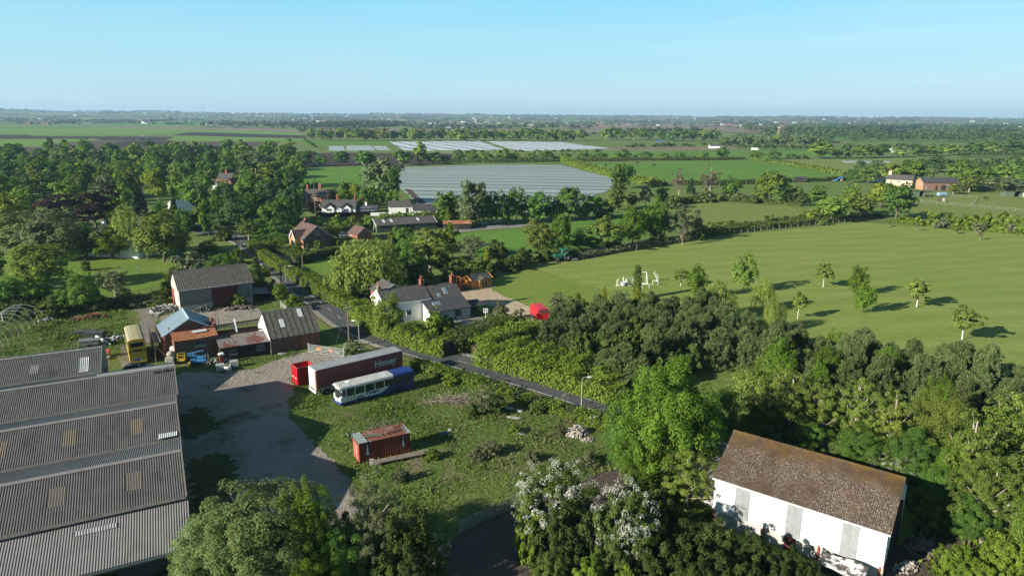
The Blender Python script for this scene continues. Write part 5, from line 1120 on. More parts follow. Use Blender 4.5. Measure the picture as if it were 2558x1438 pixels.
# gates
def field_gate(name, label, pa, pb, h, bars, mat, posts=True, group=None, brace=True, signs=()):
    A, B = P(*pa), P(*pb); L = math.hypot(B[0]-A[0], B[1]-A[1]); t = thing(name, label, 'gate', tuple(A), math.atan2(B[1]-A[1], B[0]-A[0]), group)
    for k in range(bars): m = MB(); z = .18 + (h-.2)*(k/(bars-1))**.85; m.tube([(0, 0, z), (L, 0, z)], .030, 6); m.obj('bar', mat, t)
    for x in ((0, L/2, L) if L < 6 else (0, L/3, 2*L/3, L)): m = MB(); m.tube([(x, 0, .1), (x, 0, h+.02)], .036, 6); m.obj('upright', mat, t)
    if brace: m = MB(); m.tube([(0, 0, .18), (L/2, 0, h-.05)], .028, 6); m.tube([(L/2, 0, h-.05), (L, 0, .18)], .028, 6); m.obj('brace', mat, t)
    if posts:
        for x in (-.14, L+.14): m = MB(); m.tube([(x, 0, 0), (x, 0, h+.25)], .07, 8); m.obj('post', mat, t)
    for x, w, hh, sm in signs: m = MB(); m.box(x, x+w, -.06, -.035, h-.75, h-.75+hh); m.obj('sign_plate', sm, t)
    return t
ORG = pm('orange_notice', (.72, .25, .07), (.66, .2, .06), 4)
field_gate('yard_gate', 'long galvanised yard gate with two orange notices across the lane entrance', (773, 881), (858, 893), 1.5, 7, GALV, signs=((1.5, .75, .42, ORG), (3.9, .6, .34, ORG)))
field_gate('small_gate', 'short galvanised gate between bushes right of the red-doored barn', (702, 768), (716, 781), 1.3, 6, GALV)
field_gate('hurdle_gate', 'dark metal gate nearer the thorn trees in the lower field fence', (1235, 1290), (1297, 1262), 1.35, 6, pm('dull_steel_gate', (.20, .205, .20), (.26, .26, .25), 2), group='lower field gates')
field_gate('hurdle_gate', 'dark metal gate farther from the thorn trees in the lower field fence', (1150, 1331), (1229, 1293), 1.35, 6, pm('dull_steel_gate_b', (.20, .205, .20), (.26, .26, .25), 2), group='lower field gates')
# bins
for k, (u, v, c, lab) in enumerate(((845, 766, (.02, .035, .06), 'dark blue wheelie bin by the cottage hedge'), (851, 769, (.018, .03, .025), 'dark green wheelie bin by the cottage hedge'))):
    p = P(u, v); t = thing('wheelie_bin', lab, 'bin', (p[0], p[1], .09), rad(30), 'wheelie bins by the lane'); pl = pm('bin_plastic', c, rough=.5)
    m = MB(); m.add([(-.24,-.26,.06),(.24,-.26,.06),(.24,.26,.06),(-.24,.26,.06),(-.3,-.34,1.0),(.3,-.34,1.0),(.3,.36,1.0),(-.3,.36,1.0)], [(0,3,2,1),(4,5,6,7),(0,1,5,4),(1,2,6,5),(2,3,7,6),(3,0,4,7)]); m.obj('body', pl, t)
    m = MB(); m.prism([(-.38, 1.003), (.38, 1.003), (.40, 1.07), (0, 1.12), (-.36, 1.06)], -.32, .32, 'x'); m.obj('lid', pl, t)
    for x in (-.27, .27): wheel(t, x, .3, .1, .06, 'x', BLACK)
# tractor with mower
def tractor(name, label, u, v, ang, body, group=None, sc=1.0, cabc=None, mower=True):
    p = P(u, v); t = thing(name, label, 'tractor', (p[0], p[1], .08), rad(ang), group); t.scale = (sc,)*3
    for y in (-.85, .85): wheel(t, -.9, y, .85, .5); wheel(t, 1.35, y*.9, .55, .36)
    m = MB(); m.bev(.1, 2.1, -.38, .38, .75, 1.55, .1); m.obj('bonnet', body, t)
    m = MB(); m.box(-1.3, .3, -.3, .3, .6, 1.0); m.box(1.0, 1.7, -.7, .7, .45, .65); m.obj('chassis', BLACK, t)
    m = MB()
    for y in (-.95, .95):
        m.sheet(lambda a, b: (-.9+1.0*math.cos(math.pi*(.15+.7*a)), y-.28+.56*b, .85+1.0*math.sin(math.pi*(.15+.7*a))), 8, 1)
    m.obj('mudguard', body, t, fixn=False)
    c = MB(); c.add([(-1.25,-.65,1.2),(.15,-.65,1.2),(.15,.65,1.2),(-1.25,.65,1.2),(-1.15,-.6,2.5),(.0,-.6,2.5),(.0,.6,2.5),(-1.15,.6,2.5)], [(0,3,2,1),(4,5,6,7),(0,1,5,4),(1,2,6,5),(2,3,7,6),(3,0,4,7)]); c.obj('cab_glass', glassmat('cab_glass', (.05, .07, .075)), t)
    c = MB(); c.bev(-1.35, .2, -.75, .75, 2.48, 2.66, .07); c.obj('cab_roof', cabc or body, t)
    for x, y in ((-1.22, -.63), (-1.22, .63), (.1, -.63), (.1, .63)): c = MB(); c.tube([(x, y, 1.2), (x*.92-.02, y*.95, 2.5)], .045, 5); c.obj('cab_pillar', body, t)
    c = MB(); c.tube([(.5, -.3, 1.5), (.5, -.3, 2.3)], .05, 6); c.obj('exhaust', BLACK, t)
    if mower: c = MB(); c.bev(-3.3, -1.8, -1.1, 1.1, .2, .55, .08); c.box(-1.9, -1.2, -.3, .3, .4, .55); c.obj('mower_deck', pm('mower_grey', (.12, .12, .12), (.2, .2, .2), 3), t)
    return t
GRT = pm('tractor_green', (.02, .13, .07), (.025, .16, .085), 1, rough=.4)
tractor('tractor', 'green tractor towing a mower along the hedge of the big mown field', 1404, 652, 200, GRT, sc=1.25)
tractor('tractor', 'tiny white tractor working on the dark ploughed strips far left', 359, 349, 20, WPAINT, sc=2.0)
def forklift():
    p = P(1151, 724); t = thing('forklift', 'orange rough-terrain forklift with its mast up beside the summerhouse', 'forklift', (p[0], p[1], .09), rad(255)); OR = pm('forklift_orange', (.42, .12, .04), (.34, .10, .04), 2, rough=.5)
    for y in (-.8, .8): wheel(t, .9, y, .6, .4); wheel(t, -1.0, y, .45, .3)
    m = MB(); m.bev(-1.6, .5, -.6, .6, .6, 1.35, .1); m.obj('body', OR, t)
    for x, y in ((-.7, -.5), (-.7, .5), (.5, -.5), (.5, .5)): m = MB(); m.tube([(x, y, 1.3), (x, y, 2.3)], .04, 5); m.obj('cab_pillar', OR, t)
    m = MB(); m.box(-.8, .6, -.6, .6, 2.28, 2.38); m.obj('cab_roof', OR, t)
    for y in (-.45, .45): m = MB(); m.box(1.3, 1.45, y-.08, y+.08, .15, 3.3); m.obj('mast', OR, t)
    for z in (.6, 1.7, 3.2): m = MB(); m.box(1.3, 1.44, -.37, .37, z, z+.14); m.obj('mast_crossbar', OR, t)
    m = MB(); m.box(1.47, 1.55, -.6, .6, .3, .9); m.obj('carriage', OR, t)
    for y in (-.35, .35): m = MB(); m.box(1.56, 2.7, y-.06, y+.06, .12, .18); m.obj('fork', STEEL, t)
    m = MB(); m.bev(-.35, .1, -.25, .25, 1.36, 1.7, .04); m.obj('seat', BLACK, t)
forklift()
def horse_trailer():
    p = P(1347, 798); t = thing('horse_trailer', 'bright red horse trailer with a rounded front standing at the hedge end', 'trailer', (p[0], p[1], .08), rad(108)); t.scale = (1.22, 1.22, 1.22); R_ = pm('trailer_red', (.55, .02, .03), (.50, .018, .03), 1.5, rough=.35)
    # local x = forwards
    m = MB(); prof = [(-1.0, .45), (1.0, .45), (1.0, 1.7), (.72, 2.25), (-.72, 2.25), (-1.0, 1.7)]
    m.prism(prof, -1.9, 1.5, 'x'); m.prism([(a*.85, .45+(b-.45)*.86) for a, b in prof], 1.5, 2.1, 'x'); m.obj('body', R_, t)
    m = MB(); m.box(-1.96, -1.905, -.9, .9, .5, 1.45); rp = m.obj('rear_ramp', R_, t)
    for z in (1.6, 1.85, 2.1): m = MB(); m.tube([(-1.93, -.8, z), (-1.93, .8, z)], .03, 5); m.obj('grille_bar', pm('pale_red', (.6, .2, .2)), rp)
    m = MB(); m.box(-1.925, -1.903, -.75, .75, 1.5, 2.15); m.obj('grille_shade', DARK, rp)  # dark panel: the shade behind the bars put into colour
    for x in (-.4, .45):
        for y in (-1.02, 1.02): wheel(t, x, y, .34, .2)
    m = MB(); m.prism([(-.9, .68), (.95, .68), (.85, .84), (-.8, .84)], -1.16, -1.0, 'y'); m.prism([(-.9, .68), (.95, .68), (.85, .84), (-.8, .84)], 1.0, 1.16, 'y'); m.obj('mudguard', BLACK, t)
    m = MB(); m.tube([(2.1, -.5, .5), (3.2, 0, .5)], .05, 6); m.tube([(2.1, .5, .5), (3.2, 0, .5)], .05, 6); m.tube([(3.1, 0, .05), (3.1, 0, .6)], .05, 6); m.obj('drawbar', STEEL, t)
horse_trailer()
p = P(1213, 795); t = thing('arrow_sign', 'small white sign with a dark mark on a post before the paving', 'sign', (p[0], p[1], .08), rad(10))
m = MB(); m.box(-.05, .05, -.05, .05, 0, 1.3); m.obj('post', WPAINT, t)
m = MB(); m.box(-.45, .45, -.1, -.055, 1.1, 1.95); o = m.obj('plate', WPAINT, t)
m = MB(); m.box(-.28, .28, -.112, -.102, 1.62, 1.76); m.box(-.28, -.14, -.112, -.102, 1.3, 1.62); m.box(.1, .26, -.112, -.102, 1.3, 1.5); m.obj('dark_mark', BLACK, o)
# goals and training gear on the field
def goal(label, pa, pb, h, depth, tilt=0):
    A, B = P(*pa), P(*pb); L = math.hypot(B[0]-A[0], B[1]-A[1]); t = thing('football_goal', label, 'goal', (A[0], A[1], .08), math.atan2(B[1]-A[1], B[0]-A[0]), 'white football goals'); r = .07
    if tilt: t.rotation_euler = (rad(tilt), 0, t.rotation_euler[2])
    for x in (0, L): m = MB(); m.tube([(x, 0, .05), (x, 0, h)], r, 6); m.obj('goalpost', WPAINT, t)
    m = MB(); m.tube([(0, 0, h), (L, 0, h)], r, 6); m.obj('crossbar', WPAINT, t)
    for x in (0, L): m = MB(); m.tube([(x, 0, h), (x, -depth, .05)], r*.8, 6); m.obj('back_stay', WPAINT, t)
    m = MB(); m.tube([(0, -depth, .05), (L, -depth, .05)], r*.8, 6)
    for x in (0, L): m.tube([(x, 0, .05), (x, -depth, .05)], r*.7, 6)
    m.obj('ground_bar', WPAINT, t)
goal('small white goal left of the slim poplar', (1563, 712), (1579, 709), 1.4, 1.1)
goal('upright white goal right behind the slim poplar', (1594, 704), (1614, 704), 2.3, 1.6)
goal('white goal tipped onto its back, nearest the slim poplar', (1605, 716), (1622, 717), 2.0, 1.5, 60)
goal('white goal tipped onto its back, farthest right', (1632, 709), (1645, 710), 2.0, 1.3, 55)
PALE = pm('pale_green_pad', (.55, .62, .38), (.5, .56, .34), 2)
for (u, v, h, w, lab) in ((1541, 714, 1.5, .16, 'thin pale green pole, leftmost by the goals'), (1545, 713, 1.55, .36, 'broad pale green training dummy by the goals'), (1557, 706, 1.4, .3, 'pale green training dummy behind the grey tub')):
    p = P(u, v); t = thing('training_dummy', lab, 'dummy', (p[0], p[1], .08), .1, 'pale green training dummies'); m = MB(); m.lathe([(.01, 0), (w*.7, .02), (w*.62, .1), (w*.5, .14), (w*.55, h*.7), (w*.38, h*.92), (.01, h)], n=10); m.obj('pad', PALE, t); m = MB(); m.lathe([(.01, 0), (w+.12, 0), (w+.1, .06), (.01, .07)], n=10); m.obj('foot', WPAINT, t)
p = P(1557, 714); t = thing('grey_tub', 'grey lilac tub standing by the small white goal', 'tub', (p[0], p[1], .08)); m = MB(); m.lathe([(.01, 0), (.55, .02), (.7, .85), (.74, .9), (.66, .86), (.5, .2), (.01, .18)], n=14); m.obj('tub_body', pm('lilac_grey', (.42, .41, .47)), t); m = MB(); m.lathe([(.70, .84), (.78, .86), (.78, .93), (.68, .92)], n=14); m.obj('tub_rim', pm('lilac_rim', (.48, .47, .53)), t)
p = P(1641, 704); t = thing('curved_net_frame', 'curved white rebound frame standing behind the tipped goals', 'rebound frame', (p[0], p[1], .08), rad(-30))
for y in (0, 1.1): m = MB(); m.tube([(0, y, 0), (-.15, y, .8), (-.5, y, 1.6), (-1.0, y, 2.1)], .06, 6); m.obj('side_tube', WPAINT, t)
for k in range(6): m = MB(); q = k/5; m.tube([(-.95*q**2-.05*q, 0, 2.1*q**.8), (-.95*q**2-.05*q, 1.1, 2.1*q**.8)], .03, 5); m.obj('rung', WPAINT, t)

# ------------------------------------------------------------------ 9. clutter in the yard
rng = random.Random(11)
def boom_lift():
    p = P(480, 912); t = thing('boom_lift', 'blue boom lift with a yellow basket parked before the tall brick store', 'lift', (p[0], p[1], .04), rad(20))
    BL = pm('lift_blue', (.05, .20, .42), (.07, .25, .48), 1.5, rough=.4); YL = pm('lift_yellow', (.58, .40, .03), (.5, .34, .03), 2, rough=.45)
    m = MB(); m.bev(-.2, 2.2, -.55, .55, .45, .85, .06); m.obj('chassis', BL, t)
    for x in (.2, 1.8):
        for y in (-.62, .62): wheel(t, x, y, .33, .24)
    for x, y in ((-.5, -1.1), (-.5, 1.1), (2.4, -1.1), (2.4, 1.1)): m = MB(); m.obox((max(0, min(2, x)), y*.4, .55), (x, y, .12), .12, .12); m.box(x-.2, x+.2, y-.2, y+.2, .03, .1); m.obj('outrigger', YL, t)
    m = MB(); m.bev(.9, 1.9, -.4, .4, .85, 1.35, .06); m.obj('turret', BL, t)
    m = MB(); m.obox((1.7, -.15, 1.3), (-.6, -.15, 1.9), .12, .16); m.obox((1.7, .15, 1.0), (-.6, .15, 1.55), .10, .12); m.obox((-.6, 0, 1.9), (1.9, 0, 2.2), .13, .16) ; m.obj('boom', BL, t)
    m = MB(); m.tube([(.2, 0, 1.75), (1.3, 0, 2.2)], .06, 6); m.obj('hydraulic_ram', GALV, t)
    b = MB()
    for z in (1.0, 1.5, 2.0):
        q = [(-1.9, -.5, z), (-.9, -.5, z), (-.9, .5, z), (-1.9, .5, z), (-1.9, -.5, z)]
        for i in range(4): b.tube([q[i], q[i+1]], .035, 5)
    for x, y in ((-1.9, -.5), (-.9, -.5), (-.9, .5), (-1.9, .5)): b.tube([(x, y, .9), (x, y, 2.0)], .035, 5)
    b.box(-1.92, -.88, -.52, .52, .86, .96); b.obj('basket', YL, t)
boom_lift()
def machine():
    p = P(432, 905); t = thing('dumper', 'cream coloured old site machine left of the boom lift', 'machine', (p[0], p[1], .04), rad(100)); CRM = pm('cream_machine', (.33, .31, .25), (.26, .25, .20), 1.6, spots=[((.22, .25, .2), 1.5, .58, .75, None)])
    for x in (-.8, .9):
        for y in (-.7, .7): wheel(t, x, y, .45, .34)
    m = MB(); m.bev(-1.5, 1.4, -.65, .65, .5, 1.3, .12); m.obj('body', CRM, t)
    m = MB(); m.smooth = True; m.lathe([(.01, 1.2), (.55, 1.25), (.7, 1.55), (.45, 1.9), (.3, 2.0), (.01, 2.02)], (-.4, 0, 0), 14); m.obj('drum', CRM, t)
    m = MB(); m.bev(.6, 1.4, -.45, .45, 1.3, 2.3, .08); m.obj('cab', WPAINT, t); m = MB(); m.box(1.405, 1.42, -.35, .35, 1.6, 2.15); m.obj('cab_window', GLASS, t)
machine()
p = P(512, 893); t = thing('ladder', 'aluminium ladder leaning on the tall brick store', 'ladder', (p[0], p[1], .04), rad(33))
for x in (0, .42): m = MB(); m.tube([(x, -.75, 0), (x, .15, 3.2)], .04, 6); m.obj('stile', GALV, t)
for k in range(10): m = MB(); q = (k+.7)/10.4; m.tube([(0, -.75+.9*q, 3.2*q), (.42, -.75+.9*q, 3.2*q)], .022, 5); m.obj('rung', GALV, t)
for (u, v, lab) in ((551, 926, 'left pallet of grey concrete blocks at the yard edge'), (585, 917, 'right pallet of grey concrete blocks at the yard edge')):
    p = P(u, v); t = thing('block_pallet', lab, 'block pallet', (p[0], p[1], .05), rad(24), 'pallets of blocks'); 
    m = MB(); m.box(-.62, .62, -.5, .5, .10, .16); m.box(-.62, -.5, -.5, .5, 0, .1); m.box(-.06, .06, -.5, .5, 0, .1); m.box(.5, .62, -.5, .5, 0, .1); m.obj('pallet', WOOD, t)
    m = MB()
    for z in range(4):
        for x in range(3):
            for y in range(5): m.box(-.6+x*.405, -.6+x*.405+.395, -.48+y*.195, -.48+y*.195+.185, .162+z*.22, .162+z*.22+.214)
    o = m.obj('block_stack', pm('grey_block', (.30, .31, .32), (.36, .37, .37), 3), t)
p = P(570, 927); t = thing('bulk_bag', 'white bulk bag between the two block pallets', 'bulk bag', (p[0], p[1], .05), .4)
m = MB(); m.smooth = True; m.lathe([(.01, 0), (.42, .02), (.52, .3), (.5, .65), (.40, .85), (.3, .7), (.01, .62)], n=12); m.obj('bag', pm('white_woven', (.62, .60, .56), (.48, .45, .4), 4), t)
for k in range(4): m = MB(); an = k*1.57+.4; m.tube([(.38*math.cos(an), .38*math.sin(an), .82), (.42*math.cos(an), .42*math.sin(an), 1.05), (.3*math.cos(an), .3*math.sin(an), .83)], .03, 4); m.obj('strap', WPAINT, t)
p = P(555, 908); t = thing('fuel_pump', 'small red kiosk with a white lid at the corner of the black shed', 'kiosk', (p[0], p[1], .04), rad(30)); m = MB(); m.bev(-.3, .3, -.25, .25, 0, 1.5, .04); m.obj('cabinet', pm('kiosk_red', (.25, .04, .03), (.3, .06, .05), 3), t); m = MB(); m.prism([(-.45, 1.5), (.45, 1.5), (.3, 1.72), (-.35, 1.68)], -.4, .4, 'y'); m.obj('lid', WPAINT, t); m = MB(); m.tube([(.31, -.1, 1.1), (.45, -.2, .5), (.35, -.1, .3)], .03, 5); m.obj('hose', BLACK, t)
RUB = pm('mixed_rubble', (.42, .39, .36), (.30, .25, .21), 1.4, .42, .6, spots=[((.07, .065, .06), 2.4, .58, .66, None), ((.40, .20, .13), 3.1, .62, .68, None)])
def heap(name, label, u, v, rx, ry, h, n, smin, smax, mat, cat='heap', part='pieces', kind='stuff', ang=0.4, long=1.0):
    p = P(u, v); t = thing(name, label, cat, (p[0], p[1], .03), ang); m = MB()
    for k in range(n):
        a = rng.uniform(0, 6.283); q = math.sqrt(rng.random()); x, y = rx*q*math.cos(a), ry*q*math.sin(a); z = h*max(0, 1-q**1.6)*rng.uniform(.5, 1.0)
        s = rng.uniform(smin, smax); d = Vector((rng.gauss(0, 1), rng.gauss(0, 1), rng.gauss(0, .5))).normalized()*s*long
        m.obox(Vector((x, y, z+s*.3))-d, Vector((x, y, z+s*.3))+d, s*rng.uniform(.7, 1.6), s*rng.uniform(.4, 1.0))
    o = m.obj(part, mat, t); o['kind'] = kind
    return t
heap('rubble_heap', 'pale heap of broken rubble in the rough field near the lane', 1440, 1083, 1.55, 1.2, 1.15, 260, .07, .19, RUB)
heap('rubble_heap', 'low scatter of pale rubble spilling off the big rubble heap', 1466, 1100, .9, .6, .25, 60, .05, .13, RUB)
heap('brick_scatter', 'low heap of stones and twigs in the middle of the rough field', 1205, 1130, 1.6, .9, .35, 90, .05, .16, pm('brown_stones', (.20, .165, .14), (.12, .10, .085), 2))
heap('scrap_heap', 'mixed yard scrap behind the two block pallets', 538, 907, 2.2, .9, .8, 110, .06, .26, pm('scrap_grey', (.32, .33, .34), (.08, .08, .085), 1.6, .46, .54, spots=[((.45, .44, .42), 3, .6, .66, None)]))
heap('scrap_heap', 'heap of household scrap with white frames at the left barn corner', 412, 778, 3.2, 3.6, 1.5, 150, .10, .42, pm('scrap_white', (.50, .49, .47), (.07, .068, .07), 1.1, .46, .54, spots=[((.45, .33, .08), 1.3, .66, .70, None), ((.06, .16, .38), 1.1, .68, .72, None)]))
heap('scrap_heap', 'dark scrap and parts piled left of the barn red door', 505, 778, 2.0, .9, 1.3, 80, .07, .3, pm('scrap_mixed', (.26, .24, .21), (.06, .058, .055), 1.8, .44, .54))
heap('scrap_heap', 'low heap of boards and scrap right of the barn red door', 597, 772, 3.0, .8, .8, 60, .07, .34, pm('scrap_brown', (.13, .10, .08), (.25, .23, .2), 1.5, .5, .6), long=1.8)
heap('rusty_frame_pile', 'rusty red steel frames piled among weeds near the far hedge', 228, 795, 3.2, 1.4, .9, 60, .05, .16, pm('rusty_frames', (.26, .085, .05), (.10, .06, .05), 1.5, .5, .6), long=6)
heap('white_debris', 'white broken sheets lying left of the big yellow bus', 288, 848, 2.6, 1.4, .5, 40, .08, .3, pm('pale_debris', (.5, .5, .48), (.12, .12, .12), 1.5, .48, .56), long=2)
heap('plastic_bundle', 'crumpled grey plastic at the foot of the tunnel hoops', 122, 800, 1.7, .7, .6, 40, .12, .3, pm('grey_plastic', (.42, .43, .44), (.25, .26, .27), 2))
heap('log_stack', 'stack of weathered logs and boards right of the white barn', 2305, 1372, 1.5, 1.0, .7, 60, .06, .14, pm('old_logs', (.20, .175, .15), (.13, .11, .095), 2), long=6)
heap('rubble_heap', 'white and brown rubble beside the near right corner of the white barn', 2265, 1418, 1.4, .7, .5, 80, .06, .18, RUB)
heap('stone_scatter', 'heap of fallen white boards by the paved strip above the paddock', 1203, 560, 3.0, 1.0, .6, 30, .15, .4, pm('white_boards', (.6, .6, .58), (.3, .3, .3), 1.2), long=2.5)
heap('white_scrap', 'second small white heap right of the fallen boards', 1243, 556, 1.5, .8, .8, 20, .2, .5, WPAINT)
for (u, v, L_, w, a_, lab) in ((1284, 1045, 2.2, .45, -8, 'long pale broken slab in the rough field below the twisted branches'), (1272, 1022, 1.3, .7, 10, 'pale slab half buried beside the dark bush, left one'), (1298, 1027, 1.1, .6, -30, 'pale slab half buried beside the dark bush, right one'), (1299, 1085, 1.4, .6, 5, 'grey slab in the grass left of the rubble heap'), (1124, 1075, .6, .5, 30, 'small white scrap beside the blue plastic sheet'), (706, 885, 1.6, .6, 12, 'pale flat stone in the weeds before the brick outbuilding'), (655, 930, 2.4, .35, 24, 'dark plank at the edge of the gravel yard'), (432, 1085, 2.0, .18, 10, 'loose plank sticking out beside the great shed wall')):
    p = P(u, v); m = MB(); m.smooth = False
    pts = [(L_*.5*math.cos(k*.7854)*rng.uniform(.8, 1.1), w*.5*math.sin(k*.7854)*rng.uniform(.75, 1.15)) for k in range(8)] if w > .38 else [(-L_/2, -w/2), (L_/2, -w/2), (L_/2, w/2), (-L_/2, w/2)]
    m.prism([(x, y) for x, y in pts], .02, .18 if w > .38 else .1, 'z'); o = m.obj('stone_slab' if w > .38 else 'plank', CONC if 'pale' in lab or 'white' in lab or 'grey' in lab else WOOD); o.location = (p[0], p[1], .04); o.rotation_euler = (rad(4), rad(5), rad(a_)); tag(o, lab, 'slab' if w > .38 else 'plank')
p = P(1108, 1085); m = MB(); m.sheet(lambda u, v: (u*.9-.4, v*.6, .25*math.sin(u*3.1)*math.sin(v*3)+.06*math.sin(u*11+v*7)+.05), 10, 8); o = m.obj('blue_sheet', pm('blue_plastic', (.03, .13, .42))); o.location = tuple(p); tag(o, 'crumpled blue plastic sheet lying in the container shadow', 'plastic sheet')
# old trailers and bodies in the weeds
def old_trailer(label, u, v, ang, L_, W_, H_, mat, name='old_trailer', lid=None):
    p = P(u, v); t = thing(name, label, 'trailer', (p[0], p[1], .03), rad(ang), 'derelict trailers in the weeds'); m = MB(); m.bev(-L_/2, L_/2, -W_/2, W_/2, .5, .5+H_, .08); m.obj('body', mat, t)
    m = MB(); m.bev(-L_/2-.08, L_/2+.08, -W_/2-.08, W_/2+.08, .5+H_+.003, .62+H_, .03); m.obj('cover', lid or pm('weathered_cover', (.045, .048, .05), (.075, .08, .085), 1.5), t)
    for y in (-W_/2-.05, W_/2+.05): wheel(t, -.2, y, .35, .2)
    m = MB(); m.tube([(L_/2, 0, .5), (L_/2+1.1, 0, .45)], .06, 6); m.obj('drawbar', STEEL, t)
old_trailer('dark flat trailer in the weeds, farthest of three', 216, 838, 10, 3.4, 1.2, .35, BLKW)
old_trailer('dark box trailer in the weeds, middle of three', 240, 846, 12, 2.8, 1.3, .7, pm('dull_black', (.035, .035, .037), (.06, .06, .06), 2))
old_trailer('grey box trailer in the weeds, nearest the great shed', 226, 866, 20, 3.0, 1.5, .7, pm('dull_grey_green', (.10, .11, .105), (.14, .15, .145), 2), lid=pm('pale_cover', (.12, .125, .13), (.17, .175, .18), 1.5))
p0, p1 = P(241, 840, .9), P(276, 860, .25); m = MB(); m.tube([p0, p1], [.22, .12], 8); o = m.obj('white_pole', WPAINT); tag(o, 'thick white pole lying across the dark trailers in the weeds', 'pole')
def small_tractor_scrap():
    p = P(258, 892); t = thing('orange_implement', 'old orange farm implement by the gable of the short shed span', 'implement', (p[0], p[1], .03), rad(15)); O_ = pm('faded_orange', (.42, .12, .06), (.36, .11, .06), 2)
    m = MB(); m.bev(-1.1, 1.1, -.5, .5, .6, 1.2, .08); m.obj('hopper', O_, t)
    for y in (-.7, .7): wheel(t, 0, y, .4, .2)
    for k in range(3): m = MB(); m.box(.3+k*.35, .55+k*.35, -1.6, -.8, .3, .42); m.obj('slab', CONC, t)
small_tractor_scrap()
def car(label, u, v, ang, mat, group='parked cars', van=False, s=1.0, z=.05):
    p = P(u, v); t = thing('parked_van' if van else 'parked_car', label, 'van' if van else 'car', (p[0], p[1], z), rad(ang), group); t.scale = (s,)*3; W_ = 1.75
    prof = [(-2.1, .35), (2.1, .35), (2.15, .75), (1.95, .95), (1.0, 1.05), (-1.9, 1.02), (-2.12, .8)] if not van else [(-2.4, .35), (2.4, .35), (2.42, .9), (1.9, 1.15), (1.4, 1.9), (-2.35, 1.95), (-2.42, .8)]
    m = MB(); m.prism(prof, -W_/2, W_/2, 'y'); m.obj('body', mat, t)
    if not van:
        m = MB(); m.prism([(.95, 1.04), (-1.85, 1.02), (-1.35, 1.42), (.25, 1.46)], -W_/2+.12, W_/2-.12, 'y'); m.obj('cabin_glass', GLASS, t)
        m = MB(); m.prism([(-1.32, 1.425), (.22, 1.465), (.12, 1.52), (-1.2, 1.50)], -W_/2+.16, W_/2-.16, 'y'); m.obj('roof', mat, t)
    else:
        m = MB(); m.prism([(1.88, 1.2), (1.42, 1.88), (1.46, 1.88), (1.94, 1.2)], -W_/2+.1, W_/2-.1, 'y'); m.obj('windscreen', GLASS, t)
    for x in (-1.35, 1.35):
        for y in (-W_/2+.05, W_/2-.05): wheel(t, x, y, .32, .2)
    return t
DCAR = pm('dark_car_paint', (.02, .022, .026), rough=.25, spec=.6); BCAR = pm('blue_grey_car', (.10, .14, .19), rough=.25, spec=.6); WCAR = pm('white_van_paint', (.75, .75, .75), rough=.3); RCAR = pm('dark_red_car', (.10, .012, .014), rough=.3, spec=.5)
car('dark car standing at the lane bend under the trees', 492, 573, 150, DCAR); car('blue grey car parked behind the weeping willow near the green barn', 862, 592, 10, BCAR)
car('dark car with red bonnet below the yellow double-deck bus', 345, 932, 20, DCAR)
car('white van on the far track right of the reed strip', 1886, 376, 0, WCAR, van=True, s=1.6)
p = P(1647, 355); t = thing('blue_container', 'small blue container at the far end of the green strip', 'container', (p[0], p[1], 0), 0); m = MB(); m.box(-5, 5, -1.2, 1.2, .3, 2.6); m.obj('body', pm('container_blue', (.05, .12, .26)), t); m = MB(); m.box(-5.1, 5.1, -1.3, 1.3, 2.6, 2.8); m.obj('top', pm('container_blue_top', (.09, .17, .30)), t)
p = P(2352, 491); t = thing('blue_trailer', 'light blue livestock trailer in the paddock below the brick barn', 'trailer', (p[0], p[1], .05), .2); m = MB(); m.prism([(-.9, .5), (.9, .5), (.9, 1.7), (.5, 2.1), (-.5, 2.1), (-.9, 1.7)], -2.2, 2.2, 'x'); m.obj('body', pm('pale_blue', (.22, .36, .46)), t)
for y in (-.95, .95): wheel(t, 0, y, .4, .25)
p = P(2082, 453); t = thing('blue_slide', 'bright blue play slide on the lawn near the far farm', 'slide', (p[0], p[1], .05), .3); m = MB(); m.prism([(0, 0), (5, 2.6), (6.4, 2.6), (6.4, 2.3), (5.1, 2.3), (.4, 0)], -.5, .5, 'y'); m.obj('chute', pm('slide_blue', (.03, .20, .60)), t); m = MB(); m.box(5.2, 5.4, -.5, .5, 0, 2.29); m.box(6.1, 6.3, -.5, .5, 0, 2.29); m.obj('ladder_frame', GALV, t)
# polytunnel hoops
def hoops():
    a = P(6, 806); b = P(110, 800); t = thing('polytunnel_frame', 'bare hooped polytunnel frame over weeds at the left edge', 'polytunnel frame', (a[0], a[1], .03), math.atan2(b[1]-a[1], b[0]-a[0])); W_ = math.hypot(b[0]-a[0], b[1]-a[1])
    for k in range(9):
        y = -k*2.1; m = MB(); m.tube([(W_/2-W_/2*math.cos(math.pi*i/16), y, 3.3*math.sin(math.pi*i/16)**.75) for i in range(17)], .04, 6); m.obj('hoop', pm('dull_hoop', (.40, .41, .41), (.32, .32, .32), 2) if k == 0 else bpy.data.materials['dull_hoop'], t)
    m = MB(); m.tube([(W_/2, 0, 3.3), (W_/2, -16.8, 3.3)], .04, 5); m.obj('ridge_pole', GALV, t)
    for x in (.1, W_-.1): m = MB(); m.tube([(x, 0, 0), (x, 0, 1.9)], .07, 6); m.obj('end_post', WPAINT, t)
    m = MB(); m.tube([(W_/2, -.02, 3.2), (W_*.28, -4.0, .1)], .04, 5); m.obj('brace', GALV, t)
hoops()
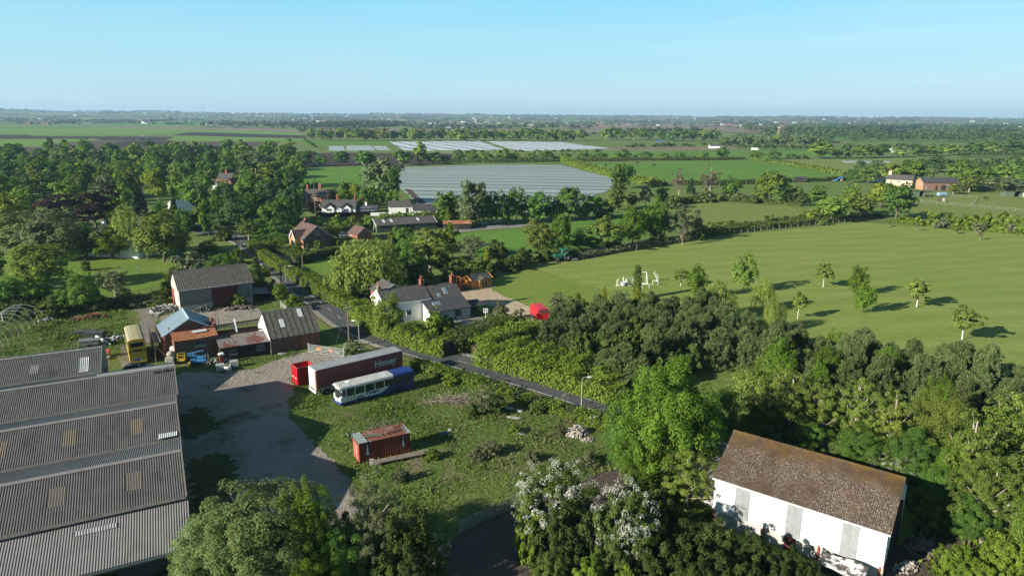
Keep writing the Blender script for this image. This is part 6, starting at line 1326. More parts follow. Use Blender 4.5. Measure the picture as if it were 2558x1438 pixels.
# tangle of cut branches in the rough field
def brush():
    p = P(1128, 1003); t = thing('branch_pile', 'pile of bare grey cut branches in front of the dark bush', 'branch pile', tuple(p), 0); m = MB()
    for k in range(170):
        x, y = rng.gauss(0, 1.7), rng.gauss(0, .8); a = rng.uniform(0, 6.283); L_ = rng.uniform(.5, 1.6); z = abs(rng.gauss(.2, .35)) * math.exp(-(x*x/6))
        q = [(x, y, z)]
        for j in range(3): a += rng.gauss(0, .4); q.append((q[-1][0]+math.cos(a)*L_/3, q[-1][1]+math.sin(a)*L_/3, max(.03, q[-1][2]+rng.gauss(.06, .16))))
        m.tube(q, [rng.uniform(.02, .045)]*2+[.02, .01], 4, False)
    o = m.obj('branches', pm('bare_branches', (.21, .175, .15), (.30, .26, .225), 2), t); o['kind'] = 'stuff'
brush()
# cattle and horses, far off in the pastures
def animal_mesh(col, name):
    V = [(0,0,1.15),(.75,0,1.2),(-.75,0,1.15),(1.15,0,1.4),(1.5,0,1.25),(.7,.25,.75),(.7,.25,.05),(.7,-.25,.75),(.7,-.25,.05),(-.8,.25,.8),(-.75,.25,.05),(-.8,-.25,.8),(-.75,-.25,.05),(-.98,0,1.1),(-1.05,0,.6)]
    E_ = [(0,1),(0,2),(1,3),(3,4),(1,5),(5,6),(1,7),(7,8),(2,9),(9,10),(2,11),(11,12),(2,13),(13,14)]
    me = bpy.data.meshes.new(name); me.from_pydata(V, E_, []); o = bpy.data.objects.new('tmp', me); COL.objects.link(o)
    sk = o.modifiers.new('s', 'SKIN'); R_ = [.36,.34,.33,.2,.13,.13,.07,.13,.07,.15,.07,.15,.07,.06,.03]
    for i, s in enumerate(me.skin_vertices[0].data): s.radius = (R_[i], R_[i]); s.use_root = i == 0
    o.modifiers.new('u', 'SUBSURF').levels = 1
    dg = bpy.context.evaluated_depsgraph_get(); m2 = bpy.data.meshes.new_from_object(o.evaluated_get(dg)); bpy.data.objects.remove(o); m2.name = name; m2.materials.clear(); m2.materials.append(col); return m2
BC = animal_mesh(pm('black_coat', (.018, .016, .015)), 'cow'); HC = animal_mesh(pm('brown_coat', (.15, .08, .045)), 'horse'); WC = animal_mesh(pm('grey_coat', (.36, .33, .30)), 'horse')
for (u, v, me, nm, lab, s, r) in ((1633, 416, BC, 'cow', 'black cow grazing in the green pasture, right one', 1.3, .3), (1592, 409, BC, 'cow', 'black cow standing near the back of the green pasture', 1.2, 2), (1513, 416, BC, 'cow', 'black cow near the left hedge of the green pasture', 1.2, 1),
    (2357, 505, WC, 'horse', 'grey horse standing in the paddock below the pale blue trailer', 1.2, 1.2), (2343, 503, HC, 'horse', 'brown pony left of the grey horse in the paddock', .9, .2), (2310, 493, HC, 'horse', 'brown horse grazing beside the green field shelter', 1.0, .2), (2463, 499, BC, 'horse', 'dark horse alone in the right paddock', .9, 3)):
    p = P(u, v); o = link(nm, me); o.location = (p[0], p[1], .07); o.rotation_euler = (0, 0, r); o.scale = (s,)*3; tag(o, lab, nm, 'grazing animals')
# fences
def fence(label, px, step=2.6, h=1.15, rails=2, mat=None, name='post_fence', z=.05, pw=.10):
    pts = [P(u, v) for u, v in px]; t = thing(name, label, 'fence', (pts[0][0], pts[0][1], z)); mat = mat or WOOD; o = pts[0]; pm_, rm = MB(), MB()
    for i in range(len(pts)-1):
        a, b = pts[i]-o, pts[i+1]-o; L_ = float(np.hypot(*(b-a)[:2])); n = max(1, int(L_/step))
        for k in range(n + (i == len(pts)-2)):
            q = a+(b-a)*k/n; pm_.box(q[0]-pw/2, q[0]+pw/2, q[1]-pw/2, q[1]+pw/2, 0, h*rng.uniform(.92, 1.08))
        for r in range(rails): zz = h*(.92-.42*r); rm.obox((a[0], a[1], zz), (b[0], b[1], zz), .03, .06 if name != 'wire_fence' else .02)
    p = pm_.obj('posts', mat, t); p['kind'] = 'stuff'; q = rm.obj('rails', mat, t)
    return t
fence('post and wire fence along the hedge at the top of the mown field', [(1690, 598), (1800, 588), (1900, 577), (2050, 562), (2180, 549)], 3.0, name='wire_fence', pw=.14)
fence('post and wire fence along the young trees at the right field edge', [(2250, 553), (2350, 566), (2450, 575), (2558, 581)], 3.2, name='wire_fence', pw=.13)
FP = pm('pale_fence', (.26, .25, .22), (.20, .19, .165), 1)
fence('pale rail fence zigzagging across the right paddocks', [(2280, 503), (2360, 512), (2430, 517), (2558, 530)], 3, 1.3, 3, FP, 'rail_fence')
fence('pale rail fence running along the paddock under the brick barn', [(2300, 487), (2380, 492), (2440, 496), (2436, 506), (2425, 515)], 3, 1.3, 3, FP, 'rail_fence')
fence('thin post fence across the garden lawn on the left', [(300, 680), (345, 681), (400, 680), (440, 676)], 5, 1.5, 2, WOOD, 'wire_fence')
fence('grey field fence in the grass beyond the stable', [(1995, 447), (2040, 449), (2090, 455)], 3, 1.2, 2, FP, 'rail_fence')
p = P(112, 760); 
m = MB(); m.box(-2.6, 2.6, -.1, .1, 0, 1.6)
for k in range(3): m.box(-2.6+k*2.5, -2.5+k*2.5, -.16, -.1, 0, 1.7)
p = P(325, 765); o = m.obj('grey_board_fence', pm('grey_boards', (.16, .165, .165), (.2, .2, .2), 2)); o.location = tuple(p); tag(o, 'short grey board fence under the trees beyond the weedy track', 'fence')
# ------------------------------------------------------------------ vegetation
NR = np.random.default_rng(5)
def leafmat(name, a, b, trans=.36, hue=.018, val=.35):
    t = NT(name); at_ = t.n('ShaderNodeAttribute', attribute_name='tint'); oi = t.n('ShaderNodeObjectInfo')
    c = t.mix(at_.outputs['Fac'], a, b)
    h = t.n('ShaderNodeHueSaturation'); t.l(c, h.inputs['Color'])
    t.l(t.math('ADD', t.math('MULTIPLY', t.math('SUBTRACT', oi.outputs['Random'], .5), hue), .5), h.inputs['Hue'])
    r2 = t.math('FRACT', t.math('MULTIPLY', oi.outputs['Random'], 7.31))
    t.l(t.math('ADD', t.math('MULTIPLY', r2, val), 1 - val/2), h.inputs['Value'])
    d = t.n('ShaderNodeBsdfDiffuse'); tr = t.n('ShaderNodeBsdfTranslucent'); m = t.n('ShaderNodeMixShader'); m.inputs[0].default_value = trans
    t.l(h.outputs[0], d.inputs[0]); t.l(h.outputs[0], tr.inputs[0]); t.l(d.outputs[0], m.inputs[1]); t.l(tr.outputs[0], m.inputs[2]); t.l(m.outputs[0], t.out.inputs[0])
    return t.mat
LM = dict(
    O=leafmat('leaf_mid_green', (0.088, 0.157, 0.028), (0.228, 0.332, 0.056)), D=leafmat('leaf_dark_green', (0.056, 0.124, 0.026), (0.146, 0.262, 0.049)),
    B=leafmat('leaf_bright_green', (.062, .124, .016), (.156, .242, .033), .32), Y=leafmat('leaf_yellow_green', (0.121, 0.167, 0.023), (0.272, 0.322, 0.048), .32),
    S=leafmat('leaf_silver_green', (0.097, 0.140, 0.058), (0.201, 0.250, 0.116)), C=leafmat('leaf_copper', (.022, .014, .016), (.058, .034, .034), .15, .01),
    P=leafmat('pine_needles', (.044, .068, .023), (.158, .200, .076), .15, .02, .3), F=leafmat('fir_needles', (0.032, 0.068, 0.029), (0.081, 0.136, 0.050), .1, .02),
    G=leafmat('gold_needles', (.19, .22, .02), (.33, .36, .03), .2), G0=leafmat('gold_needles_old', (0.224, 0.190, 0.019), (0.403, 0.310, 0.028), .2), L=leafmat('poplar_leaf', (0.073, 0.118, 0.030), (0.164, 0.222, 0.051)),
    W=leafmat('willow_leaf', (0.133, 0.191, 0.038), (0.287, 0.355, 0.078), .32), A=leafmat('alder_leaf', (0.097, 0.139, 0.028), (0.216, 0.269, 0.056), .3),
    N=leafmat('bare_twig_haze', (.11, .085, .06), (.20, .16, .11), .2, .01), K=leafmat('birch_leaf', (0.100, 0.146, 0.030), (0.228, 0.286, 0.061)),
    H=leafmat('shrub_dark_leaf', (0.056, 0.097, 0.025), (0.160, 0.209, 0.051)), R=leafmat('shrub_bright_leaf', (0.085, 0.144, 0.020), (0.214, 0.289, 0.041)),
    M=leafmat('thicket_leaf', (0.033, 0.055, 0.015), (0.097, 0.123, 0.035)), U=leafmat('leaf_sallow_green', (0.105, 0.156, 0.046), (0.220, 0.283, 0.110), .32), X=leafmat('blossom_petals', (.42, .43, .35), (.64, .64, .57), .25, 0, .1), V=leafmat('grey_green_leaf', (0.105, 0.123, 0.060), (0.201, 0.210, 0.107)))
BARK = pm('bark', (.10, .08, .062), (.17, .145, .115), 3, bump=.4, stretch=(1, 1, .3)); BARKP = pm('pale_bark', (.27, .235, .18), (.36, .32, .26), 3, bump=.3, stretch=(1, 1, .3))
BARKW = pm('white_birch_bark', (.66, .65, .62), (.52, .51, .48), 3, spots=[((.12, .11, .10), 5, .64, .70, (.6, .6, 2.5))])
def unit(v): return v / (np.linalg.norm(v, axis=-1, keepdims=True) + 1e-9)
def quads(pos, nrm, ls, rng, tang=None, asp=.55):
    n = len(pos); r = rng.normal(size=(n, 3)) if tang is None else tang
    t = unit(r - nrm * np.sum(r * nrm, 1, keepdims=True)); b = np.cross(nrm, t)
    s = (ls * rng.uniform(.55, 1.35, (n, 1)))
    V = np.stack([pos - t*s, pos - b*s*asp + t*s*.1, pos + t*s, pos + b*s*asp + t*s*.1], 1).reshape(-1, 3)
    return V
def from_clumps(rng, C, R, n, ls, spread=.55, up=.25, fill=.55, asp=.55, mode=''):
    R = np.asarray(R); C = np.asarray(C)
    w = (R[:, 0] * R[:, 2]) if R.ndim > 1 else R**2
    R3 = R if R.ndim > 1 else np.stack([R]*3, 1)
    k = rng.choice(len(C), n, p=w/w.sum()); d = unit(rng.normal(size=(n, 3))); d[:, 2] = np.where(d[:, 2] < -.35, -d[:, 2], d[:, 2])
    q = (fill + (1-fill) * rng.random((n, 1))**.6)
    pos = C[k] + d * R3[k] * q
    cc = C.mean(0)*np.array([1, 1, .8]); ext = np.maximum(C.std(0), .1); dc = unit((pos-cc)/ext)
    nr = unit(unit(d / np.maximum(R3[k]/R3[k].max(1, keepdims=True), .3))*.55 + dc*.75 + rng.normal(size=(n, 3))*spread*.75 + np.array([0, 0, up])); tg = None
    if mode == 'needle': tg = unit(d*.8 + np.array([0, 0, .8]) + rng.normal(size=(n, 3))*.35); nr = unit(np.cross(tg, rng.normal(size=(n, 3))))*1.0; sgn = np.sign(np.sum(nr*(d+np.array([0, 0, .3])), 1, keepdims=True)); nr = nr*sgn
    if mode == 'hang': tg = np.array([0, 0, -1.]) + rng.normal(size=(n, 3))*.22
    ct = rng.normal(0, .16, len(C)); tint = np.clip(.5 + ct[k] + rng.normal(0, .17, n) , 0, 1)
    return quads(pos, nr, ls, rng, tg, asp), np.repeat(tint, 4), k
def envelope_clumps(rng, n, W, z0, z1, rmin, rmax, shell=(.5, .88), lump=.16, top=1.0, flat=1.0):
    d = unit(rng.normal(size=(n, 3))); ph = rng.uniform(0, 6.28, 4)
    az = np.arctan2(d[:, 1], d[:, 0]); l = 1 + lump*(np.sin(3*az+ph[0])*.5 + np.sin(2*az+4*d[:, 2]+ph[1])*.6 + np.sin(5*d[:, 2]+ph[2])*.4)
    r = np.minimum(rng.uniform(shell[0], shell[1], n) * l, 1.0)
    c = np.stack([d[:, 0]*r*W/2, d[:, 1]*r*W/2, (z0+z1)/2 + d[:, 2]*r*(z1-z0)/2*flat], 1)
    taper = 1 - np.clip((c[:, 2]-(z0+z1)/2)/(z1-z0)*2, 0, 1)*(1-top)
    c[:, 0] *= taper; c[:, 1] *= taper
    return c, rng.uniform(rmin, rmax, n)*W/2
def tubes(paths, sides=5):
    Vs, Fs = [], []; off = 0
    for pts, rs in paths:
        pts = np.asarray(pts, float); m = len(pts); a = np.arange(sides)*2*math.pi/sides
        for i in range(m):
            d = unit((pts[min(i+1, m-1)]-pts[max(i-1, 0)])[None])[0]; u = unit(np.cross(d, [.31, .95, .02])[None])[0]; w = np.cross(d, u)
            Vs.append(pts[i] + rs[i]*(np.cos(a)[:, None]*u + np.sin(a)[:, None]*w))
        for i in range(m-1):
            for k in range(sides): j = (k+1) % sides; Fs.append((off+i*sides+k, off+i*sides+j, off+(i+1)*sides+j, off+(i+1)*sides+k))
        off += m*sides
    return np.concatenate(Vs), np.array(Fs)
# every shape is built at a nominal height H and width W and scaled to the tree
NOM = dict(broad=(12, 10), plume=(12, 10), airy=(12, 8), pine=(7, 4.6), cone=(10, 3.6), column=(14, 3), willow=(11, 11), birch=(7, 4), bush=(3, 4), cedar=(14, 12), thorn=(6, 6), twig=(14, 7), ash=(9, 8))
def tree_data(shape, lod, seed):
    rng = np.random.default_rng(seed); H, W = NOM[shape]; mul = (2.6, 1.0, .3, .11, 6.5)[lod]; ls = (.17, .30, .56, .95, .105)[lod]; nc = {4: 3.0, 0: 2.0, 1: 1.4, 2: 1.0, 3: .8}[lod]; rc = {4: .58, 0: .70, 1: .84, 2: 1.0, 3: 1.05}[lod]; N_ = lambda k: int(k*nc); tr = .018*H; tz = .55
    if shape == 'broad': C, R = envelope_clumps(rng, N_(50), W, .08*H, .99*H, .22*rc, .36*rc, (.45, .90), .13); V, T, k = from_clumps(rng, C, R, int(5400*mul), ls, .75, .3, .4)
    elif shape == 'plume':
        C, R = envelope_clumps(rng, N_(95), W, .04*H, .97*H, .16*rc, .26*rc, (.3, .95), .13, top=.85); R = np.stack([R, R, R*1.8], 1); V, T, k = from_clumps(rng, C, R, int(6400*mul), ls, .75, .25, .4)
    elif shape == 'airy': C, R = envelope_clumps(rng, N_(64), W, .14*H, .98*H, .15*rc, .25*rc, (.25, .98), .2, .75); V, T, k = from_clumps(rng, C, R, int(3600*mul), ls*.9, .8, .3, .3); tz = .85
    elif shape == 'ash': C, R = envelope_clumps(rng, N_(60), W, .12*H, .98*H, .14*rc, .23*rc, (.3, .95), .2, .8); V, T, k = from_clumps(rng, C, R, int(2600*mul), ls*.8, .8, .3, .3); tz = .7
    elif shape == 'birch': C, R = envelope_clumps(rng, N_(30), W*1.1, .20*H, 1.0*H, .22*rc, .36*rc, (.3, .9), .15); V, T, k = from_clumps(rng, C, R, int(2600*mul), ls*.85, .7, .2, .3); tr = .011*H; tz = .9
    elif shape == 'twig': C, R = envelope_clumps(rng, N_(60), W, .15*H, .99*H, .16, .24, (.2, .95), .12); V, T, k = from_clumps(rng, C, R, int(4200*mul), ls*.7, .8, .3, .2, .22, 'needle'); tz = .9
    elif shape == 'bush': C, R = envelope_clumps(rng, N_(40), W*.96, -.45*H, .98*H, .18*rc, .32*rc, (.4, .95), .22); C[:, 2] = np.abs(C[:, 2]); V, T, k = from_clumps(rng, C, R, int(1900*mul), ls*.8, .85, .3, .35); tz = .3; tr = .05
    elif shape == 'thorn': C, R = envelope_clumps(rng, N_(50), W, .0*H, .97*H, .15*rc, .27*rc, (.4, .96), .22); C[:, 2] = np.abs(C[:, 2]); V, T, k = from_clumps(rng, C, R, int(2900*mul), ls*.8, .85, .3, .35); tr = .1
    elif shape == 'cedar':
        C, R = [], []
        for i in range(34):
            z = rng.uniform(.2, .97); r = (.5*W)*(1-z**2.2*.85)*rng.uniform(.3, .9); a = rng.uniform(0, 6.28); C.append((r*math.cos(a), r*math.sin(a), z*H)); R.append((W*.17, W*.17, W*.055))
        C = np.array(C); R = np.array(R); V, T, k = from_clumps(rng, C, R, int(4000*mul), ls, .6, .6)
    elif shape == 'pine':
        m = N_(95); z = rng.random(m)**.85; az = rng.uniform(0, 6.28, m); lob = 1+.22*np.sin(3*az+rng.uniform(0, 6))+.15*np.sin(5*z*3+2*az); r = W*.5*(1-z**2.3)**.62*rng.uniform(.45, 1.0, m)*lob
        C = np.stack([r*np.cos(az), r*np.sin(az), H*(.05+.86*z)+rng.normal(0, .03*H, m)], 1); rr = W*rng.uniform(.055, .105, m)*rc*1.15; R = np.stack([rr, rr, rr*rng.uniform(1.3, 2.9, m)], 1)
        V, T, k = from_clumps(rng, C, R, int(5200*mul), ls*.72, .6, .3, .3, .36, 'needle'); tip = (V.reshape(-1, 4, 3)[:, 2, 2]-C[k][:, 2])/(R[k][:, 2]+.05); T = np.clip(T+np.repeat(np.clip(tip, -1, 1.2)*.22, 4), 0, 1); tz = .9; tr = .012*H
        nn = int(520*mul); kk = rng.integers(0, m, nn); dd = unit(rng.normal(size=(nn, 3))); dd[:, 2] = np.abs(dd[:, 2])*.9+.15; cp = C[kk]+dd*R[kk]*1.0+np.array([0, 0, .10]); tgc = np.stack([rng.normal(0, .22, nn), rng.normal(0, .22, nn), np.ones(nn)], 1)
        V = np.concatenate([V, quads(cp, unit(rng.normal(size=(nn, 3))+np.array([-.6, -.5, .3])), np.full((nn, 1), .16 if lod in (0, 4) else .24), rng, tgc, .22)]); T = np.concatenate([T, np.repeat(np.clip(rng.normal(.85, .15, nn), 0, 1), 4)])
    elif shape in ('cone', 'column'):
        n = dict(cone=70, column=54, pine=105)[shape]; C, R = [], []
        for i in range(n):
            z = (i+.5)/n
            if shape == 'cone': r = W*.5*(1-z)**.85*.72; rr = W*(.10+.10*(1-z)); zz = .04+.94*z
            elif shape == 'column': r = W*.5*math.sin(math.pi*min(1, .12+z*.88))**.6*.5; rr = W*.2; zz = .08+.88*z
            else: r = W*.5*(1-z**1.6)**.75*.85*(1 if z > .12 else .8); rr = W*(.065+.045*(1-z)); zz = .06+.92*z; r *= .75+.35*((i*7) % 10)/10
            a = i*2.4+rng.normal(0, .3); C.append((r*math.cos(a), r*math.sin(a), H*zz)); R.append((rr, rr, rr*(1.7 if shape == 'column' else 1.0)))
        if shape == 'pine':
            for i in range(46): z = rng.uniform(.35, 1.03); r = W*.46*(1-z**1.6)**.75*rng.uniform(.6, 1.0); a = rng.uniform(0, 6.28); C.append((r*math.cos(a), r*math.sin(a), H*z)); R.append((.10, .10, .36))
        C = np.array(C); R = np.array(R)
        V, T, k = from_clumps(rng, C, R, int(dict(cone=2600, column=2000, pine=4200)[shape]*mul), ls*(.95 if shape != 'pine' else .8), .6, .3, .35, .42 if shape != 'column' else .5, 'needle')
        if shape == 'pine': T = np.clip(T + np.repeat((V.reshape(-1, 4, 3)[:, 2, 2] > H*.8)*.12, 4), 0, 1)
        tz = .9; tr = .012*H
    elif shape == 'willow':
        n = int(5600*mul); m = 150; d = unit(rng.normal(size=(m, 3))); d[:, 2] = np.abs(d[:, 2])**.7; d = unit(d)
        rr = rng.uniform(.68, 1.0, m)*(1+.14*np.sin(3*np.arctan2(d[:, 1], d[:, 0])+rng.uniform(0, 6)))
        S = np.stack([d[:, 0]*rr*W/2, d[:, 1]*rr*W/2, .42*H + d[:, 2]*rr*.56*H], 1); Ln = rng.uniform(.15, .5, m)*H*(.35+.65*np.hypot(d[:, 0], d[:, 1])); Ln = np.minimum(Ln, S[:, 2]*.93)
        k = rng.choice(m, n, p=(Ln+.8)/(Ln+.8).sum()); tt = rng.random((n, 1))**1.1
        out = np.stack([d[:, 0], d[:, 1], np.zeros(m)], 1)
        pos = S[k] + np.concatenate([rng.normal(0, .030*W, (n, 2)), -tt*Ln[k][:, None]], 1) + out[k]*tt*.04*W
        nr = unit(d[k] + np.array([0, 0, .35])*(1-tt) + rng.normal(size=(n, 3))*.55); ct = rng.normal(0, .17, m); T = np.repeat(np.clip(.5+ct[k]+rng.normal(0, .15, n), 0, 1), 4)
        V = quads(pos, nr, ls*1.15, rng, np.array([0, 0, -1.]) + rng.normal(size=(n, 3))*.25, .32); C = S; R = np.full(m, .1*W)
    base = V[:, 2] < .02; V[base, 2] = .02
    th = tz*H; bend = rng.normal(0, .02*H, 2)
    trunk = [([(0, 0, -.1), (bend[0]*.4, bend[1]*.4, th*.35), (bend[0], bend[1], th*.7), (bend[0]*1.2, bend[1]*.7, th)], [tr*1.25, tr, tr*.75, tr*.3])]
    Cs = np.asarray(C)[:, :3]
    nl = {0: 16, 1: 9, 2: 4, 3: 0, 4: 22}[lod] if shape not in ('cone', 'column') else 0
    for i in rng.choice(len(Cs), min(nl, len(Cs)), replace=False):
        e = Cs[i]; z0 = max(.15*H, min(th*.85, e[2]*.62)) if shape not in ('bush', 'thorn') else .05*H; s = np.array([bend[0]*z0/th, bend[1]*z0/th, z0])
        mid = s*.5+e*.5+np.array([0, 0, -.03*H])+rng.normal(0, .02*H, 3); trunk.append(([s, mid, e], [tr*.5, tr*.33, tr*.12]))
    TV, TF = tubes(trunk, (7, 6, 4, 3, 8)[lod])
    return V, T, TV, TF
_cache = {}
def tree_meshes(shape, lod, var):
    key = (shape, lod, var)
    if key not in _cache:
        V, T, TV, TF = tree_data(shape, lod, hash((shape == 'x', lod, var)) % 1000 + sum(map(ord, shape)) * 7 + var * 101 + lod * 13)
        Fq = np.arange(len(V)).reshape(-1, 4)
        if lod in (2, 3):
            me = fast_mesh('tree', np.concatenate([V, TV]), np.concatenate([Fq, TF+len(V)]), [LM['O'], BARK], np.concatenate([T, np.full(len(TV), .5)]), [0]*len(Fq)+[1]*len(TF)); _cache[key] = (me, None)
        else: _cache[key] = (fast_mesh('crown', V, Fq, [LM['O']], T), fast_mesh('trunk', TV, TF, [BARK], smooth=True))
    return _cache[key]
# species: code -> (shape, leaf material, object name, category, look)
SPC = dict(O=('broad', 'O', 'broadleaf_tree', 'tree', 'mid green broadleaf tree'), D=('broad', 'D', 'broadleaf_tree', 'tree', 'dark green broadleaf tree'), B=('plume', 'B', 'broadleaf_tree', 'tree', 'bright green broadleaf tree'),
    Y=('broad', 'Y', 'broadleaf_tree', 'tree', 'yellow green broadleaf tree'), S=('broad', 'S', 'silver_leaved_tree', 'tree', 'silvery green tree'), C=('cedar', 'C', 'copper_beech', 'tree', 'dark copper leaved tree'),
    P=('pine', 'P', 'pine_tree', 'tree', 'young dark pine'), F=('cone', 'F', 'spruce_tree', 'tree', 'dark pointed conifer'), G=('cone', 'G', 'golden_conifer', 'conifer', 'golden yellow conifer'), E=('cedar', 'F', 'cedar_tree', 'tree', 'dark tiered conifer'),
    L=('column', 'L', 'poplar_tree', 'tree', 'tall narrow poplar'), W=('willow', 'W', 'willow_tree', 'tree', 'pale weeping willow'), A=('airy', 'A', 'alder_tree', 'tree', 'loose olive green tree'), V=('ash', 'V', 'hawthorn_tree', 'tree', 'grey green thin leaved tree'),
    N=('twig', 'N', 'bare_birch', 'tree', 'nearly bare pinkish tree'), K=('birch', 'K', 'birch_tree', 'tree', 'white stemmed birch'), T=('thorn', 'H', 'hawthorn_tree', 'hawthorn', 'hawthorn with white blossom'), H=('bush', 'H', 'shrub', 'shrub', 'dark green shrub'),
    M=('bush', 'M', 'shrub', 'shrub', 'dark green thorny shrub'), J=('broad', 'A', 'broadleaf_tree', 'tree', 'olive green round tree'), U=('broad', 'U', 'sallow_tree', 'tree', 'pale fresh green sallow'),
    R=('bush', 'R', 'shrub', 'shrub', 'bright green shrub'), Q=('bush', 'V', 'shrub', 'shrub', 'grey green shrub'), I=('cone', 'L', 'cypress_tree', 'tree', 'green upright conifer'), Z=('pine', 'F', 'pine_tree', 'tree', 'tall dark pine'))
VEG = []; OCC = []
def plant(code, x, y, w, h, place, look=None, lod=None, var=None, sink=0):
    shape, lm, nm, cat, lk = SPC[code]; H, W = NOM[shape]; dist = math.hypot(x, y)
    if lod is None: lod = 4 if dist < 84 else 0 if dist < 128 else (1 if dist < 235 else (2 if dist < 520 else 3))
    var = len(VEG) % (5 if 0 < lod < 4 else 3) if var is None else var
    cm, tm = tree_meshes(shape, lod, var); s = (w/W, w/W, h/H); rz = random.uniform(0, 6.28)
    bark = BARKW if code == 'K' else (BARKP if code in 'ANV' else BARK)
    def setm(o, i, m): o.material_slots[i].link = 'OBJECT'; o.material_slots[i].material = m
    if tm is None: root = link(nm, cm); root.scale = s; root.rotation_euler = (0, 0, rz); setm(root, 0, LM[lm]); setm(root, 1, bark)
    else:
        root = bpy.data.objects.new(nm, None); COL.objects.link(root); root.scale = s; root.rotation_euler = (0, 0, rz); root.empty_display_size = .5
        c = link('crown', cm, root); setm(c, 0, LM[lm]); k = link('trunk', tm, root); setm(k, 0, bark)
        if code == 'T':
            bk = ('bl', lod, var)
            if bk not in _cache:
                rng = np.random.default_rng(900+var); C, R = envelope_clumps(rng, 190, W, .1*H, .99*H, .05, .12, (.82, 1.02), .22); ok = (C[:, 2] > .25*H+rng.random(190)*.3*H); C, R = C[ok], R[ok]
                BV, BT, _ = from_clumps(rng, C, R, 4600 if lod == 4 else 1300 if lod == 0 else 600, .042 if lod == 4 else .08 if lod == 0 else .15, .9, .5); _cache[bk] = fast_mesh('blossom', BV, np.arange(len(BV)).reshape(-1, 4), [LM['X']], BT)
            b = link('blossom', _cache[bk], root)
    root.location = (x, y, -sink); VEG.append((root, look or lk, place, cat, x, y, h)); OCC.append((x, y, w)); return root
def tp(code, u, vt, w, vb=None, h=None, place='', look=None, **kw):
    if vb is None: p = P(u, vt, h)
    else: p = P(u, vb); h = max(.6, hgt(p[0], p[1], vt))
    k = proj((p[0], p[1], h*.5))[2]
    return plant(code, p[0], p[1], w*k/CF, h, place, look, **kw)
def rows(place, txt, **kw):
    for e in txt.split(';'):
        q = e.split()
        if len(q) < 5: continue
        b = q[4]; tp(q[0], float(q[1]), float(q[2]), float(q[3]), None if b[0] == 'h' else float(b), float(b[1:]) if b[0] == 'h' else None, place, **kw)
ORD = 'first second third fourth fifth sixth seventh eighth ninth tenth eleventh twelfth thirteenth fourteenth fifteenth sixteenth seventeenth eighteenth nineteenth twentieth'.split()
def ordinal(i):
    if i < 20: return ORD[i]
    t = 'twenty thirty forty fifty sixty'.split(); n = i+1
    return t[n//10-2] + ('-' + ORD[n % 10-1] if n % 10 else 'th') if n % 10 else ['twentieth', 'thirtieth', 'fortieth', 'fiftieth', 'sixtieth'][n//10-2]
def label_all():
    g = {}
    for r in VEG: g.setdefault((r[1], r[2]), []).append(r)
    for (look, place), L_ in g.items():
        L_.sort(key=lambda r: proj((r[4], r[5], r[6]*.5))[0])
        for i, r in enumerate(L_):
            lab = f'{look} {place}'
            if len(L_) > 1: lab += f', {ordinal(i)} from left'
            tag(r[0], lab, r[3], f'{r[3]}s {place}')
rows('at the far edge of the left wood', 'O 52 372 34 h12; L 123 343 17 h20; L 158 349 21 h19; O 200 363 30 h15; A 72 380 30 h12; O 238 371 40 h13; C 278 382 26 h12; D 320 368 52 h15; D 383 370 38 h14; A 408 377 28 h13; Z 445 378 26 h15; Z 468 376 24 h15; O 500 383 44 h13; D 548 384 50 h13; O 588 374 30 h14; O 620 360 34 h16; D 690 366 26 h14; A 722 350 48 h17; O 700 380 44 h13; O 100 374 34 h12; Y 20 382 44 h12')
rows('in the wood behind the copper beeches', 'E 18 402 80 h17; O 90 402 56 h14; A 160 388 74 h14; S 235 396 52 h13; O 112 418 74 h14; E 62 436 52 h14; E 150 434 62 h14; A 190 430 52 h13; S 262 432 52 h13; O 292 420 44 h14; A 322 412 60 h15; F 340 440 34 h15; D 215 405 50 h13; O 40 440 60 h13; Y 15 476 84 h13; O 50 462 60 h13; B 275 487 62 h12; O 300 450 46 h14; D 130 395 60 h14; A 255 405 50 h14')
rows('in the wood around the brick cottage', 'Y 386 418 72 h16; A 432 412 42 h15; D 482 432 82 h16; F 440 465 24 500; D 470 395 60 h15; Y 350 396 28 h13; D 515 402 60 h15; S 640 372 104 h18; A 640 408 116 h16; O 612 440 60 h13; D 665 444 62 h13; E 690 440 44 h13; D 735 400 60 h14; O 440 440 50 h13; D 560 392 62 h14; O 680 400 70 h15; H 575 474 30 h4')
rows('along the wood edge beside the long-shadowed pasture', 'D 715 412 60 h15; E 728 432 50 h15; D 722 458 60 h14; D 708 484 60 h13; O 742 398 50 h15')
rows('on the shaded bank by the lane bend', 'E 578 468 92 598; B 548 478 30 565; A 500 482 44 h13; D 450 521 54 580; D 482 524 46 577; H 425 518 46 580; D 405 500 50 575; D 462 532 50 590; B 522 492 44 590; E 645 470 76 h13; E 668 455 60 h14; D 625 480 60 h12; F 610 470 40 h13; E 700 470 50 h12; H 560 545 60 600; F 440 466 22 565; D 600 500 60 h10; D 670 500 60 h10; D 540 520 40 h9')
rows('massed dark behind the villa garden', 'C 140 482 160 h13; C 228 478 118 h14; C 272 463 76 h14', look='copper beech with nearly black crown')
rows('in the villa garden', 'U 55 528 135 640; S 140 520 150 648; W 330 502 96 640; J 411 520 140 655; J 370 560 80 650; D 240 590 80 640; J 180 575 80 650; D 215 560 60 632; B 280 566 112 646; J 112 605 165 722; H 216 645 26 676; O 215 682 84 778; V 290 666 104 748; O 85 692 112 774; D 20 692 96 785; D 165 720 70 780; Q 350 735 70 765; H 400 742 60 770; D 300 560 60 630; O 450 560 60 640; D 200 555 60 630; D -40 600 120 720; H 250 735 60 775; H 130 755 90 790; H 55 765 80 795')
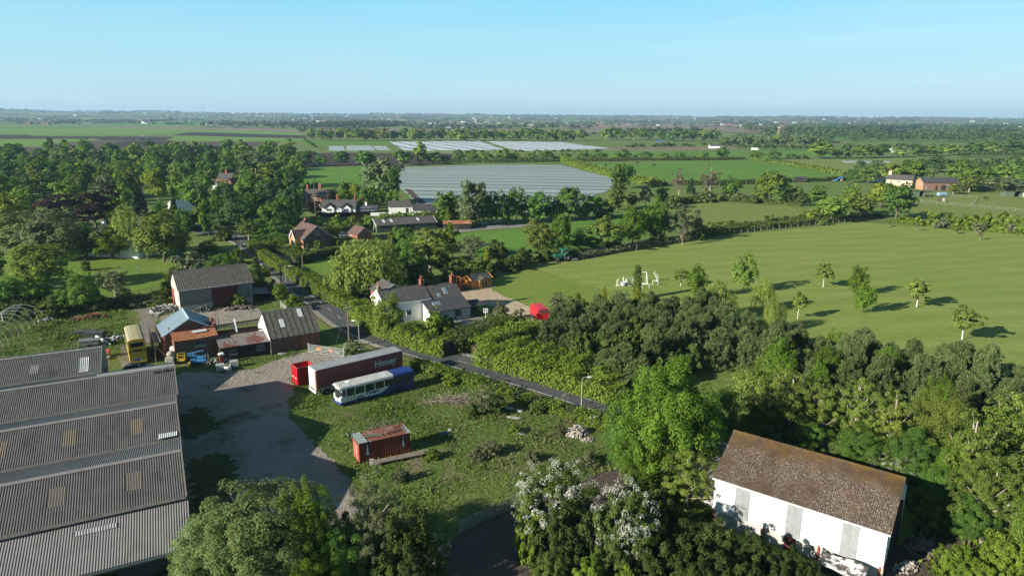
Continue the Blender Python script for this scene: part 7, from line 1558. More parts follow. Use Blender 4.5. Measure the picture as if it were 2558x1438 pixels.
rows('behind the red-doored barn', 'Q 480 627 118 690; D 545 636 70 690; O 590 640 40 682; I 644 642 46 722; H 425 690 44 736; H 610 690 50 730; H 660 690 40 735; R 590 625 60 660; H 545 610 50 650; H 600 735 50 765; D 520 600 60 640; R 440 655 50 700')
rows('beside the lane near the outbuildings', 'R 736 738 54 770; O 703 705 42 758; H 683 700 34 740; R 660 660 36 690; H 755 752 40 775')
rows('in the bungalow garden', 'A 622 542 60 602; D 650 545 60 600; D 690 545 56 600; Z 728 472 46 560; R 745 545 50 580; R 790 540 40 575; R 840 534 56 578; R 880 540 50 578; O 720 562 40 590; H 800 590 32 622; R 745 600 30 640; H 835 583 34 612; H 905 552 44 592; O 700 590 40 620; R 670 592 44 622; Q 770 612 20 640; O 920 535 40 575; R 960 545 40 575; H 1000 530 40 560; C 905 535 60 560; C 790 500 46 545; R 1060 535 50 560')
rows('around the brick farmhouse', 'S 957 392 112 508; D 915 462 50 h10; Y 884 456 36 h10; O 862 452 50 h10; V 836 462 34 h9; T 906 488 44 530; B 950 472 32 515; Y 935 480 24 520; A 790 447 30 485; O 985 470 36 520; D 770 455 26 490; B 860 470 44 520; D 925 500 50 530; D 970 420 70 510; O 740 505 40 550')
rows('in the ridged field hedge', 'D 757 376 52 416; D 852 375 46 414; D 908 377 60 416; D 1006 372 52 413; O 1050 358 38 412; D 1088 379 44 411; H 935 390 30 416; D 800 388 34 416; D 1112 386 30 410')
rows('beside the white cottage', 'W 925 583 182 738; W 855 660 84 742; W 885 640 90 740; A 1075 560 142 690; R 1120 560 60 620; H 1000 648 92 722; H 1060 650 70 720; D 1030 600 80 705; D 1110 628 66 690; H 1130 660 60 708; H 1185 655 70 706; D 1165 640 60 690; G 1216 617 20 662; Y 1112 624 24 672; I 1113 660 20 702; V 1180 586 72 634; H 1240 600 70 636; I 1252 625 34 670; I 1300 620 48 670; H 1275 640 60 676; D 960 620 70 735; R 985 572 50 640; J 975 728 88 842; R 940 790 50 830; I 985 745 46 835; R 1085 764 86 840; H 1125 788 50 836; R 1040 800 60 846; H 1215 640 60 690; D 1010 560 60 640; H 950 690 50 740; Y 1090 600 40 650; V 1180 590 80 650; H 1225 660 44 690')
rows('at the hedge end by the red trailer', 'Q 1250 755 64 806; Q 1292 772 50 815; V 1392 728 54 790; R 1440 730 60 790; G 1400 745 14 790; V 1445 745 54 800; G 1508 716 22 778; G 1590 706 18 760; L 1590 660 28 748; V 1500 740 60 800; V 1550 720 70 800; H 1610 728 70 800; H 1470 760 60 815; H 1405 770 50 815')
rows('in the dark row before the covered field', 'B 1120 470 72 562; S 1182 448 84 566; D 1240 470 74 560; D 1290 468 64 556; D 1345 470 74 556; D 1420 466 84 552; D 1482 486 64 545; A 1530 478 54 545; L 1543 415 44 525; D 1556 402 60 470; V 1612 455 44 520; D 1652 466 44 515; R 1115 522 64 562; D 1210 500 60 560; D 1265 505 60 560; D 1320 505 60 556; D 1380 505 70 552; D 1450 510 60 548; A 1580 480 50 520; H 1510 515 60 545; H 1180 530 60 565; H 1680 490 50 520')
rows('in the paddock hedge above the mown field', 'J 1345 546 92 640; B 1402 532 62 640; D 1445 568 54 628; A 1506 530 92 628; B 1580 516 84 610; B 1632 493 74 604; V 1702 512 108 602; H 1360 610 60 650; H 1420 610 60 645; D 1480 590 50 625; V 1660 520 60 600; H 1640 580 50 610; O 1540 560 40 615; H 1530 595 60 622; H 1310 620 60 660; H 1745 560 40 598; V 1740 535 40 598')
rows('along the small meadow', 'N 1695 420 48 492; N 1772 410 62 502; F 1725 444 24 484; D 1823 437 52 500; O 1925 427 96 508; Q 1856 482 40 503; O 1990 464 36 508; O 2040 463 50 518; O 2076 485 88 554; O 2120 457 58 540; A 2150 480 74 546; Y 2198 455 64 520; D 2237 455 96 548; H 1780 556 46 580; H 1826 547 44 572; H 1870 560 46 572; H 1930 535 46 562; H 1968 540 40 560; R 2022 526 50 556; H 1900 552 40 568; H 1995 540 40 556; O 1900 470 40 506; H 1760 480 44 505; H 1700 490 50 508; H 1740 490 40 506; R 1795 485 30 503; H 2050 540 40 560')
rows('white with blossom under the round oak', 'T 1966 478 32 510; T 2006 480 36 514; T 1885 490 24 508; T 1880 482 18 508', look='small hawthorn thick')
rows('round the far farm', 'D 2130 421 42 456; O 2168 414 52 458; E 2145 400 44 440; E 2185 402 64 450; O 2232 398 54 h15; A 2262 395 50 h15; O 2292 396 64 h15; E 2340 388 66 h16; O 2396 400 72 462; O 2440 412 74 470; D 2470 425 50 472; A 2420 430 60 480; S 2490 442 60 475; S 2535 446 56 474; O 2510 410 50 h10; D 2545 405 50 h10; O 2558 425 60 h10; H 2570 380 60 h8; D 2270 400 40 h14; A 2380 455 40 485')
rows('in the field hedge behind the covered field', 'D 1150 379 34 404; O 1180 376 34 404; O 1216 381 32 404; O 1254 372 42 405; O 1286 378 34 404; O 1330 381 34 404; D 1366 375 42 403; O 1412 381 34 402; O 1456 378 36 400; O 1500 380 36 400; D 1560 374 46 400; D 1612 378 36 400; O 1655 382 30 400; D 1700 380 34 400; O 1755 378 34 399; D 1806 367 38 399; O 1890 378 42 398; D 1932 378 38 398; D 1974 382 30 397; O 1480 386 24 402; H 1235 390 30 405; H 1310 390 30 404; H 1390 390 30 403; H 1585 388 30 400; H 1680 388 30 400; H 1730 388 24 400; H 2005 386 30 397')
rows('in the broad hedge beyond the green pasture', 'O 2050 356 64 396; D 2112 364 40 396; O 2160 358 62 395; D 2198 362 44 394; O 2245 365 44 392; D 2290 366 40 390; O 2330 362 46 390; O 2380 358 50 388; D 2425 356 50 386; O 2470 352 50 384; D 2520 352 56 382; O 2560 350 50 382; A 2090 372 34 396')
def far_row(place, u0, u1, vt, vb, n, codes, w, seed):
    r = random.Random(seed)
    for i in range(n): tp(r.choice(codes), u0+(u1-u0)*(i+.5)/n+r.uniform(-4, 4), vt+r.uniform(-4, 5), w*r.uniform(.8, 1.25), vb+r.uniform(-1, 1), None, place)
far_row('in the long row behind the silver field', 768, 1180, 320, 352, 18, 'OOJD', 33, 1); far_row('in the long row behind the silver field', 1180, 1460, 321, 351, 13, 'OOOB', 32, 2)
far_row('in the thin row right of the silver field', 1500, 1640, 322, 350, 6, 'OAD', 26, 3); far_row('in the thin row right of the silver field', 1640, 1800, 322, 352, 6, 'DO', 32, 4)
far_row('in the block right of the reed strip', 1800, 2050, 334, 366, 15, 'SSAO', 24, 5)
rows('on the big mown field', 'K 1700 668 38 715; B 1737 662 58 748; O 1856 630 68 732; W 1785 694 98 800; W 1905 690 60 775; W 1929 738 62 830; K 1992 724 36 797; K 2056 652 46 717; B 2141 664 52 738; B 2155 700 56 782; K 2289 690 58 767; K 2403 757 72 850; N 1590 596 14 626; N 1704 558 20 613; K 2218 548 10 567; N 2290 553 14 577; K 2385 562 12 585; N 2447 573 16 600')
rows('in the young planting at the right field edge', 'R 2290 540 34 562; R 2330 532 40 566; Q 2350 546 40 570; R 2385 533 44 572; R 2420 530 44 574; R 2460 532 44 577; R 2500 534 46 580; R 2540 536 46 582; R 2580 540 50 586; Q 2440 552 40 578; Q 2520 556 40 582; R 2260 540 40 556')
rows('by the yard gate', 'T 884 849 58 888; R 900 872 30 893; R 858 862 26 884')
rows('in the rough field below the lane', 'V 1210 958 96 1032; H 1245 975 60 1030; R 1130 925 50 960; H 1180 1000 40 1040; Q 1220 1095 70 1135; Q 1190 1118 50 1145; R 1285 1060 40 1080; H 1340 1000 50 1030; Q 1000 1165 50 1200; R 1080 1120 50 1145; Q 1330 1120 50 1150; Q 1470 1130 60 1160; Q 1400 1060 44 1085')
rows('in the tall screen right of the lane', 'B 1655 884 300 1215; D 1560 1000 130 1180; D 1740 1010 150 1200; A 1715 1120 165 1270; D 1790 960 130 1130; H 1640 1200 130 1275; B 1590 1060 130 1225; D 1810 1120 100 1210; H 1770 1190 90 1250')
rows('behind the white barn', 'J 1885 892 160 1075; A 1960 905 190 1112; A 2040 930 130 1118; A 2130 935 150 1135; A 2215 965 140 1165; B 2030 905 70 1060; D 1900 1010 120 1110; D 2010 1030 120 1130; D 2150 1060 140 1170; T 2230 1120 120 1200; H 2090 1090 90 1150; D 2270 1060 130 1210; J 2320 950 150 1180; B 2330 930 100 1110; D 1850 1040 90 1120; H 1960 1080 80 1130')
rows('right of the white barn', 'A 2400 1010 190 1265; A 2490 970 170 1200; A 2450 1130 190 1360; A 2550 1100 200 1380; B 2530 1000 130 1200; R 2380 1350 110 1430; R 2470 1330 130 1430; R 2550 1340 120 1440; D 2340 1160 110 1290; D 2420 1230 120 1360; B 2370 1090 110 1260; O 2600 1180 200 1460; H 2320 1250 90 1330; R 2440 1400 90 1450')
rows('at the bottom edge beside the great shed', 'U 640 1190 320 h10.5; B 758 1192 170 h10.2; U 545 1255 250 h8.5; B 780 1320 200 h6.5; U 640 1320 280 h7; D 840 1290 140 h7; U 480 1350 150 h5; H 900 1370 120 h4', look=None)
rows('at the bottom edge before the gravel yard', 'V 935 1160 190 1440; V 985 1240 130 1440; M 1020 1272 190 1480; H 900 1330 120 1440; T 1090 1330 80 1440; H 870 1280 80 1400; H 960 1370 130 1480')
rows('in the thorn clump by the dirt lane', 'T 1385 1148 215 1350; T 1555 1196 165 1420; M 1465 1235 170 1400; T 1335 1220 120 1370; M 1400 1260 150 1420; H 1530 1330 140 1450; T 1565 1290 110 1440; R 1320 1270 90 1390; R 1470 1390 120 1480; H 1370 1370 110 1470; R 1560 1410 110 1490')
rows('in the dark thicket before the white barn', 'M 1640 1282 120 1400; M 1720 1290 130 1410; M 1795 1305 130 1425; M 1880 1330 130 1445; M 1960 1362 120 1460; M 1680 1350 150 1470; M 1780 1370 150 1490; M 1870 1390 150 1500; M 1610 1370 120 1470; M 1940 1410 120 1500; M 1730 1400 150 1520; M 1660 1250 90 1340; M 2010 1395 90 1470; M 1600 1320 110 1420')
# plantation of young pines between the hedge bank and the mown field, and the big wood filled out
def inside(pt, poly):
    x, y = pt; c = False; n = len(poly)
    for i in range(n):
        (x1, y1), (x2, y2) = poly[i], poly[(i+1) % n]
        if (y1 > y) != (y2 > y) and x < (x2-x1)*(y-y1)/(y2-y1)+x1: c = not c
    return c
def fill(px, gap, n, codes, wr, hr, place, seed, clear=.42, avoid=()):
    r = random.Random(seed); poly = [tuple(P(u, v)[:2]) for u, v in px]; xs = [p[0] for p in poly]; ys = [p[1] for p in poly]; got = []
    for _ in range(n*60):
        if len(got) >= n: break
        q = (r.uniform(min(xs), max(xs)), r.uniform(min(ys), max(ys)))
        if not inside(q, poly) or any((q[0]-a)**2+(q[1]-b)**2 < gap*gap for a, b in got): continue
        w = r.uniform(*wr)
        if any((q[0]-a)**2+(q[1]-b)**2 < (clear*(w+c)/1)**2*.5 for a, b, c in OCC) or any((q[0]-a)**2+(q[1]-b)**2 < c*c for a, b, c in avoid): continue
        got.append(q); 
        pl = place(q) if callable(place) else place
        plant(r.choice(codes), q[0], q[1], w, w*r.uniform(*hr), pl)
A_ = lambda u, v, r: (*P(u, v)[:2], r)
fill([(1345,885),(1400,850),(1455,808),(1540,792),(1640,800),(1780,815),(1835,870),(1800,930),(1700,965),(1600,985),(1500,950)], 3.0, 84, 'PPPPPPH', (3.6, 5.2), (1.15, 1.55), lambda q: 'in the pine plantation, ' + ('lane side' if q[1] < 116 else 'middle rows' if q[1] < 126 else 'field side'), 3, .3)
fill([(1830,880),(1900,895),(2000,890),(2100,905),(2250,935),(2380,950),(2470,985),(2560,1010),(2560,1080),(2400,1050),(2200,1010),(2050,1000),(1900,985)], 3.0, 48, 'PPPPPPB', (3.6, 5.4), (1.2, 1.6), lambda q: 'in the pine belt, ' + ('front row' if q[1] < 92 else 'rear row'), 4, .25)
WHERE = lambda q: 'filling the far part of the big wood' if q[1] > 440 else ('filling the wood near the brick cottage' if q[0] > -.55*q[1] else 'filling the wood near the dark cedar')
fill([(-260,455),(0,450),(300,440),(520,440),(730,425),(760,404),(560,398),(300,398),(0,400),(-300,405)], 17, 90, 'OODADSE', (11, 15), (1.0, 1.3), WHERE, 5, .3, [A_(540, 470, 34), A_(548, 482, 26), A_(550, 500, 18)])
fill([(-220,560),(0,540),(150,560),(300,520),(430,500),(520,470),(480,445),(200,455),(0,460),(-260,470)], 12, 44, 'ODOADEZ', (9, 13), (1.05, 1.4), WHERE, 6, .36, [A_(540, 472, 30), A_(548, 485, 26), A_(550, 505, 20), A_(465, 540, 18), A_(468, 565, 13), A_(300, 600, 10)])
fill([(560,590),(620,560),(700,560),(700,480),(640,455),(560,470),(530,540)], 9, 14, 'DEDF', (8, 11), (1.1, 1.5), 'filling the dark bank above the lane', 8, .34, [A_(500, 575, 8), A_(550, 480, 22), A_(552, 500, 16)])
label_all()
# ---- hedges: leaf shells over a clipped or shaggy profile
def hedge(label, px, w, h, mat, ls=.2, dens=1.0, lump=.25, name='hedge', blossom=0, world=None, z=0):
    pts = world or [P(u, v) for u, v in px]; o = pts[0]; rng = np.random.default_rng(len(label)*7+int(abs(o[0])*10)); segs = []
    t = thing(name, label, 'hedge', (o[0], o[1], 0)); P_, N_, S_ = [], [], []
    for i in range(len(pts)-1):
        a, b = pts[i][:2]-o[:2], pts[i+1][:2]-o[:2]; L_ = np.hypot(*(b-a)); n = int(L_*(2*h+w)*dens/(ls*ls*.55)*.85)
        if n < 2: continue
        q = rng.random(n); d = (b-a)/L_; s = np.array([-d[1], d[0]]); th = rng.random(n)*(2*h+w)
        lo = 1 + lump*(np.sin(q*L_*1.1+i*2)*.5+np.sin(q*L_*2.7+1+i)*.35+np.sin(q*L_*.35+i)*.5)
        side = np.where(th < h, -1, np.where(th > h+w, 1, 0)); off = np.where(side == 0, (th-h)-w/2, side*w/2*(1-.12*rng.random(n))); zz = np.where(side == 0, h, np.where(th < h, th, 2*h+w-th))
        hh = np.minimum(zz*lo, h*1.5); off = off*(1+.3*(lo-1))*np.where(side == 0, 1, 1.05-.2*(zz/h)**3)
        pos = np.stack([a[0]+d[0]*q*L_+s[0]*off, a[1]+d[1]*q*L_+s[1]*off, hh], 1)+rng.normal(0, .10+lump*.25, (n, 3)); pos[:, 2] = np.maximum(pos[:, 2], .05)
        nr = np.stack([s[0]*side*.9, s[1]*side*.9, np.where(side == 0, 1.0, .25)], 1); P_.append(pos); N_.append(unit(nr+rng.normal(size=(n, 3))*.55))
    pos = np.concatenate(P_); nr = np.concatenate(N_); V = quads(pos, nr, ls, rng)
    pn = np.sin(pos[:, 0]*.9)*np.sin(pos[:, 1]*1.1+1)*.12; T = np.repeat(np.clip(.5+pn+rng.normal(0, .2, len(pos)), 0, 1), 4)
    me = fast_mesh('foliage', V, np.arange(len(V)).reshape(-1, 4), [LM[mat]], T); link('foliage', me, t)
    c = MB()
    for i in range(len(pts)-1):
        a, b = pts[i][:2]-o[:2], pts[i+1][:2]-o[:2]; c.obox((a[0], a[1], h*.40), (b[0], b[1], h*.40), w*.62, h*.78)
    c.obj('dark_core', pm('hedge_core', (.030, .034, .016), (.05, .042, .028), 3), t)  # solid dark core, its colour standing for the shade inside the hedge
    if blossom:
        k = rng.choice(len(pos), int(len(pos)*blossom)); cl = pos[k[:max(3, len(k)//14)]]; bp = np.repeat(cl, 14, 0)+rng.normal(0, .3, (len(cl)*14, 3)); BV = quads(bp+np.array([0, 0, .08]), unit(rng.normal(size=bp.shape)+np.array([0, 0, 1.])), ls*.55, rng)
        link('blossom', fast_mesh('blossom', BV, np.arange(len(BV)).reshape(-1, 4), [LM['X']], np.full(len(BV), .5)), t)
    return t
hedge('clipped bright hedge along the lane beside the striped lawn', [(628,618),(662,648),(700,672),(745,700),(770,715)], 2.6, 2.1, 'R', .22, lump=.06)
hedge('bright hedge along the lane under the weeping willow', [(772,712),(800,735),(840,757),(878,775)], 2.6, 2.6, 'R', .2, lump=.12)
hedge('tall overgrown hedge between the lane and the white cottage', [(892,790),(915,812),(950,832),(1000,852),(1060,872),(1120,888)], 3.4, 2.9, 'R', .19, lump=.3, blossom=.010)
hedge('dark hedge behind the cottage garden running up to the red trailer', [(1120,884),(1160,860),(1210,842),(1250,828),(1278,820)], 4.2, 2.2, 'H', .19, lump=.3, blossom=.006)
hedge('broad hedge bank along the far side of the lane', [(1200,905),(1280,925),(1380,955),(1480,985),(1560,1010)], 3.6, 2.3, 'R', .18, lump=.28, blossom=.004)
hedge('upper part of the hedge bank below the pines', [(1210,885),(1300,905),(1400,930),(1500,958),(1580,985)], 4.6, 2.9, 'R', .19, lump=.3, blossom=.006)
hedge('hedge bank running up from the bare path to the red trailer', [(1195,890),(1250,862),(1300,842),(1340,832)], 4.4, 2.1, 'R', .19, lump=.32, blossom=.008)
hedge('low shaggy hedge on the near side of the lane', [(1035,918),(1090,936),(1150,952),(1230,978),(1310,1004),(1400,1032),(1500,1062),(1540,1075)], 1.8, 1.15, 'R', .16, lump=.45, blossom=.008)
hedge('dark overgrown hedge behind the weedy yard', [(-60,800),(60,790),(180,778),(300,766),(420,752)], 3.0, 2.2, 'H', .24, lump=.5)
hedge('dark clipped hedge between the bungalow and its lawn', [(735,662),(790,648),(850,636)], 2.0, 2.2, 'H', .24, lump=.08)
hedge('clipped hedge in front of the bungalow', [(640,628),(690,632),(740,640)], 1.8, 1.3, 'H', .24, lump=.15)
hedge('square dark hedge left of the bungalow', [(630,610),(720,606)], 3.0, 2.4, 'D', .26, lump=.08)
hedge('copper hedge in front of the dormered house', [(800,541),(880,539),(945,535)], 1.8, 1.2, 'C', .3, lump=.08)
hedge('orchard hedge behind the bungalow garden', [(800,590),(860,585),(925,580)], 2.2, 2.4, 'H', .3, lump=.2)
hedge('garden hedge below the white outbuildings', [(950,553),(1030,549),(1100,545)], 2.4, 2.2, 'R', .32, lump=.3)
hedge('dark low hedge at the top of the mown field, left half', [(1440,648),(1540,630),(1640,614),(1720,600)], 2.2, 1.1, 'Q' if 'Q' in LM else 'V', .3, lump=.4)
hedge('dark low hedge at the top of the mown field, right half', [(1720,598),(1830,580),(1940,568),(2080,554),(2200,542)], 3.4, 1.5, 'H', .34, lump=.45)
hedge('bright hedge with blossom between the covered field and the green pasture', [(1410,405),(1450,418),(1500,432),(1545,446),(1600,458),(1660,466)], 6, 3.2, 'R', .6, lump=.3, blossom=.02)
hedge('pale blossoming hedge on the far side of the green pasture', [(1880,402),(1960,412),(2040,426),(2112,440)], 4, 2.6, 'R', .6, lump=.35, blossom=.05)
hedge('dark hedge along the bottom of the green pasture', [(1700,462),(1800,462),(1900,459),(1975,455)], 3, 2.4, 'H', .5, lump=.15)
hedge('dark hedge left of the far farm', [(2005,455),(2080,452),(2110,450)], 3, 2.2, 'H', .5, lump=.15)
hedge('low dark hedge along the back of the covered field', [(1120,406),(1250,406),(1400,404),(1560,402)], 4, 2.4, 'H', .6, lump=.3)
hedge('low hedge along the back of the green pasture', [(1560,401),(1700,401),(1860,399)], 4, 2.0, 'H', .6, lump=.2)
hedge('bramble hedge along the bottom of the small meadow', [(1760,590),(1850,574),(1950,560),(2060,548)], 3.5, 1.7, 'H', .38, lump=.4)
hedge('scrub hedge along the top of the small meadow', [(1690,505),(1780,500),(1900,506),(2000,514)], 3.5, 1.7, 'H', .42, lump=.5)
hedge('pale hawthorn hedge right of the far farm', [(2390,478),(2460,476),(2560,474)], 4, 2.4, 'S', .5, lump=.4, blossom=.04)
hedge('long pale hedge beyond the far farm', [(2330,412),(2430,408),(2560,414)], 5, 2.6, 'S', .8, lump=.4, blossom=.05)
hedge('strip of scrub at the foot of the young planting', [(2240,552),(2340,566),(2460,578),(2580,588)], 3.0, 1.0, 'R', .34, lump=.5)
# ivy over the cottage gable
ct = bpy.data.objects['white_cottage']; R9 = np.random.default_rng(3); n = 700
yy = R9.uniform(.2, 6.4, n); zz = R9.uniform(.1, 4.6, n); keep = (np.sin(yy*1.7+zz*1.3)+R9.normal(0, .5, n) > -.1) & (zz < 4.0+1.2*(1-abs(yy-3.35)/3.35)); yy, zz = yy[keep], zz[keep]
pos = np.stack([np.full(len(yy), -.12)-R9.random(len(yy))*.25, yy, zz], 1); V = quads(pos, unit(np.array([-1, 0, .4])+R9.normal(size=pos.shape)*.5), .22, R9)
link('ivy', fast_mesh('ivy', V, np.arange(len(V)).reshape(-1, 4), [LM['R']], np.repeat(R9.random(len(yy)), 4)), ct)
# ---- rough grass and weeds over the waste ground, one mass
def tufts(name, px, n, mat, hmin, hmax, wid, seed, holes=(), clump=.6):
    rng = np.random.default_rng(seed); poly = [tuple(P(u, v)[:2]) for u, v in px]; hs = [[tuple(P(u, v)[:2]) for u, v in h] for h in holes]; a = np.array(poly); lo, hi = a.min(0), a.max(0); pts = []
    cen = rng.uniform(lo, hi, (n//12, 2))
    for c in cen:
        if not inside(c, poly) or any(inside(c, h) for h in hs): continue
        k = rng.integers(6, 22); pts.append(c+rng.normal(0, clump, (k, 2)))
    p = np.concatenate(pts); n = len(p); h = rng.uniform(hmin, hmax, n)*(.6+.4*np.sin(p[:, 0]*.5)*np.sin(p[:, 1]*.43)+.4*rng.random(n))
    h = np.maximum(h, .06); pos = np.stack([p[:, 0], p[:, 1], .04+h*.5], 1); az = rng.uniform(0, 6.28, n); nr = unit(np.stack([np.cos(az), np.sin(az), rng.uniform(.3, 1.4, n)], 1)); tg = np.stack([rng.normal(0, .4, n), rng.normal(0, .4, n), np.ones(n)], 1)
    V = quads(pos, nr, h[:, None]*.62, rng, tg, wid); V[:, 2] = np.maximum(V[:, 2], .035)
    me = fast_mesh(name, V, np.arange(len(V)).reshape(-1, 4), [LM[mat]], np.repeat(np.clip(rng.normal(.5, .25, n), 0, 1), 4)); return tag(link(name, me), kind='stuff')
YH = [(765,878),(905,868),(880,893),(780,915),(725,952),(735,985),(715,1005),(720,1040),(800,1120),(870,1200),(905,1280),(860,1400),(600,1500),(440,1010),(428,950),(640,920)]
LH = [(1150,1330),(1400,1220),(1560,1165),(1600,1250),(1420,1330),(1300,1700),(800,1900),(1000,1480)]
LM['g1'] = leafmat('grass_blades', (.080, .140, .024), (.160, .220, .050), .3, 0, 0); LM['g2'] = leafmat('dry_weeds', (.125, .125, .050), (.21, .19, .10), .2, 0, 0); LM['g3'] = leafmat('lush_grass', (.072, .135, .020), (.140, .212, .038), .3, 0, 0)
WASTE = [(740,910),(1010,895),(1250,960),(1510,1045),(1540,1180),(1300,1250),(1150,1330),(950,1400),(880,1220),(800,1110),(720,1010)]
tufts('rough_grass', WASTE, 42000, 'g1', .10, .32, .42, 1, [YH, LH]); tufts('dry_grass', [(1080,990),(1300,1010),(1510,1060),(1530,1190),(1380,1200),(1180,1180),(1080,1080)], 7000, 'g2', .12, .42, .24, 2, [LH])
tufts('lush_grass', [(740,930),(1050,930),(1100,1010),(1050,1110),(880,1060),(760,1010)], 16000, 'g3', .10, .3, .4, 4, [YH])
tufts('weeds', [(0,790),(300,775),(345,840),(300,900),(230,870),(0,890)], 15000, 'g1', .15, .5, .42, 5); tufts('weeds', [(0,800),(250,790),(320,860),(0,880)], 3000, 'g2', .2, .6, .22, 6)
tufts('weeds', [(470,900),(640,880),(760,880),(700,893),(560,925)], 5000, 'g3', .1, .35, .4, 7); tufts('weeds', [(450,745),(640,740),(690,765),(640,780)], 2500, 'g1', .1, .35, .4, 8)
tufts('weeds', [(430,1050),(560,1020),(600,1160),(560,1300),(480,1300)], 5000, 'g3', .08, .22, .42, 9); tufts('weeds', [(385,770),(410,790),(400,900),(350,890),(380,840)], 2500, 'g3', .1, .4, .4, 10)
tufts('lush_grass', [(430,1010),(520,985),(600,1010),(560,1060),(620,1130),(640,1220),(560,1320),(480,1320)], 9000, 'g3', .05, .16, .42, 19)
tufts('undergrowth', [(1150,1330),(1300,1380),(1600,1320),(2000,1420),(2000,1560),(1300,1600),(1100,1480)], 9000, 'H', .2, .8, .5, 11, [LH]); tufts('undergrowth', [(1560,1150),(1780,1200),(1800,1300),(1620,1290)], 5000, 'H', .2, .8, .5, 12, [LH]); tufts('undergrowth', [(1820,1080),(2300,1160),(2558,1200),(2558,1420),(2300,1330),(2250,1220)], 14000, 'H', .3, 1.0, .5, 13)
tufts('undergrowth', [(1880,880),(2300,945),(2540,1030),(2540,1120),(2250,1150),(1850,1060)], 9000, 'D', .3, .9, .5, 14); tufts('undergrowth', [(2380,1370),(2558,1350),(2558,1460),(2300,1460)], 4000, 'R', .2, .6, .5, 15)
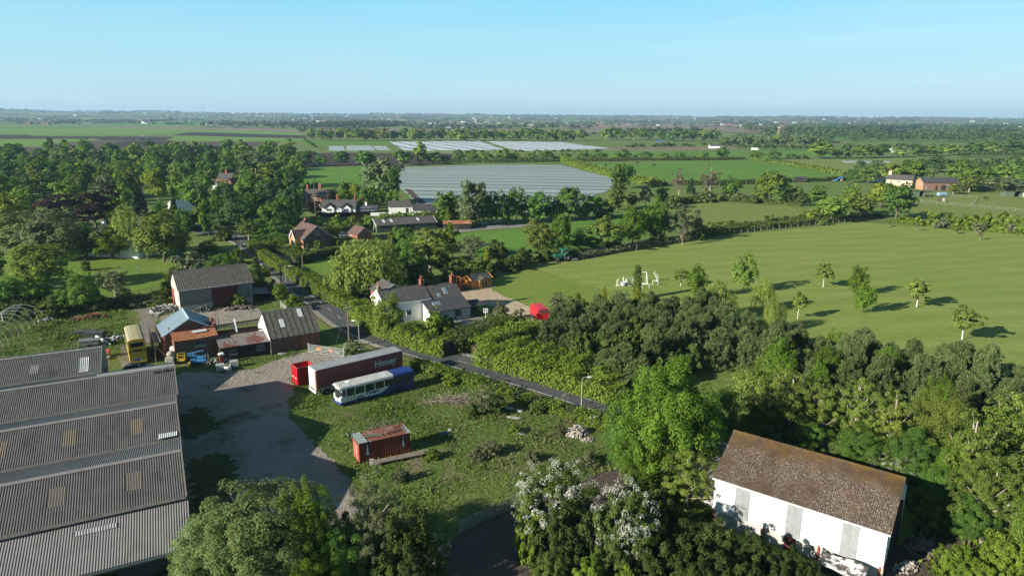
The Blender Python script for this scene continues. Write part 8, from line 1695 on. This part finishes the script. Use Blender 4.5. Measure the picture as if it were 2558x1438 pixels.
# ---- distant woods, hedgerow trees and belts, read as one mass
def distant():
    rng = np.random.default_rng(21); C = []
    def belt(u0, v0, u1, v1, n, h, jit=.0):
        for i in range(n):
            s = rng.random(); p = P(u0+(u1-u0)*s, v0+(v1-v0)*s+rng.normal(0, jit)); C.append((p[0], p[1], far_z(p[0], p[1]) if math.hypot(p[0], p[1]) > 1400 else 0, h*rng.uniform(.6, 1.2)))
    for q in [(500,316,790,320,70,14),(780,322,1000,320,90,16),(1000,320,1480,322,120,13),(700,318,1010,316,120,17),(830,314,1000,312,90,19),(1480,340,1800,342,60,10),(1500,333,1760,330,70,13),(1900,336,2560,344,260,14,2.5),(1860,326,2200,330,120,15,1.2),(2050,350,2560,356,150,11,2),(2080,342,2560,350,160,12,2),(1980,334,2080,344,50,17),(2300,336,2558,330,90,14),(1560,372,1850,366,50,7),
              (1800,358,2100,362,60,9),(0,312,330,311,30,9),(380,313,600,313,40,11),(560,311,760,314,60,14),(2000,318,2400,322,90,16,1),(2150,326,2300,325,60,18),(2400,322,2560,321,70,18),(745,395,790,392,14,6),(760,352,790,372,16,5),(1280,312,1480,314,60,12),(1130,386,1500,384,50,5),(2100,376,2560,372,70,8),(1840,374,2100,376,40,7),(2400,392,2560,396,50,8),(2300,420,2560,424,50,8,2),(2480,432,2640,440,30,8,2)]: belt(*q)
    for k in range(360):
        r = 1500*(8800/1500)**(rng.random()**.75); az = rng.uniform(-.78, .78); L_ = rng.uniform(60, 420)*(.5+r/5000); x, y = r*math.sin(az), r*math.cos(az)
        u, v, _ = proj((x, y, 0))
        if r < 2900 and (u < 770 or 1400 < u < 2000 and r < 2400): continue
        a = rng.normal(0, .35)+(0 if rng.random() < .8 else 1.4); n = int(L_/rng.uniform(11, 24))
        wd = rng.uniform(4, 14) if rng.random() < .7 else rng.uniform(40, 120)
        for i in range(max(2, n)):
            s = rng.uniform(-.5, .5)*L_; o = rng.normal(0, wd); X, Y = x+math.cos(a)*s-math.sin(a)*o, y+math.sin(a)*s+math.cos(a)*o; C.append((X, Y, far_z(X, Y) if math.hypot(X, Y) > 1400 else 0, rng.uniform(7, 15)))
    # the wooded skyline
    for k in range(2600):
        r = rng.uniform(6800, 9000); az = rng.uniform(-.78, .78); X, Y = r*math.sin(az), r*math.cos(az); C.append((X, Y, far_z(X, Y), rng.uniform(9, 20)*(1 if math.sin(az*37)+math.sin(az*91) > -.4 else .4)))
    C = np.array(C); d = np.hypot(C[:, 0], C[:, 1]); m = np.where(d < 1500, 26, np.where(d < 3500, 12, 7)); idx = np.repeat(np.arange(len(C)), m); n = len(idx); h = C[idx, 3]; w = h*.42
    dd = unit(rng.normal(size=(n, 3))); dd[:, 2] = np.abs(dd[:, 2])*1.0-.25
    pos = np.stack([C[idx, 0]+dd[:, 0]*w, C[idx, 1]+dd[:, 1]*w, C[idx, 2]+h*.5+dd[:, 2]*h*.42], 1)*1.0
    nr = unit(dd+rng.normal(size=(n, 3))*.4+np.array([0, 0, .2])); ls = (h*np.where(d[idx] < 1500, .16, np.where(d[idx] < 3500, .24, .34)))[:, None]
    V = quads(pos, nr, ls, rng, None, .75); ct = rng.normal(0, .2, len(C)); T = np.repeat(np.clip(.45+ct[idx]+rng.normal(0, .12, n), 0, 1), 4)
    me = fast_mesh('distant_woodland', V, np.arange(len(V)).reshape(-1, 4), [leafmat('distant_leaf', (.028, .055, .016), (.085, .13, .032), .2, 0, 0)], T)
    tag(link('distant_woodland', me), kind='stuff')
    # scattered far houses: too many and too small to tell apart
    mb = MB()
    for k in range(300):
        r = rng.uniform(2600, 7600); az = rng.choice([rng.normal(-.28, .2), rng.normal(.1, .3), rng.normal(.5, .2)]); x, y = r*math.sin(az), r*math.cos(az); z = far_z(x, y); L_ = rng.uniform(9, 26)*(1.6 if rng.random() < .12 else 1); h = rng.uniform(5, 9); mb.cur = int(rng.random() < .32)
        mb.prism([(y, z-2), (y+10, z-2), (y+10, z+h*.7), (y+5, z+h), (y, z+h*.7)], x, x+L_, 'x')
    o = mb.obj('distant_village', [pm('far_brick', (.26, .15, .11)), pm('far_white', (.50, .49, .47))]); tag(o, kind='stuff')
distant()
# ---- the air
mb = MB(); mb.box(-10500, 10500, -200, 10500, -3, 118); hz = mb.obj('haze', [])
hm = bpy.data.materials.new('haze_air'); hm.use_nodes = True; t_ = hm.node_tree; t_.nodes.clear(); ho = t_.nodes.new('ShaderNodeOutputMaterial'); pv = t_.nodes.new('ShaderNodeVolumePrincipled')
pv.inputs['Density'].default_value = HAZE; pv.inputs['Color'].default_value = (.50, .74, 1.0, 1); pv.inputs['Anisotropy'].default_value = .1
t_.links.new(pv.outputs[0], ho.inputs['Volume']); hz.data.materials.append(hm); tag(hz, kind='stuff')
